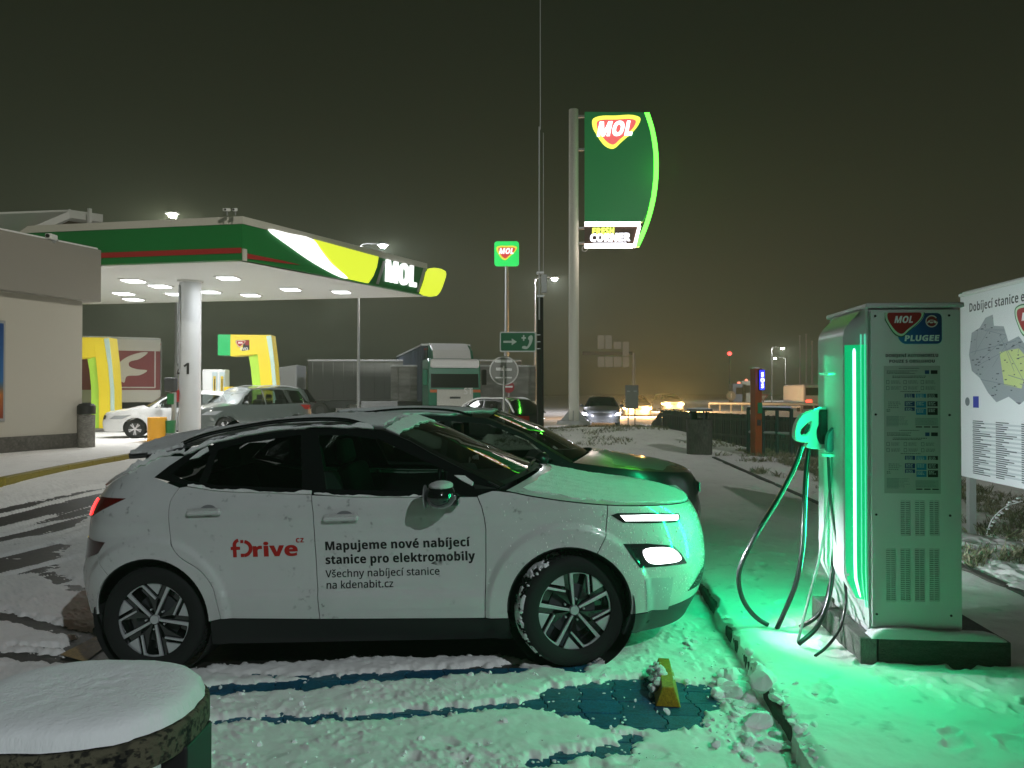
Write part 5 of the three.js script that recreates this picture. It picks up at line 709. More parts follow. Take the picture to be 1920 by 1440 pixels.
// ---------- shop building ----------
{
  const y0 = level(-11, -18) + 0.11, A = onY(153, 838, y0), dir = V(0.35, 0, -0.937).normalize(), s = thing('shop_building', 'cream rendered shop wall with a projecting grey parapet and a pitched white roof', 'building');
  onPlane(s, A, dir.clone());   // local x runs along the wall to its far corner (x = 0), z points out of the wall
  const wallM = mat([0.46, 0.44, 0.38], 0.9, 0, { bumpMap: rep(grain, 1), bumpScale: 0.003 }), top = s.read(153, 565)[1], par = s.read(156, 467)[1], H = par;
  part(s, 'wall', uvM(bx(12, H - 0.05, 6, -6, (H - 0.05) / 2, -3)), wallM); part(s, 'wall_base', uvM(bx(12.03, 0.36, 6.06, -6, 0.18, -3)), mat([0.2, 0.19, 0.17], 0.9, 0, { map: rep(speck, 0.6) }));
  part(s, 'parapet', uvM(rb(12.5, H - top, 6.6, 0.02, -5.97, (H + top) / 2, -2.98)), mat([0.27, 0.255, 0.225], 0.85, 0, { bumpMap: rep(grain, 0.7), bumpScale: 0.003 })); part(s, 'parapet_snow', rb(12.4, 0.06, 6.5, 0.025, -5.97, H + 0.02, -2.98), M.snowCap);
  const pf = s.read(-6, 600, 0.05), pg = s.read(8, 790, 0.05), fr = part(s, 'poster_frame', rb(1.3, pf[1] - pg[1], 0.08, 0.02, pg[0] - 0.65, (pf[1] + pg[1]) / 2, 0.05), M.grey);
  part(fr, 'poster', card(1.18, pf[1] - pg[1] - 0.14, pg[0] - 0.65, (pf[1] + pg[1]) / 2, 0.093), new THREE.MeshStandardMaterial({ roughness: 0.4, map: canvasTex(128, 256, (c) => { const g = c.createLinearGradient(0, 0, 0, 256); g.addColorStop(0, '#123f7a'); g.addColorStop(0.6, '#1d5f97'); g.addColorStop(0.75, '#a8642a'); g.addColorStop(1, '#7c2f16'); c.fillStyle = g; c.fillRect(0, 0, 128, 256); }) }));
  // pitched white roof standing behind the parapet
  scene.updateMatrixWorld(true); const inv = s.matrixWorld.clone().invert(), loc = (px, py, d) => at(px, py, d).applyMatrix4(inv);
  const slab = (q, t) => { const P = [], I = [0, 1, 2, 0, 2, 3, 4, 6, 5, 4, 7, 6, 0, 4, 5, 0, 5, 1, 1, 5, 6, 1, 6, 2, 2, 6, 7, 2, 7, 3, 3, 7, 4, 3, 4, 0]; for (const v of q) P.push(v.x, v.y, v.z); for (const v of q) P.push(v.x, v.y - t, v.z); const g = new THREE.BufferGeometry(); g.setAttribute('position', new THREE.Float32BufferAttribute(P, 3)); g.setIndex(I); const n = g.toNonIndexed(); n.computeVertexNormals(); return n; };
  const w2 = mat([0.68, 0.68, 0.66], 0.7), P1 = loc(130, 393, 21.0), P0 = loc(-120, 402, 17.5), E1 = loc(8, 444, 20.4), E0 = loc(-250, 452, 17), E2 = loc(193, 402, 22.0), E3 = loc(100, 396, 24);
  part(s, 'roof_slope', slab([P0, P1, E1, E0], 0.05), w2); part(s, 'roof_slope', slab([P1, P1.clone().lerp(E2, 0.02).add(V(0.3, 0, -1)), E2.clone().add(V(0.3, 0, -1)), E2], 0.22), w2);
  part(s, 'barge_board', slab([P1.clone().add(V(0, 0.02, 0.02)), E1.clone().add(V(0, 0.02, 0.02)), E1.clone().add(V(0.15, 0.02, -0.1)), P1.clone().add(V(0.15, 0.02, -0.1))], 0.26), w2);
  part(s, 'gable', slab([P1.clone().add(V(0.1, -0.24, -0.4)), E1.clone().add(V(0.3, -0.24, -0.4)), E1.clone().add(V(0.5, -0.24, -0.8)), E2.clone().add(V(0, -0.24, -0.5))], 1.2), mat([0.16, 0.12, 0.08], 0.9)); for (const [px, py] of [[111, 416], [168, 408]]) { const q = loc(px, py, 21.2); part(s, 'gable_post', bx(0.08, 0.5, 0.08, q.x, q.y, q.z), w2); }
  // camera on the parapet
  const cam = thing('security_camera', 'small dome camera on the shop parapet edge', 'camera', s.localToWorld(V(s.read(103, 462, 0.3)[0], H + 0.02, 0.28)));
  part(cam, 'bracket', bx(0.08, 0.12, 0.2, 0, -0.02, 0), M.grey); part(cam, 'housing', rb(0.16, 0.13, 0.28, 0.03, 0, 0.05, 0.12), M.white); part(cam, 'lens', cy(0.045, 0.045, 0.03, 0, 0.05, 0.27, 14, Math.PI / 2), M.black);
  // bin by its corner
  const bp = onY(162, 838, y0), bin = thing('litter_bin', 'tall concrete litter bin with a black lid at the shop corner', 'litter bin', V(bp.x + 0.05, y0, bp.z + 0.1));
  part(bin, 'body', cy(0.2, 0.2, 0.82, 0, 0.41, 0, 24), M.concrete); part(bin, 'lid', [cy(0.21, 0.21, 0.2, 0, 0.94, 0, 24), cy(0.21, 0.16, 0.06, 0, 1.07, 0, 24)], M.black);
  // raised pavement with a yellow kerb in front of the shop
  const k0 = onY(-260, 942, 0.2), k1 = onY(0, 905, 0.2), k2 = onY(120, 880, 0.2), k3 = onY(245, 857, 0.2), k4 = onY(330, 836, 0.2), far = V(-9.5, 0, -21.5);
  const pts = [k0, k1, k2, k3, k4].map((p) => [p.x, p.z]);
  setting('shop_pavement', prism([...pts, [k4.x - 1.4, -21], [-10.5, -23], [-22, -23], [-22, k0.z]].map((p) => p), 0.0, y0), mat(0xffffff, 0.85, 0, { map: rep(snowTone, 0.4) }));
  const yk = thing('painted_kerb', 'yellow painted kerb round the shop pavement', 'kerb');
  for (let i = 0; i < 4; i++) { const a = V(pts[i][0], 0, pts[i][1]), b = V(pts[i + 1][0], 0, pts[i + 1][1]), n = Math.max(1, Math.round(a.distanceTo(b) / 1.0)); for (let k = 0; k < n; k++) { const p = a.clone().lerp(b, k / n), q = a.clone().lerp(b, (k + 1) / n), m = p.clone().add(q).multiplyScalar(0.5), g = part(yk, 'kerb_stone', rb(p.distanceTo(q) - 0.012, 0.3, 0.16, 0.02), mat([0.5, 0.4, 0.04], 0.7, 0, { map: rep(speck, 3) })); g.position.set(m.x, y0 - 0.138, m.z); g.rotation.y = Math.atan2(-(q.z - p.z), q.x - p.x); } }
}
// ---------- canopy ----------
const SOF = 5.0;
{
  const A = onY(454, 487, SOF), B = onY(812, 556, SOF), D = onY(160, 497, SOF), u = D.clone().sub(A).normalize(), v = B.clone().sub(A).normalize(), LB = A.distanceTo(B), LD = 17, top = EYE + (735 - 405) / FOC * -A.z, band = EYE + (735 - 419) / FOC * -A.z;
  const can = thing('station_canopy', 'wide flat fuel station canopy with green and yellow fascia on a white column', 'canopy'), pt = (a, b) => { const p = A.clone().addScaledVector(u, a).addScaledVector(v, b); return [p.x, p.z]; };
  const whiteSof = mat([0.72, 0.73, 0.7], 0.6);
  part(can, 'soffit', prism([pt(0.05, 0.05), pt(0.05, LB - 0.05), pt(LD, LB - 0.05), pt(LD, 0.05)], SOF, SOF + 0.12), whiteSof);
  part(can, 'roof_deck', prism([pt(0.05, 0.05), pt(0.05, LB - 0.6), pt(LD, LB - 0.6), pt(LD, 0.05)], top - 0.3, top - 0.1), M.snowCap);
  const face = (name, a, b, out, y0, y1, m, z = 0) => { const [x0, z0] = a, [x1, z1] = b; const g = grp(can, name); return g; };
  // left fascia: local x from D to A so that its outside faces the camera
  const F1 = onPlane(new THREE.Group(), V(pt(LD, 0)[0], 0, pt(LD, 0)[1]), u.clone().negate()), F2 = onPlane(new THREE.Group(), V(A.x, 0, A.z), v.clone());
  F1.name = 'left_fascia'; F2.name = 'front_fascia'; can.add(F1, F2);
  const greenF = mat([0.006, 0.2, 0.04], 0.45), stripe = mat([0.4, 0.02, 0.02], 0.5), pale = mat([0.62, 0.6, 0.52], 0.7);
  const ry = (y) => EYE + (735 - y) / FOC * -A.z;
  part(F1, 'fascia_panel', bx(LD, band - SOF, 0.2, LD / 2, (band + SOF) / 2, -0.1), greenF); part(F1, 'cap_strip', bx(LD + 0.05, top - band, 0.26, LD / 2, (top + band) / 2, -0.1), pale); part(F1, 'red_stripe', bx(LD - 0.02, ry(464) - ry(474), 0.02, LD / 2 - 0.01, (ry(464) + ry(474)) / 2, 0.011), stripe);
  part(F2, 'fascia_panel', bx(LB, band - SOF, 0.2, LB / 2, (band + SOF) / 2, -0.1), greenF); part(F2, 'cap_strip', bx(LB - 0.4, top - band, 0.26, LB / 2 - 0.2, (top + band) / 2, -0.1), pale);
  part(F2, 'corner_trim', bx(0.12, 0.3, 0.05, 0.06, SOF + 0.13, 0.02), pale);
  const sw = (n, px, m, z, d = 0.03) => part(F2, n, ext(F2.readAll(px), d, 0, z), m);
  sw('red_stripe', [[456, 474], [490, 481], [530, 489], [562, 497], [520, 492], [456, 484]], stripe, 0.002, 0.02);
  const litWhite = glow([1, 1, 0.98], 1.5, [0.7, 0.7, 0.7]), litYellow = glow([0.72, 0.86, 0.04], 1.0, [0.6, 0.6, 0.05]);
  sw('light_panel', spline([[501, 430], [540, 438], [584, 449], [600, 470], [620, 495], [650, 522], [638, 520], [590, 495], [543, 463]], 3, true), litWhite, 0.003, 0.05);
  sw('light_panel', [[586, 449], [707, 482], [704, 500], [697, 518], [688, 531], [652, 523], [622, 495], [602, 470]], litYellow, 0.003, 0.06);
  sw('light_panel', spline([[801, 504], [832, 509], [829, 530], [815, 555], [786, 550], [792, 530]], 3, true), litYellow, 0.003, 0.08);
  sw('green_panel', [[708, 486], [800, 504], [785, 549], [690, 531], [700, 515]], mat([0.006, 0.16, 0.035], 0.3), 0.002, 0.03);
  sw('grey_swoosh', [[716, 490], [722, 490], [708, 533], [703, 532]], M.galv, 0.006, 0.04); sw('grey_swoosh', [[792, 503], [798, 504], [784, 548], [780, 547]], M.galv, 0.006, 0.04);
  { const a = F2.read(720, 540), b = F2.read(777, 497), g = letters('MOL', 0.75, 0.08, 0.06, 1, 0.02); g.computeBoundingBox(); const s = g.boundingBox.getSize(V(0, 0, 0)); g.scale((b[0] - a[0]) / s.x, (ry(0), 0.92 * (F2.read(745, 490)[1] - F2.read(745, 535)[1])) / s.y, 1); g.translate((a[0] + b[0]) / 2, (F2.read(745, 490)[1] + F2.read(745, 535)[1]) / 2, 0.03); part(F2, 'sign_letters', g, glow([1, 1, 1], 1.3, [0.8, 0.8, 0.8])); }
  // column
  const colP = onY(357, 527, SOF), col = part(can, 'column', [cy(0.31, 0.31, SOF - 0.1, colP.x, (SOF + 0.1) / 2, colP.z, 32)], phys([0.55, 0.57, 0.58], 0.45)); part(col, 'collar', cy(0.36, 0.36, 0.06, colP.x, SOF - 0.03, colP.z, 32), M.white);
  part(col, 'number', mv(letters('1', 0.34, 0.01), colP.x + 0.02, 2.36, colP.z + 0.31), M.black); part(col, 'number', mv(letters('2', 0.34, 0.01), colP.x - 0.27, 2.36, colP.z + 0.18, 0, -0.9), M.black); part(col, 'fire_box', rb(0.2, 0.36, 0.2, 0.02, colP.x - 0.33, 1.55, colP.z + 0.2), M.redPaint);
  part(can, 'drain_pipe', cy(0.03, 0.03, 2.5, colP.x - 0.22, 3.6, colP.z + 0.25, 8), M.grey);
  // recessed lamps under the canopy
  for (const [px, py] of [[250, 525], [232, 549], [428, 520], [545, 541], [330, 550], [394, 546], [470, 552], [300, 535], [640, 546], [250, 560]]) {
    const p = onY(px, py, SOF), l = part(can, 'ceiling_light', bx(0.62, 0.03, 0.62, p.x, SOF - 0.016, p.z), M.white); part(l, 'light_panel', bx(0.5, 0.02, 0.5, p.x, SOF - 0.042, p.z), glow([0.95, 0.97, 1], 7));
    areaLight([0.96, 0.98, 1], 75, 0.5, 0.5, V(p.x, SOF - 0.07, p.z), V(p.x, 0, p.z)).name = 'canopy_lamp';
  }
  // cameras on the corner
  for (const dx of [-0.12, 0.14]) { const c = thing('security_camera', 'white bullet camera of the pair on the canopy roof corner', 'camera', at(433 + dx * 60, 398, -A.z - 0.1 - 0.25), 0, 'cameras on the canopy corner'); c.position.y = top + 0.06; c.scale.setScalar(0.62); part(c, 'stand', cy(0.025, 0.025, 0.16, 0, -0.1, 0, 8), M.grey); part(c, 'housing', rb(0.15, 0.12, 0.3, 0.03, 0, 0.03, 0.05, 0.2, dx * 4, 0), M.white); part(c, 'lens', cy(0.04, 0.04, 0.02, 0, 0.0, 0.21, 12, Math.PI / 2), M.black); }
}
// ---------- pumps under the canopy ----------
const STN = level(-12, -24);
function pumpArch(label, d, k, logo = true) { // k maps photo pixels of the arch to this place
  const a = thing('pump_arch', label, 'fuel pump', undefined, 0, 'fuel pump arches'); onPlane(a, at(k(510)[0], 735, d).setY(0), V(1, 0, -0.06)); const R = (l) => a.readAll(l.map(([x, y]) => k(x, y)));
  const yel = glow([0.85, 0.62, 0.02], 0.35, [0.62, 0.5, 0.03]), lime = glow([0.45, 0.8, 0.08], 0.35, [0.34, 0.55, 0.05]), mint = mat([0.55, 0.72, 0.62], 0.45), grn = glow([0.01, 0.5, 0.14], 0.35, [0.01, 0.34, 0.09]);
  part(a, 'beam', ext(R([[432, 627], [508, 628], [510, 662], [432, 668]]), 0.7, 0.01, -0.7), yel); part(a, 'beam_end', ext(R([[408, 627], [432, 627], [432, 666], [408, 666]]), 0.68, 0.01, -0.69), grn);
  part(a, 'arch_leg', ext(R([[480, 640], [500, 629], [508, 628], [514, 680], [517, 725], [518, 835], [490, 835], [489, 725], [486, 690]]), 0.72, 0.01, -0.71), yel);
  part(a, 'arch_edge', ext(R([[500, 630], [509, 629], [515, 680], [519, 725], [520, 835], [513, 835], [512, 725], [508, 680]]), 0.05, 0.005, 0.012), mint); part(a, 'arch_panel', ext(R([[464, 668], [486, 662], [490, 700], [494, 722], [494, 835], [472, 835], [471, 722], [468, 690]]), 0.4, 0.01, -0.55), lime);
  const c = R([[455, 648]])[0]; if (logo) part(a, 'brand_panel', card(0.56, 0.6, c[0], c[1] - 0.0, 0.012), new THREE.MeshStandardMaterial({ transparent: true, roughness: 0.4, map: canvasTex(192, 200, (g) => { g.fillStyle = '#15181a'; g.beginPath(); g.moveTo(110, 30); g.lineTo(180, 30); g.lineTo(184, 150); g.lineTo(90, 170); g.closePath(); g.fill(); g.fillStyle = '#8d1420'; g.fillRect(128, 34, 50, 62); drawShield(g, 70, 78, 118, '#efe9c8', '#7a1a10'); g.fillStyle = '#f0f0ea'; g.font = 'bold 52px sans-serif'; g.fillText('EVO', 66, 160); }) }));
  return a;
}
pumpArch('yellow and green pump arch beyond the dark estate car, carrying a small logo', 29, (x, y) => [x, y]);
{ // the second arch stands nearer to the shop
  const k = (x, y) => [x - 304, (y ?? 0) + 5]; pumpArch('yellow pump arch beside the shop corner, half hidden by the wall', 29.4, k, false);
}
{
  const p = at(405, 735, 29.2), d = thing('fuel_dispenser', 'white fuel dispenser with yellow and black stripes next to the column', 'fuel dispenser', V(p.x, STN, p.z));
  part(d, 'cabinet', rb(0.85, 2.35, 0.5, 0.03, 0, 1.18, 0), M.white); for (const x of [0.05, 0.33]) { part(d, 'stripe_panel', rb(0.2, 2.1, 0.03, 0.01, x, 1.2, 0.26), mat([0.5, 0.6, 0.62], 0.4)); part(d, 'stripe', rb(0.09, 1.5, 0.02, 0.006, x, 1.35, 0.285), M.yellow); part(d, 'stripe', rb(0.03, 1.3, 0.02, 0.004, x + 0.01, 1.35, 0.297), M.black); }
  const q = at(431, 735, 28.6), c = thing('yellow_terminal', 'small yellow payment box between the dispenser and the arch', 'terminal', V(q.x, STN, q.z)); part(c, 'box', rb(0.36, 0.5, 0.3, 0.03, 0, 1.45, 0), M.yellow); part(c, 'screen', bx(0.16, 0.2, 0.02, 0, 1.48, 0.155), M.black); part(c, 'stand', rb(0.2, 1.2, 0.2, 0.02, 0, 0.6, 0), M.grey);
}
{ // island furniture near the column
  const p = at(320, 735, 22.6), t = thing('service_post', 'dark grey service post with a rounded head beside the column', 'service post', V(p.x, STN, p.z));
  part(t, 'head', rb(0.34, 0.42, 0.2, 0.06, 0, 1.72, 0), M.dark); part(t, 'post', rb(0.12, 1.5, 0.1, 0.02, 0.1, 0.75, 0), M.galv); part(t, 'green_label', rb(0.2, 0.32, 0.02, 0.01, 0.02, 1.3, 0.06), M.greenPaint);
  const q = at(295, 735, 22.2), b = thing('yellow_barrel', 'round orange yellow barrel guarding the pump island', 'barrel', V(q.x, STN, q.z)); part(b, 'barrel', new THREE.LatheGeometry([[0, 0], [0.25, 0], [0.26, 0.04], [0.255, 0.4], [0.26, 0.75], [0.25, 0.78], [0, 0.79]].map(([x, y]) => new THREE.Vector2(x, y)), 28), mat([0.75, 0.36, 0.015], 0.5)); part(b, 'base', cy(0.33, 0.32, 0.06, 0, 0.03, 0, 24), M.yellow);
  const r = at(319, 735, 22.3), g = thing('green_bucket', 'green bucket with wiping tools between the barrel and the column', 'bucket', V(r.x, STN, r.z)); part(g, 'bucket', new THREE.CylinderGeometry(0.16, 0.13, 0.36, 20).translate(0, 0.5, 0), M.greenPaint); part(g, 'stand', rb(0.3, 0.3, 0.25, 0.02, 0, 0.16, 0), M.grey); part(g, 'wiper_handle', bar(V(0.02, 0.55, 0), V(0.1, 0.95, 0.02), 0.012), M.grey);
  setting('pump_island', prism([[-18, -28.4], [-18, -30.2], [-7.5, -30.2], [-7.5, -28.4]], 0.1, STN + 0.12), M.concrete); setting('pump_island', prism([[-13, -22.0], [-13, -23.4], [-8.6, -23.4], [-8.6, -22.0]], 0.1, STN + 0.03), M.concrete);
}
{ // cars at the pumps
  const place = (px, py, fwd, wb, hw, R, front = true) => { const g = onY(px, py, STN + 0.02), f = fwd.clone().normalize(), zl = V(-f.z, 0, f.x); /* local z in world for turn */ return { f, g, turn: Math.atan2(-f.z, f.x), zl }; };
  const white = phys([0.7, 0.71, 0.7], 0.35, { clearcoat: 0.8, clearcoatRoughness: 0.1 });
  { const o = place(253, 822, V(-0.93, 0, 0.37)), z = V(Math.sin(o.turn), 0, Math.cos(o.turn)), pos = o.g.clone().addScaledVector(o.f, -1.32).addScaledVector(z, 0.8); pos.y = STN + 0.01;
    makeCar('white_hatchback', 'white hatchback standing at the pumps with its nose to the shop', { pos, turn: o.turn, wb: 2.64, h: 1.54, belt: 0.96, hoodB: 1.0, hoodF: 0.8, paint: white, R: 0.31, front: 1.0, cell: 0.1, glass: phys([0.4, 0.44, 0.44], 0.03, { transmission: 1, thickness: 0 }) }); }
  { const f = V(-0.58, 0, 0.81).normalize(), turn = Math.atan2(-f.z, f.x), g = at(462, 735, 26.2); const pos = V(g.x, STN + 0.01, g.z);
    const e = makeCar('dark_estate_car', 'dark green estate car with roof rails refuelling by the column', { pos, turn, wb: 2.79, h: 1.7, belt: 1.06, hoodB: 1.1, hoodF: 0.94, hw: 0.93, R: 0.345, rear: 1.0, front: 0.92, slant: 0.22, paint: phys([0.06, 0.075, 0.07], 0.3, { clearcoat: 1, clearcoatRoughness: 0.08 }), cell: 0.1, glass: phys([0.35, 0.42, 0.4], 0.03, { transmission: 1, thickness: 0 }), screenGlass: phys([0.6, 0.66, 0.66], 0.25, { transmission: 0.75, thickness: 0 }) });
    const { roof } = e.kit; for (const s of [-1, 1]) part(e, 'roof_rail', tb([roof(0.0, s * 0.92), roof(-0.2, s * 0.92).add(V(0, 0.05, 0)), roof(-1.2, s * 0.92).add(V(0, 0.05, 0)), roof(-1.7, s * 0.92)], 0.02, 20, 6), M.silver); }
}
// ---------- big roadside sign ----------
const neonGreen = glow([0.10, 1, 0.05], 4), pinkTube = glow([1, 0.86, 0.84], 5, [0.6, 0.6, 0.6]);
{
  const d = 33, s = thing('totem_sign', 'tall roadside totem sign with a glowing green curved edge on a thick pale pole', 'totem sign'); onPlane(s, at(1076, 735, d).setY(0), V(1, 0, 0.1));
  const R = (l, z) => s.readAll(l, z), y = (py) => s.read(1076, py)[1];
  part(s, 'pole', cy(0.225, 0.205, y(206), 0, y(206) / 2, 0, 28), mat([0.72, 0.72, 0.64], 0.6)); part(s, 'foot_plate', [cy(0.75, 0.7, 0.16, 0, 0.36, 0, 24), ...[0, 1, 2, 3].map((k) => mv(ext([[0.2, 0], [0.6, 0], [0.2, 0.5]], 0.04), 0, 0.4, 0, 0, k * Math.PI / 2, 0))], M.galv);
  const face = mat([0.006, 0.15, 0.04], 0.4); face.emissive.setRGB(0.004, 0.14, 0.035); face.emissiveIntensity = 0.55;
  part(s, 'sign_panel', ext(R([[1096, 210], [1208, 211], [1220, 245], [1226, 290], [1226, 330], [1221, 370], [1211, 405], [1205, 416], [1096, 416]], 0.1), 0.34, 0.02, -0.2), face);
  const arc = spline([[1213, 211], [1222, 240], [1229, 280], [1230, 325], [1225, 372], [1213, 418], [1200, 450], [1194, 462]], 4), off = (w) => arc.map(([x, yy]) => [x + w, yy]);
  part(s, 'neon_edge', ext(R([...off(-4.5), ...off(4.5).reverse()], 0.12), 0.32, 0.02, -0.17), neonGreen);
  part(s, 'lower_panel', ext(R([[1096, 424], [1198, 424], [1190, 458], [1096, 458]], 0.1), 0.3, 0.01, -0.2), mat([0.07, 0.035, 0.025], 0.5));
  for (const l of [[[1096, 416], [1202, 416], [1200, 424], [1096, 424]], [[1096, 457], [1189, 457], [1186, 465], [1096, 465]], [[1196, 424], [1202, 424], [1192, 464], [1186, 464]]]) part(s, 'neon_frame', ext(R(l, 0.14), 0.1, 0.01, 0.06), pinkTube);
  const sh = s.read(1155, 249, 0.15), w = s.read(1198, 249, 0.15)[0] - s.read(1112, 249, 0.15)[0];
  part(s, 'logo_rim', flat(shieldPts(w, 0.07)).translate(sh[0], sh[1], 0.155), glow([1, 0.95, 0.1], 1.4, [0.6, 0.6, 0.1])); const lg = part(s, 'logo', flat(shieldPts(w * 0.94)).translate(sh[0], sh[1], 0.165), glow([1, 0.16, 0.16], 0.9, [0.5, 0.05, 0.05])); part(lg, 'logo_letters', letters('MOL', w * 0.3, 0.03, 0.2, 0.86, 0.02).translate(sh[0] - w * 0.03, sh[1] + w * 0.09, 0.17), glow([1, 1, 1], 3, [0.8, 0.8, 0.8]));
  const f1 = s.read(1131, 433, 0.12), f2 = s.read(1144, 445, 0.12); part(s, 'sign_letters', letters('FRESH', 0.26, 0.02, 0.05, 0.9, 0.012).translate(f1[0], f1[1], 0.11), glow([0.75, 0.95, 0.1], 2.2)); part(s, 'sign_letters', letters('CORNER', 0.32, 0.02, 0.05, 0.95, 0.02).translate(f2[0], f2[1], 0.11), glow([0.9, 0.92, 1], 2.6)); part(s, 'underline', bx(1.4, 0.035, 0.02, f2[0], f2[1] - 0.25, 0.12, 0, 0, -0.01), glow([0.9, 0.92, 1], 2.4));
  for (const py of [219, 281, 428, 456]) part(s, 'bracket', bx(0.42, 0.09, 0.12, 0.38, y(py), 0), M.galv);
  part(s, 'cable_loop', new THREE.TorusGeometry(0.12, 0.012, 6, 18).translate(0.47, y(467), 0.05), M.galv);
  const g = s.localToWorld(V(s.read(1226, 330)[0] + 0.75, y(330), 0.5)); lampLight(Object.assign(new THREE.PointLight(new THREE.Color().setRGB(0.1, 1, 0.05), 6), { name: 'neon_light' }), g).shadow.radius = 8;
  lampLight(Object.assign(new THREE.PointLight(new THREE.Color().setRGB(1, 0.8, 0.7), 6), { name: 'neon_frame_light' }), s.localToWorld(V(s.read(1150, 470)[0], y(472), 0.3))).shadow.radius = 8;
}
{ // the small square sign on a slim pole
  const d = 47, s = thing('square_sign', 'small glowing green square sign on a slim tapering pole', 'sign'); onPlane(s, at(950, 735, d).setY(0), V(1, 0, 0.02)); const c = s.read(950, 476), w = s.read(973, 476)[0] - s.read(927, 476)[0];
  part(s, 'sign_box', new THREE.ExtrudeGeometry(rrect(w, w, w * 0.12), { depth: 0.2, bevelEnabled: false }).translate(c[0], c[1], -0.1), glow([0.02, 0.72, 0.12], 1.1, [0.02, 0.4, 0.08])); part(s, 'logo_rim', flat(shieldPts(w * 0.78, 0.08)).translate(c[0], c[1] + 0.02, 0.115), glow([0.9, 0.85, 0.05], 1)); const lg = part(s, 'logo', flat(shieldPts(w * 0.75)).translate(c[0], c[1] + 0.02, 0.125), glow([0.75, 0.03, 0.03], 1)); part(lg, 'logo_letters', letters('MOL', w * 0.22, 0.02, 0.2, 0.9, 0.012).translate(c[0] - 0.02, c[1] + w * 0.1, 0.13), glow([1, 1, 1], 1.4));
  part(s, 'pole', cy(0.2, 0.1, c[1] - w / 2, 0, (c[1] - w / 2) / 2, -0.05, 14), M.galv);
}
// ---------- dark mast with the emergency phone sign ----------
{
  const d = 21, s = thing('antenna_mast', 'dark wooden mast with a thin antenna tube bolted to its top', 'mast'); onPlane(s, at(1013, 735, d).setY(0), V(1, 0, 0)); const y = (py) => s.read(1013, py)[1];
  part(s, 'mast', cy(0.1, 0.085, y(556), 0, y(556) / 2, 0, 14), mat([0.035, 0.03, 0.024], 0.9, 0, { map: rep(speck, 3) })); part(s, 'antenna_tube', [bar(V(-0.03, y(600), 0.1), V(-0.03, y(240), 0.1), 0.022), bar(V(0.0, y(245), 0.1), V(0.0, y(-320), 0.1), 0.014), bar(V(0.085, y(250), 0.05), V(0.085, y(520), 0.05), 0.009)], M.galv);
  part(s, 'junction_box', rb(0.15, 0.5, 0.14, 0.02, 0.1, y(533), 0.1), M.galv); part(s, 'clamp', [rb(0.2, 0.06, 0.2, 0.01, 0, y(512), 0.02), rb(0.2, 0.06, 0.2, 0.01, 0, y(556), 0.02)], M.steel);
  const g = thing('emergency_phone_sign', 'green sign with a white arrow, cross and telephone receiver on the mast', 'sign'); onPlane(g, at(1013, 735, d - 0.06).setY(0), V(1, 0, 0)); const a = g.read(937, 660), b = g.read(1005, 622), cx = (a[0] + b[0]) / 2, cyy = (a[1] + b[1]) / 2, w = b[0] - a[0], h = b[1] - a[1];
  part(g, 'back_plate', new THREE.ExtrudeGeometry(rrect(w, h, 0.05), { depth: 0.04, bevelEnabled: false }).translate(cx, cyy, -0.02), mat([0.62, 0.66, 0.62], 0.6)); part(g, 'green_face', flat(rrect(w - 0.07, h - 0.07, 0.03)).translate(cx, cyy, 0.023), mat([0.004, 0.13, 0.05], 0.45));
  const wm = mat([0.5, 0.6, 0.52], 0.5), S = (l) => flat(l.map(([x, yy]) => [cx + x * w, cyy + yy * h]), 0.027); part(g, 'arrow', S([[-0.4, -0.05], [-0.17, -0.05], [-0.17, -0.17], [-0.03, 0], [-0.17, 0.17], [-0.17, 0.05], [-0.4, 0.05]]), wm); part(g, 'cross', [S([[0.1, 0.15], [0.22, 0.15], [0.22, 0.23], [0.1, 0.23]]), flat([[cx + 0.14 * w, cyy + 0.05 * h], [cx + 0.18 * w, cyy + 0.05 * h], [cx + 0.18 * w, cyy + 0.33 * h], [cx + 0.14 * w, cyy + 0.33 * h]], 0.029)], wm);
  part(g, 'receiver', flat(spline([[0.12, -0.32], [0.13, -0.22], [0.2, -0.2], [0.24, -0.24], [0.3, -0.08], [0.31, 0.08], [0.28, 0.14], [0.31, 0.28], [0.38, 0.32], [0.41, 0.22], [0.39, 0.0], [0.33, -0.22], [0.24, -0.36]], 3, true).map(([x, yy]) => [cx + x * w, cyy + yy * h]), 0.027), wm);
  for (const py of [628, 641, 654]) part(g, 'bracket', bx(0.14, 0.02, 0.06, (b[0] + 0.05), g.read(1000, py)[1], 0), M.steel);
}
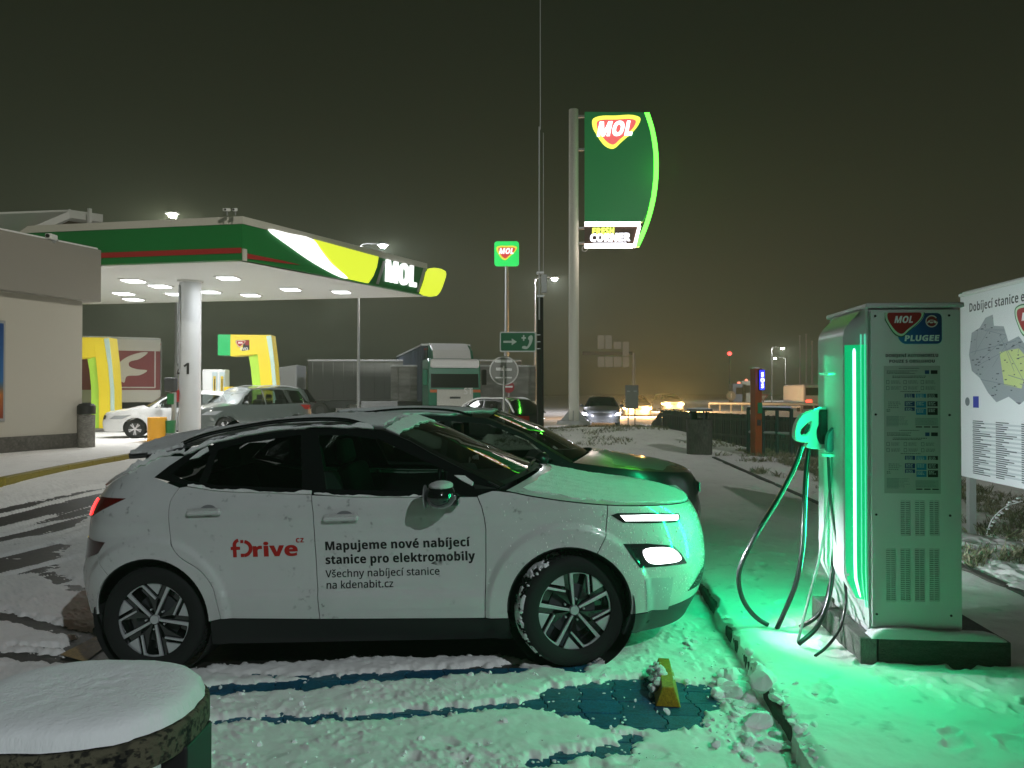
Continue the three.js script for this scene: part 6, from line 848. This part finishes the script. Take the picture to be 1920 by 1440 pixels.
{ // round sign seen from behind, and a no-entry sign further off
  const d = 24, s = thing('round_sign', 'round road sign in snow-rimmed outline on a thin post', 'sign'); onPlane(s, at(946, 735, d).setY(0), V(1, 0, 0)); const c = s.read(945, 695), r = s.read(971, 695)[0] - c[0];
  part(s, 'disc', cy(r, r, 0.03, c[0], c[1], 0, 40, Math.PI / 2), mat([0.33, 0.33, 0.31], 0.7)); part(s, 'rim', new THREE.TorusGeometry(r, 0.022, 8, 48).translate(c[0], c[1], 0.01), M.white); part(s, 'post', cy(0.035, 0.035, c[1] + 0.15, c[0], (c[1] + 0.15) / 2, 0.05, 10), M.white);
  const sn = (x0, x1, py, h) => { const a = s.read(x0, py), b = s.read(x1, py); return rb(b[0] - a[0], h, 0.05, 0.02, (a[0] + b[0]) / 2, a[1], 0.04); }; part(s, 'snow_patches', [sn(928, 961, 677, 0.09), sn(930, 944, 692, 0.1), sn(946, 960, 693, 0.08), sn(929, 944, 708, 0.05), sn(946, 960, 708, 0.05)], M.snowCap);
  const e = thing('no_entry_sign', 'red no entry sign with a white bar partly hidden by the round sign', 'sign'); onPlane(e, at(954, 735, 30).setY(0), V(1, 0, 0)); const q = e.read(954, 726); part(e, 'disc', cy(0.22, 0.22, 0.02, q[0], q[1], 0, 32, Math.PI / 2), mat([0.32, 0.03, 0.04], 0.5)); part(e, 'bar', bx(0.3, 0.07, 0.01, q[0], q[1] + 0.02, 0.016), M.white); part(e, 'post', cy(0.03, 0.03, q[1], q[0], q[1] / 2, -0.03, 8), M.galv);
}
// ---------- lorries ----------
function trailer(name, label, L, Hh, W, m, pos, turn, extra) { const t = thing(name, label, 'trailer', pos, turn); part(t, 'box_body', rb(L, Hh - 1.15, W, 0.04, -L / 2, (Hh + 1.15) / 2, 0), m); part(t, 'chassis', bx(L - 0.5, 0.25, 1.0, -L / 2, 1.0, 0), M.dark); part(t, 'side_rib', Array.from({ length: Math.floor(L / 0.62) }, (_, i) => [1, -1].map((s) => bx(0.05, Hh - 1.3, 0.03, -0.3 - i * 0.62, (Hh + 1.15) / 2, s * (W / 2 + 0.005)))).flat(), m); part(t, 'door_bars', [-0.5, -0.2, 0.2, 0.5].map((z) => bar(V(0.03, 1.2, z * W * 0.8), V(0.03, Hh - 0.1, z * W * 0.8), 0.02)), M.galv); part(t, 'marker_light', [bx(0.02, 0.08, 0.2, 0.02, Hh - 0.2, W * 0.4), bx(0.02, 0.08, 0.2, 0.02, Hh - 0.2, -W * 0.4)], M.redPaint); part(t, 'top_rail', [bx(L + 0.02, 0.08, 0.06, -L / 2, Hh, W / 2), bx(L + 0.02, 0.08, 0.06, -L / 2, Hh, -W / 2)], M.galv); part(t, 'roof_snow', rb(L - 0.1, 0.06, W - 0.1, 0.02, -L / 2, Hh + 0.03, 0), M.snowCap); part(t, 'skirt', [bx(L * 0.5, 0.5, 0.04, -L * 0.5, 0.85, W / 2 - 0.03), bx(L * 0.5, 0.5, 0.04, -L * 0.5, 0.85, -W / 2 + 0.03)], M.grey); for (const x of [1.2, 2.5, 3.8]) for (const s of [-1, 1]) { const w = wheelParts(t, 0.5, 0.29, 0.3, 'plain'); w.position.set(-L + x + 0.4, 0.5, s * (W / 2 - 0.17)); w.rotation.y = s < 0 ? Math.PI : 0; } if (extra) extra(t); return t; }
{
  const d = 36, g = at(853, 735, d), f = V(0.24, 0, 0.97).normalize(), turn = Math.atan2(-f.z, f.x), k = thing('lorry', 'green and white articulated lorry with snow on its roof and an orange stripe', 'lorry', V(g.x, 0.05, g.z), turn);
  const grn = phys([0.004, 0.17, 0.09], 0.35, { clearcoat: 0.6 }), wht = mat([0.62, 0.62, 0.56], 0.6), cz = 1.24;
  // cab: local x forward, so the front face is at x = 0
  part(k, 'cab_body', [ext([[-2.3, 0.75], [0, 0.75], [0, 1.75], [-0.12, 3.05], [-0.5, 3.2], [-2.3, 3.2]], cz * 2, 0.06, -cz)], grn); part(k, 'front_panel', ext([[0.0, 0.62], [0.06, 0.62], [0.06, 1.72], [0.0, 1.74]], 1.7, 0.01, -0.85), wht);
  part(k, 'bumper', rb(0.25, 0.5, 2.46, 0.06, 0.0, 0.55, 0), grn); part(k, 'windscreen', ext([[0.0, 1.82], [0.02, 1.82], [-0.1, 2.72], [-0.13, 2.72]], 2.25, 0, -1.125), phys([0.015, 0.018, 0.018], 0.05, { clearcoat: 1 })); part(k, 'sun_visor', rb(0.3, 0.42, 2.3, 0.12, -0.03, 2.95, 0), M.snowCap);
  part(k, 'roof_spoiler', ext([[-2.2, 3.15], [-0.5, 3.15], [-0.75, 3.6], [-1.5, 3.9], [-2.2, 3.95]], 2.0, 0.08, -1.0), grn); part(k, 'spoiler_snow', ext([[-0.42, 3.2], [-0.7, 3.62], [-1.5, 3.96], [-2.2, 4.02], [-2.2, 3.92], [-1.5, 3.86], [-0.8, 3.5], [-0.6, 3.2]], 1.8, 0.03, -0.85), M.snowCap); part(k, 'light_bar', bx(0.04, 0.06, 1.0, -0.62, 3.42, 0.2), M.black);
  part(k, 'stripe', [rb(0.02, 0.13, 0.62, 0.004, 0.02, 1.66, -0.9), rb(0.02, 0.13, 0.5, 0.004, 0.02, 1.66, 0.92), rb(2.0, 0.13, 0.02, 0.004, -1.1, 1.66, -cz - 0.005)], mat([0.6, 0.13, 0.03], 0.5)); part(k, 'lettering', mv(letters('ST', 0.3, 0.02), 0.07, 1.66, -0.62, 0, Math.PI / 2, 0), M.white); part(k, 'badge', rb(0.02, 0.09, 0.5, 0.006, 0.075, 1.35, 0), M.dark);
  for (const s of [-1, 1]) { part(k, 'mirror', rb(0.12, 0.75, 0.24, 0.05, -0.05, 2.3, s * 1.4), s > 0 ? grn : M.gloss); part(k, 'headlight', rb(0.05, 0.2, 0.36, 0.04, 0.1, 0.72, s * 0.98), M.glass); part(k, 'side_window', bx(0.9, 0.75, 0.01, -0.75, 2.3, s * (cz + 0.004)), M.gloss); for (const x of [-0.75, -3.6]) { const w = wheelParts(k, 0.5, 0.29, 0.32, 'plain'); w.position.set(x, 0.5, s * 1.05); w.rotation.y = s < 0 ? Math.PI : 0; } }
  part(k, 'corner_tube', rb(0.12, 2.3, 0.12, 0.04, -2.25, 1.9, -cz - 0.02), M.white); part(k, 'chassis', bx(4.5, 0.3, 0.9, -3.0, 0.85, 0), M.dark);
  const tp = V(-2.7, 0, 0).applyAxisAngle(V(0, 1, 0), turn).add(k.position);
  trailer('curtain_trailer', 'blue grey curtain trailer coupled behind the green lorry', 13.2, 3.95, 2.5, mat([0.05, 0.065, 0.1], 0.6), tp, turn, (t) => part(t, 'front_snow_edge', bx(0.1, 0.1, 2.5, -0.05, 3.98, 0), M.snowCap));
}
{ // grey lorry passing behind
  const d = 48, l = at(556, 735, d), r = at(742, 735, d + 1), tw = mat([0.22, 0.225, 0.215], 0.75, 0, { map: rep(dataTex(256, (u, v) => { const n = tileNoise(u, v, 4, 5), k = 0.35 + 0.65 * sst(0.4, 0.6, n + 0.35 * (v - 0.5)); return [k, k, k * 0.97]; }), 0.15, 0.3) });
  const f = V(-1, 0, 0.02).normalize(), turn = Math.atan2(-f.z, f.x), t = trailer('curtain_trailer', 'dirty grey curtain trailer on the road behind the station', 13, 3.55, 2.5, tw, V(l.x + 1.0, 0.02, l.z), turn);
  const c = thing('lorry', 'plain dark grey lorry cab pulling the dirty grey trailer', 'lorry', V(l.x - 1.9, 0.02, l.z), turn); part(c, 'cab_body', [ext([[-2.2, 0.7], [0, 0.7], [0, 1.7], [-0.15, 3.0], [-2.2, 3.3]], 2.4, 0.06, -1.2)], M.grey); part(c, 'side_window', [bx(0.8, 0.7, 0.01, -0.8, 2.2, -1.205), bx(0.8, 0.7, 0.01, -0.8, 2.2, 1.205)], M.gloss); part(c, 'windscreen', bx(0.02, 0.9, 2.1, -0.02, 2.2, 0, 0, 0, 0.1), M.gloss); part(c, 'chassis', bx(5, 0.3, 0.9, -2.6, 0.8, 0), M.dark); for (const x of [-0.8, -3.6]) for (const s of [-1, 1]) { const w = wheelParts(c, 0.5, 0.29, 0.32, 'plain'); w.position.set(x, 0.5, s * 1.02); w.rotation.y = s < 0 ? Math.PI : 0; }
}
{ // grey box trailer at the right of the green lorry, red box trailer by the shop
  const g = at(1003, 735, 41); trailer('box_trailer', 'pale grey box trailer parked behind the round road sign', 7.5, 2.95, 2.4, mat([0.4, 0.4, 0.37], 0.7, 0, { map: rep(speck, 0.3) }), V(g.x, 0.05, g.z), 0.0);
  const r = at(300, 735, 33), e = trailer('red_trailer', 'dark red box trailer with a pale swirl emblem, parked behind the pumps', 9, 3.75, 2.5, mat([0.2, 0.02, 0.03], 0.6), V(r.x, 0.1, r.z), 0.43); const c = [-1.05, 2.6];
  part(e, 'pale_band', [bx(9.02, 0.5, 0.02, -4.5, 3.5, 1.262), bx(9.02, 0.5, 0.02, -4.5, 1.4, 1.262)], mat([0.5, 0.48, 0.44], 0.7)); part(e, 'emblem_frame', [bx(1.75, 0.05, 0.02, c[0], c[1] + 0.85, 1.265), bx(1.75, 0.05, 0.02, c[0], c[1] - 0.85, 1.265), bx(0.05, 1.7, 0.02, c[0] - 0.86, c[1], 1.265), bx(0.05, 1.7, 0.02, c[0] + 0.86, c[1], 1.265)], mat([0.5, 0.48, 0.44], 0.7));
  part(e, 'emblem', ext(spline([[0.62, 0.6], [0.2, 0.55], [-0.3, 0.32], [-0.62, -0.05], [-0.6, -0.35], [-0.3, -0.66], [-0.2, -0.4], [0.3, -0.35], [0.6, -0.15], [0.2, -0.1], [-0.1, 0.02], [-0.1, 0.18], [0.3, 0.32]], 4, true).map(([x, y]) => [c[0] + x * 0.95, c[1] + y]), 0.02, 0, 1.262), mat([0.55, 0.52, 0.46], 0.7));
}
{ // dark hatchback with snow-rimmed windows in front of the lorry
  const g = at(918, 735, 26), f = V(-0.82, 0, -0.57).normalize(), e = makeCar('black_hatchback', 'black hatchback with snow-rimmed windows parked in front of the green lorry', { pos: V(g.x, 0.0, g.z), turn: Math.atan2(-f.z, f.x), wb: 2.5, h: 1.5, slant: 0.45, rear: 0.6, paint: phys([0.015, 0.016, 0.018], 0.25, { clearcoat: 1 }), cell: 0.1 });
  const { roof, x1, x2, map, rl, x0, belt } = e.kit; for (const s of [-1, 1]) part(e, 'edge_snow', tb([V(x0 - 0.1, belt + 0.05, s * 0.86), V((x0 + x1) / 2, (belt + rl) / 2 + 0.06, s * 0.76), V(x1, rl, s * 0.64), V(x1 - 0.7, rl + 0.03, s * 0.62), V(x2 + 0.2, rl, s * 0.62), V(x2 - 0.25, belt + 0.1, s * 0.8)], 0.03, 40, 6), M.snowCap);
}
// ---------- lamp posts ----------
function lampPost(label, px, py, d, polePx, k, rgb = [0.95, 0.95, 1], y0 = 0) {
  const h = at(px, py, d), p = at(polePx, 735, d), o = thing('lamp_post', label, 'street lamp', V(p.x, y0, p.z)), dx = h.x - p.x, H = h.y - y0;
  part(o, 'mast', cy(0.1, 0.055, H, 0, H / 2, 0, 12), M.galv); part(o, 'arm', tb([[0, H - 0.3, 0], [dx * 0.15, H + 0.08, 0], [dx, H + 0.12, 0]], 0.035, 16, 8), M.galv); part(o, 'lamp_head', rb(0.7, 0.12, 0.32, 0.05, dx, H + 0.1, 0), M.grey); part(o, 'lamp_bulb', ball(0.22, 0.15, 0.2, dx, H - 0.0, 0, 14), glow(rgb, 60));
  lampLight(Object.assign(new THREE.PointLight(new THREE.Color().setRGB(...rgb), k), { name: 'lamp_post_light' }), h).shadow.radius = 5; return o;
}
lampPost('street lamp rising behind the long side of the canopy', 323, 403, 40, 330, 170, [1, 0.97, 0.85]);
lampPost('street lamp shining just over the lit end of the canopy', 718, 461, 45, 672, 170, [0.9, 0.93, 1]);
lampPost('street lamp shining between the mast and the totem pole', 1040, 523, 60, 1003, 190, [0.9, 0.9, 1]);
lampPost('far street lamp with a long arm beyond the emergency post', 1467, 653, 105, 1447, 170, [1, 1, 0.97]);
lampPost('second far street lamp facing the other way beyond the emergency post', 1453, 672, 130, 1473, 120, [1, 1, 0.95]);
for (const [px, top, lab] of [[1500, 630, 'white flagpole nearest the far street lamps'], [1512, 627, 'white flagpole in the middle of the three'], [1523, 640, 'white flagpole half hidden by the charger']]) { const d = 85, p = at(px, 735, d), q = at(px, top, d), o = thing('flagpole', lab, 'flagpole', V(p.x, 0, p.z)); part(o, 'pole', cy(0.11, 0.06, q.y, 0, q.y / 2, 0, 10), M.white); part(o, 'cap', ball(0.12, 0.08, 0.12, 0, q.y, 0, 10), M.white); }
// ---------- far traffic ----------
function farCar(label, px, d, fwd, lampRgb, k, y = 0) {
  const g = at(px, 735, d), f = fwd.clone().normalize(), turn = Math.atan2(-f.z, f.x), c = makeCar('distant_car', label, { pos: V(g.x, y, g.z), turn, wb: 2.6, h: 1.48, paint: phys([0.06, 0.065, 0.07], 0.3, { clearcoat: 1 }), cell: 0.15, lamp: glow(lampRgb, 30, [0.5, 0.5, 0.5]) });
  for (const s of [-1, 1]) lampLight(Object.assign(new THREE.PointLight(new THREE.Color().setRGB(...lampRgb), k), { name: 'car_headlight' }), c.localToWorld(V(2.35, 0.66, s * 0.6))).shadow.radius = 3; return c;
}
scene.updateMatrixWorld(true);
farCar('dark car driving up with bright white headlights behind the totem pole', 1128, 38, V(-0.12, 0, 1), [0.9, 0.88, 1], 3.5);
farCar('car with warm yellow headlights following in the haze', 1192, 50, V(-0.1, 0, 1), [1, 0.5, 0.17], 130);
farCar('car with warm headlights just above the end of the paling fence', 1252, 62, V(0.05, 0, 1), [1, 0.55, 0.2], 100, 0.1);
{ const p = at(1368, 663, 120), o = thing('mast_light', 'tiny red warning light on a far thin mast', 'beacon', V(p.x, 0, p.z)); part(o, 'mast', cy(0.12, 0.06, p.y, 0, p.y / 2, 0, 8), M.dark); part(o, 'red_lamp', ball(0.35, 0.3, 0.35, 0, p.y, 0, 10), glow([1, 0.06, 0.05], 6)); }
{ // brake light of a far vehicle, its pale load and small signs by the road
  const p = at(1527, 735, 60), o = thing('far_van', 'pale van with a red rear light beyond the charger', 'van', V(p.x, 0, p.z)); part(o, 'body', rb(2.0, 1.9, 4.4, 0.2, 0, 1.3, -2), M.white); part(o, 'rear_window', bx(1.5, 0.6, 0.02, 0, 1.7, 0.21), M.gloss); part(o, 'rear_light', rb(0.5, 0.22, 0.06, 0.03, -0.5, 0.95, 0.22), glow([1, 0.08, 0.04], 3)); part(o, 'bumper', bx(1.9, 0.3, 0.15, 0, 0.5, 0.2), M.dark); for (const s of [-1, 1]) part(o, 'wheel', cy(0.33, 0.33, 0.22, s * 0.85, 0.33, -0.8, 18, 0, 0, Math.PI / 2), M.rubber);
  for (const [px, py, d, lab, r, rgb] of [[1371, 742, 70, 'small round road sign across the far road', 0.42, [0.4, 0.4, 0.34]], [1431, 746, 75, 'small give way sign beside the emergency post', 0.5, [0.45, 0.2, 0.2]]]) { const q = at(px, py, d), s = thing('road_sign', lab, 'sign', V(q.x, 0, q.z)); part(s, 'post', cy(0.04, 0.04, q.y, 0, q.y / 2, -0.05, 8), M.galv); part(s, 'sign_face', px < 1400 ? cy(r, r, 0.03, 0, q.y, 0, 24, Math.PI / 2) : ext([[-r, r * 0.7], [r, r * 0.7], [0, -r * 0.9]], 0.03, 0).translate(0, q.y, 0), mat(rgb, 0.6)); part(s, 'mark', px < 1400 ? bx(0.12, r * 1.1, 0.02, 0, q.y, 0.02) : ext([[-r * 0.55, r * 0.42], [r * 0.55, r * 0.42], [0, -r * 0.5]], 0.01, 0).translate(0, q.y, 0.03), M.white); }
  for (const [px, w, h, lab] of [[1383, 2.0, 4.6, 'bluish kiosk tower across the far road'], [1397, 1.6, 5.2, 'pale kiosk tower across the far road']]) { const q = at(px, 735, 110), s = thing('far_kiosk', lab, 'kiosk', V(q.x, 0, q.z)); part(s, 'body', rb(w, h * 0.62, 2, 0.1, 0, h * 0.31, 0), mat(px < 1390 ? [0.16, 0.18, 0.25] : [0.34, 0.34, 0.29], 0.7)); part(s, 'roof_light', ball(0.25, 0.2, 0.25, 0, h * 0.64, 0.6, 8), glow([1, 0.25, 0.15], 2)); part(s, 'window', bx(w * 0.5, h * 0.2, 0.05, 0, h * 0.4, 1.01), M.gloss); }
  const a = at(1330, 735, 62), b = at(1600, 735, 56), o2 = thing('crash_barrier', 'long steel crash barrier along the far road', 'barrier'); part(o2, 'rail', [bar(V(a.x, 0.75, a.z), V(b.x, 0.75, b.z), 0.12, 6)], M.galv); for (let i = 0; i <= 12; i++) { const p2 = V(a.x, 0, a.z).lerp(V(b.x, 0, b.z), i / 12); part(o2, 'post', bx(0.12, 0.8, 0.12, p2.x, 0.4, p2.z - 0.1), M.galv); }
}
{ // overhead direction boards, faint in the haze
  const d = 85, s = thing('overhead_sign', 'overhead direction boards on a gantry, faint in the haze', 'road sign'); onPlane(s, at(1150, 735, d).setY(0), V(1, 0, 0)); const B = (x0, y0, x1, y1) => { const a = s.read(x0, y1), b = s.read(x1, y0); return rb(b[0] - a[0] - 0.08, b[1] - a[1] - 0.08, 0.12, 0.03, (a[0] + b[0]) / 2, (a[1] + b[1]) / 2, 0); };
  const pm = mat([0.5, 0.48, 0.42], 0.6); for (const q of [[1120, 628, 1134, 655], [1134, 628, 1148, 655], [1150, 640, 1166, 655], [1167, 640, 1180, 668], [1120, 668, 1134, 689], [1134, 668, 1150, 689], [1150, 668, 1166, 689], [1167, 668, 1180, 689]]) part(s, 'board', B(...q), pm);
  const y = s.read(1120, 662)[1]; part(s, 'gantry_beam', bx(5.5, 0.35, 0.3, -0.6, y, -0.3), M.dark); part(s, 'gantry_leg', cy(0.2, 0.16, y, 2.3, y / 2, -0.3, 12), M.galv);
}
{ // notice on two legs, seen from behind
  const d = 31, s = thing('two_legged_sign', 'grey signboard on two thin legs on the snowy verge', 'sign'); onPlane(s, at(1184, 735, d).setY(0), V(1, 0, 0)); const a = s.read(1172, 766), b = s.read(1197, 722); part(s, 'board', rb(b[0] - a[0], b[1] - a[1], 0.05, 0.02, (a[0] + b[0]) / 2, (a[1] + b[1]) / 2, 0), mat([0.2, 0.2, 0.18], 0.7)); for (const k of [0.25, 0.75]) { const x = mix(a[0], b[0], k); part(s, 'leg', cy(0.03, 0.03, b[1] - 0.1, x, (b[1] - 0.1) / 2, -0.05, 8), M.galv); part(s, 'cross_strap', bx(0.12, 0.05, 0.02, x, b[1] - 0.25, 0.035), M.galv); }
}
// ---------- emergency post, bin, fence and railing at the end of the footpath ----------
const emg = onY(1418, 855, 0.13);
{
  const s = thing('emergency_post', 'tall orange emergency call post with a glowing blue SOS panel', 'emergency post', V(emg.x, 0.1, emg.z), 0.35), om = mat([0.6, 0.14, 0.03], 0.5, 0, { map: rep(speck, 2) }), H = (855 - 690) / FOC * -emg.z + 0.02;
  part(s, 'column', rb(0.2, H, 0.2, 0.02, 0, H / 2, 0), om); const lp = part(s, 'sign_box', rb(0.16, 0.5, 0.06, 0.03, 0.06, H - 0.28, 0.12), mat([0.02, 0.02, 0.2], 0.4)); part(lp, 'light_panel', rb(0.14, 0.47, 0.02, 0.01, 0.06, H - 0.28, 0.15), glow([0.03, 0.03, 1], 2.2, [0.02, 0.02, 0.3])); 'SOS'.split('').forEach((ch, i) => part(lp, 'sign_letter', mv(letters(ch, 0.1, 0.006, 0, 1.05, 0.004), 0.06, H - 0.15 - i * 0.135, 0.162), glow([0.75, 0.85, 1], 3)));
  part(s, 'green_label', rb(0.13, 0.26, 0.01, 0.004, 0.03, H - 0.95, 0.105), mat([0.02, 0.2, 0.08], 0.5)); part(s, 'top_snow', ball(0.1, 0.03, 0.1, 0, H, 0, 12), M.snowCap); part(s, 'speaker', bx(0.1, 0.14, 0.012, 0, H - 1.3, 0.106), M.dark);
  const bl = lampLight(Object.assign(new THREE.PointLight(0x2020ff, 0.12), { name: 'sos_light' }), s.localToWorld(V(0.06, H - 0.28, 0.3)));
  const bp = onY(1317, 853, 0.13), bin = thing('litter_bin', 'dark concrete litter bin with a raised cap at the end of the footpath', 'litter bin', V(bp.x, 0.1, bp.z - 0.3)); part(bin, 'body', new THREE.LatheGeometry([[0, 0], [0.3, 0], [0.31, 0.05], [0.315, 0.88], [0.28, 0.9], [0.26, 0.5], [0, 0.5]].map(([x, y]) => new THREE.Vector2(x, y)), 32), M.darkConcrete); part(bin, 'cap', cy(0.32, 0.31, 0.06, 0, 1.12, 0, 32), M.concrete); for (const a of [0.15, 2.2, 3.4, 5.2]) part(bin, 'cap_support', rb(a > 3 && a < 4 ? 0.16 : 0.04, 0.24, 0.05, 0.01, 0, 1.0, 0).translate(0, 0, 0.27).rotateY(a), a > 3 && a < 4 ? M.concrete : M.dark); part(bin, 'cap_snow', ball(0.3, 0.03, 0.3, 0, 1.15, 0, 20), M.snowCap);
}
{
  const f = thing('paling_fence', 'long dark paling fence running along the grass behind the footpath', 'fence'), pts = [[1222, 27.5, 0.45], [1240, 26, 0.95], [1400, 21, 0.95], [1500, 18.6, 0.95], [1640, 16, 0.95], [1800, 14, 0.95], [2000, 12, 0.95]].map(([px, d, h]) => [at(px, 735, d), h]); let run = 0;
  const pm = [[0.12, 0.115, 0.08], [0.15, 0.14, 0.1], [0.1, 0.1, 0.08]].map((c) => mat(c, 0.85, 0, { map: rep(speck, 2) })), gap = 0.125, geo = bx(0.085, 1, 0.025);
  let carry = 0; for (let i = 0; i < pts.length - 1; i++) { const [a, h0] = pts[i], [b, h1] = pts[i + 1], L = Math.hypot(b.x - a.x, b.z - a.z), ang = Math.atan2(-(b.z - a.z), b.x - a.x); for (let t = carry; t < L; t += gap) { const k = t / L, h = mix(h0, h1, k) + rnd(-0.012, 0.012), m = part(f, 'pale', geo, pm[Math.floor(rnd(3))]); m.scale.y = h; m.position.set(mix(a.x, b.x, k), 0.1 + h / 2, mix(a.z, b.z, k)); m.rotation.y = ang; carry = t + gap - L; } for (const y of [0.35, 0.85]) if (h0 > 0.9) { const r = part(f, 'rail', bx(L, 0.07, 0.04), pm[0]); r.position.set((a.x + b.x) / 2, 0.1 + y * 0.95, (a.z + b.z) / 2 - 0.03); r.rotation.y = ang; } }
}
{
  const a = onY(1437, 853, 0.13), b = onY(1484, 857, 0.13), h = (855 - 764) / FOC * 18.4, r = thing('tube_railing', 'dark green tube railing next to the emergency post', 'railing'), tm = mat([0.02, 0.045, 0.035], 0.5), A = V(a.x - 0.35, 0.1, a.z - 0.3), Bv = V(b.x, 0.1, b.z), up = V(0, h, 0);
  part(r, 'top_rail', bar(A.clone().add(up), Bv.clone().add(up), 0.045), tm); part(r, 'top_snow', bar(A.clone().add(up).add(V(0, 0.035, 0)), Bv.clone().add(up).add(V(0, 0.035, 0)), 0.03), M.snowCap); part(r, 'mid_rail', bar(A.clone().addScaledVector(up, 0.5), Bv.clone().addScaledVector(up, 0.5), 0.035), M.galv); for (const k of [0, 0.36, 0.68, 1]) { const p = A.clone().lerp(Bv, k); part(r, 'post', bar(p, p.clone().add(up), 0.045), tm); }
}
// ---------- floodlight mast behind the photographer: heads over the bays, towards the forecourt and along the footpath ----------
{
  const L = thing('floodlight_mast', 'tall floodlight mast standing behind the photographer', 'floodlight', V(14, 0, 17)), H = 19, bay = V(-4.2, 0.5, -3.6), yard = V(-10, 2, -19), walk = V(3.5, 3, -26);
  part(L, 'mast', cy(0.22, 0.12, H, 0, H / 2, 0, 16), M.galv); part(L, 'crossbar', bx(1.8, 0.12, 0.12, 0, H, 0), M.galv);
  for (const [x, aim, k, cone, rgb] of [[-0.6, bay, 1000, 0.2, [0.84, 0.95, 1]], [0.6, yard, 2600, 0.17, [1, 0.96, 0.86]], [0, walk, 1500, 0.3, [0.97, 0.98, 0.95]]]) {
    const p = V(x, H - 0.25, -0.1), hd = part(L, 'flood_head', rb(0.5, 0.4, 0.2, 0.03), M.grey); hd.position.copy(p); const w = L.position.clone().add(p), dir = aim.clone().sub(w).normalize(); hd.quaternion.setFromUnitVectors(V(0, 0, 1), dir);
    part(hd, 'lamp_glass', bx(0.42, 0.32, 0.02, 0, 0, 0.11), glow(rgb, 40)); lampLight(Object.assign(new THREE.SpotLight(new THREE.Color().setRGB(...rgb), k, 0, cone, x === -0.6 ? 0.3 : 0.7), { name: 'floodlight' }), w.addScaledVector(dir, 0.2), aim).shadow.radius = 8;
  }
}
for (const o of scene.children) o.traverse((m) => { if (m.isMesh && m.name === '') m.name = 'part'; });
renderer.render(scene, camera);
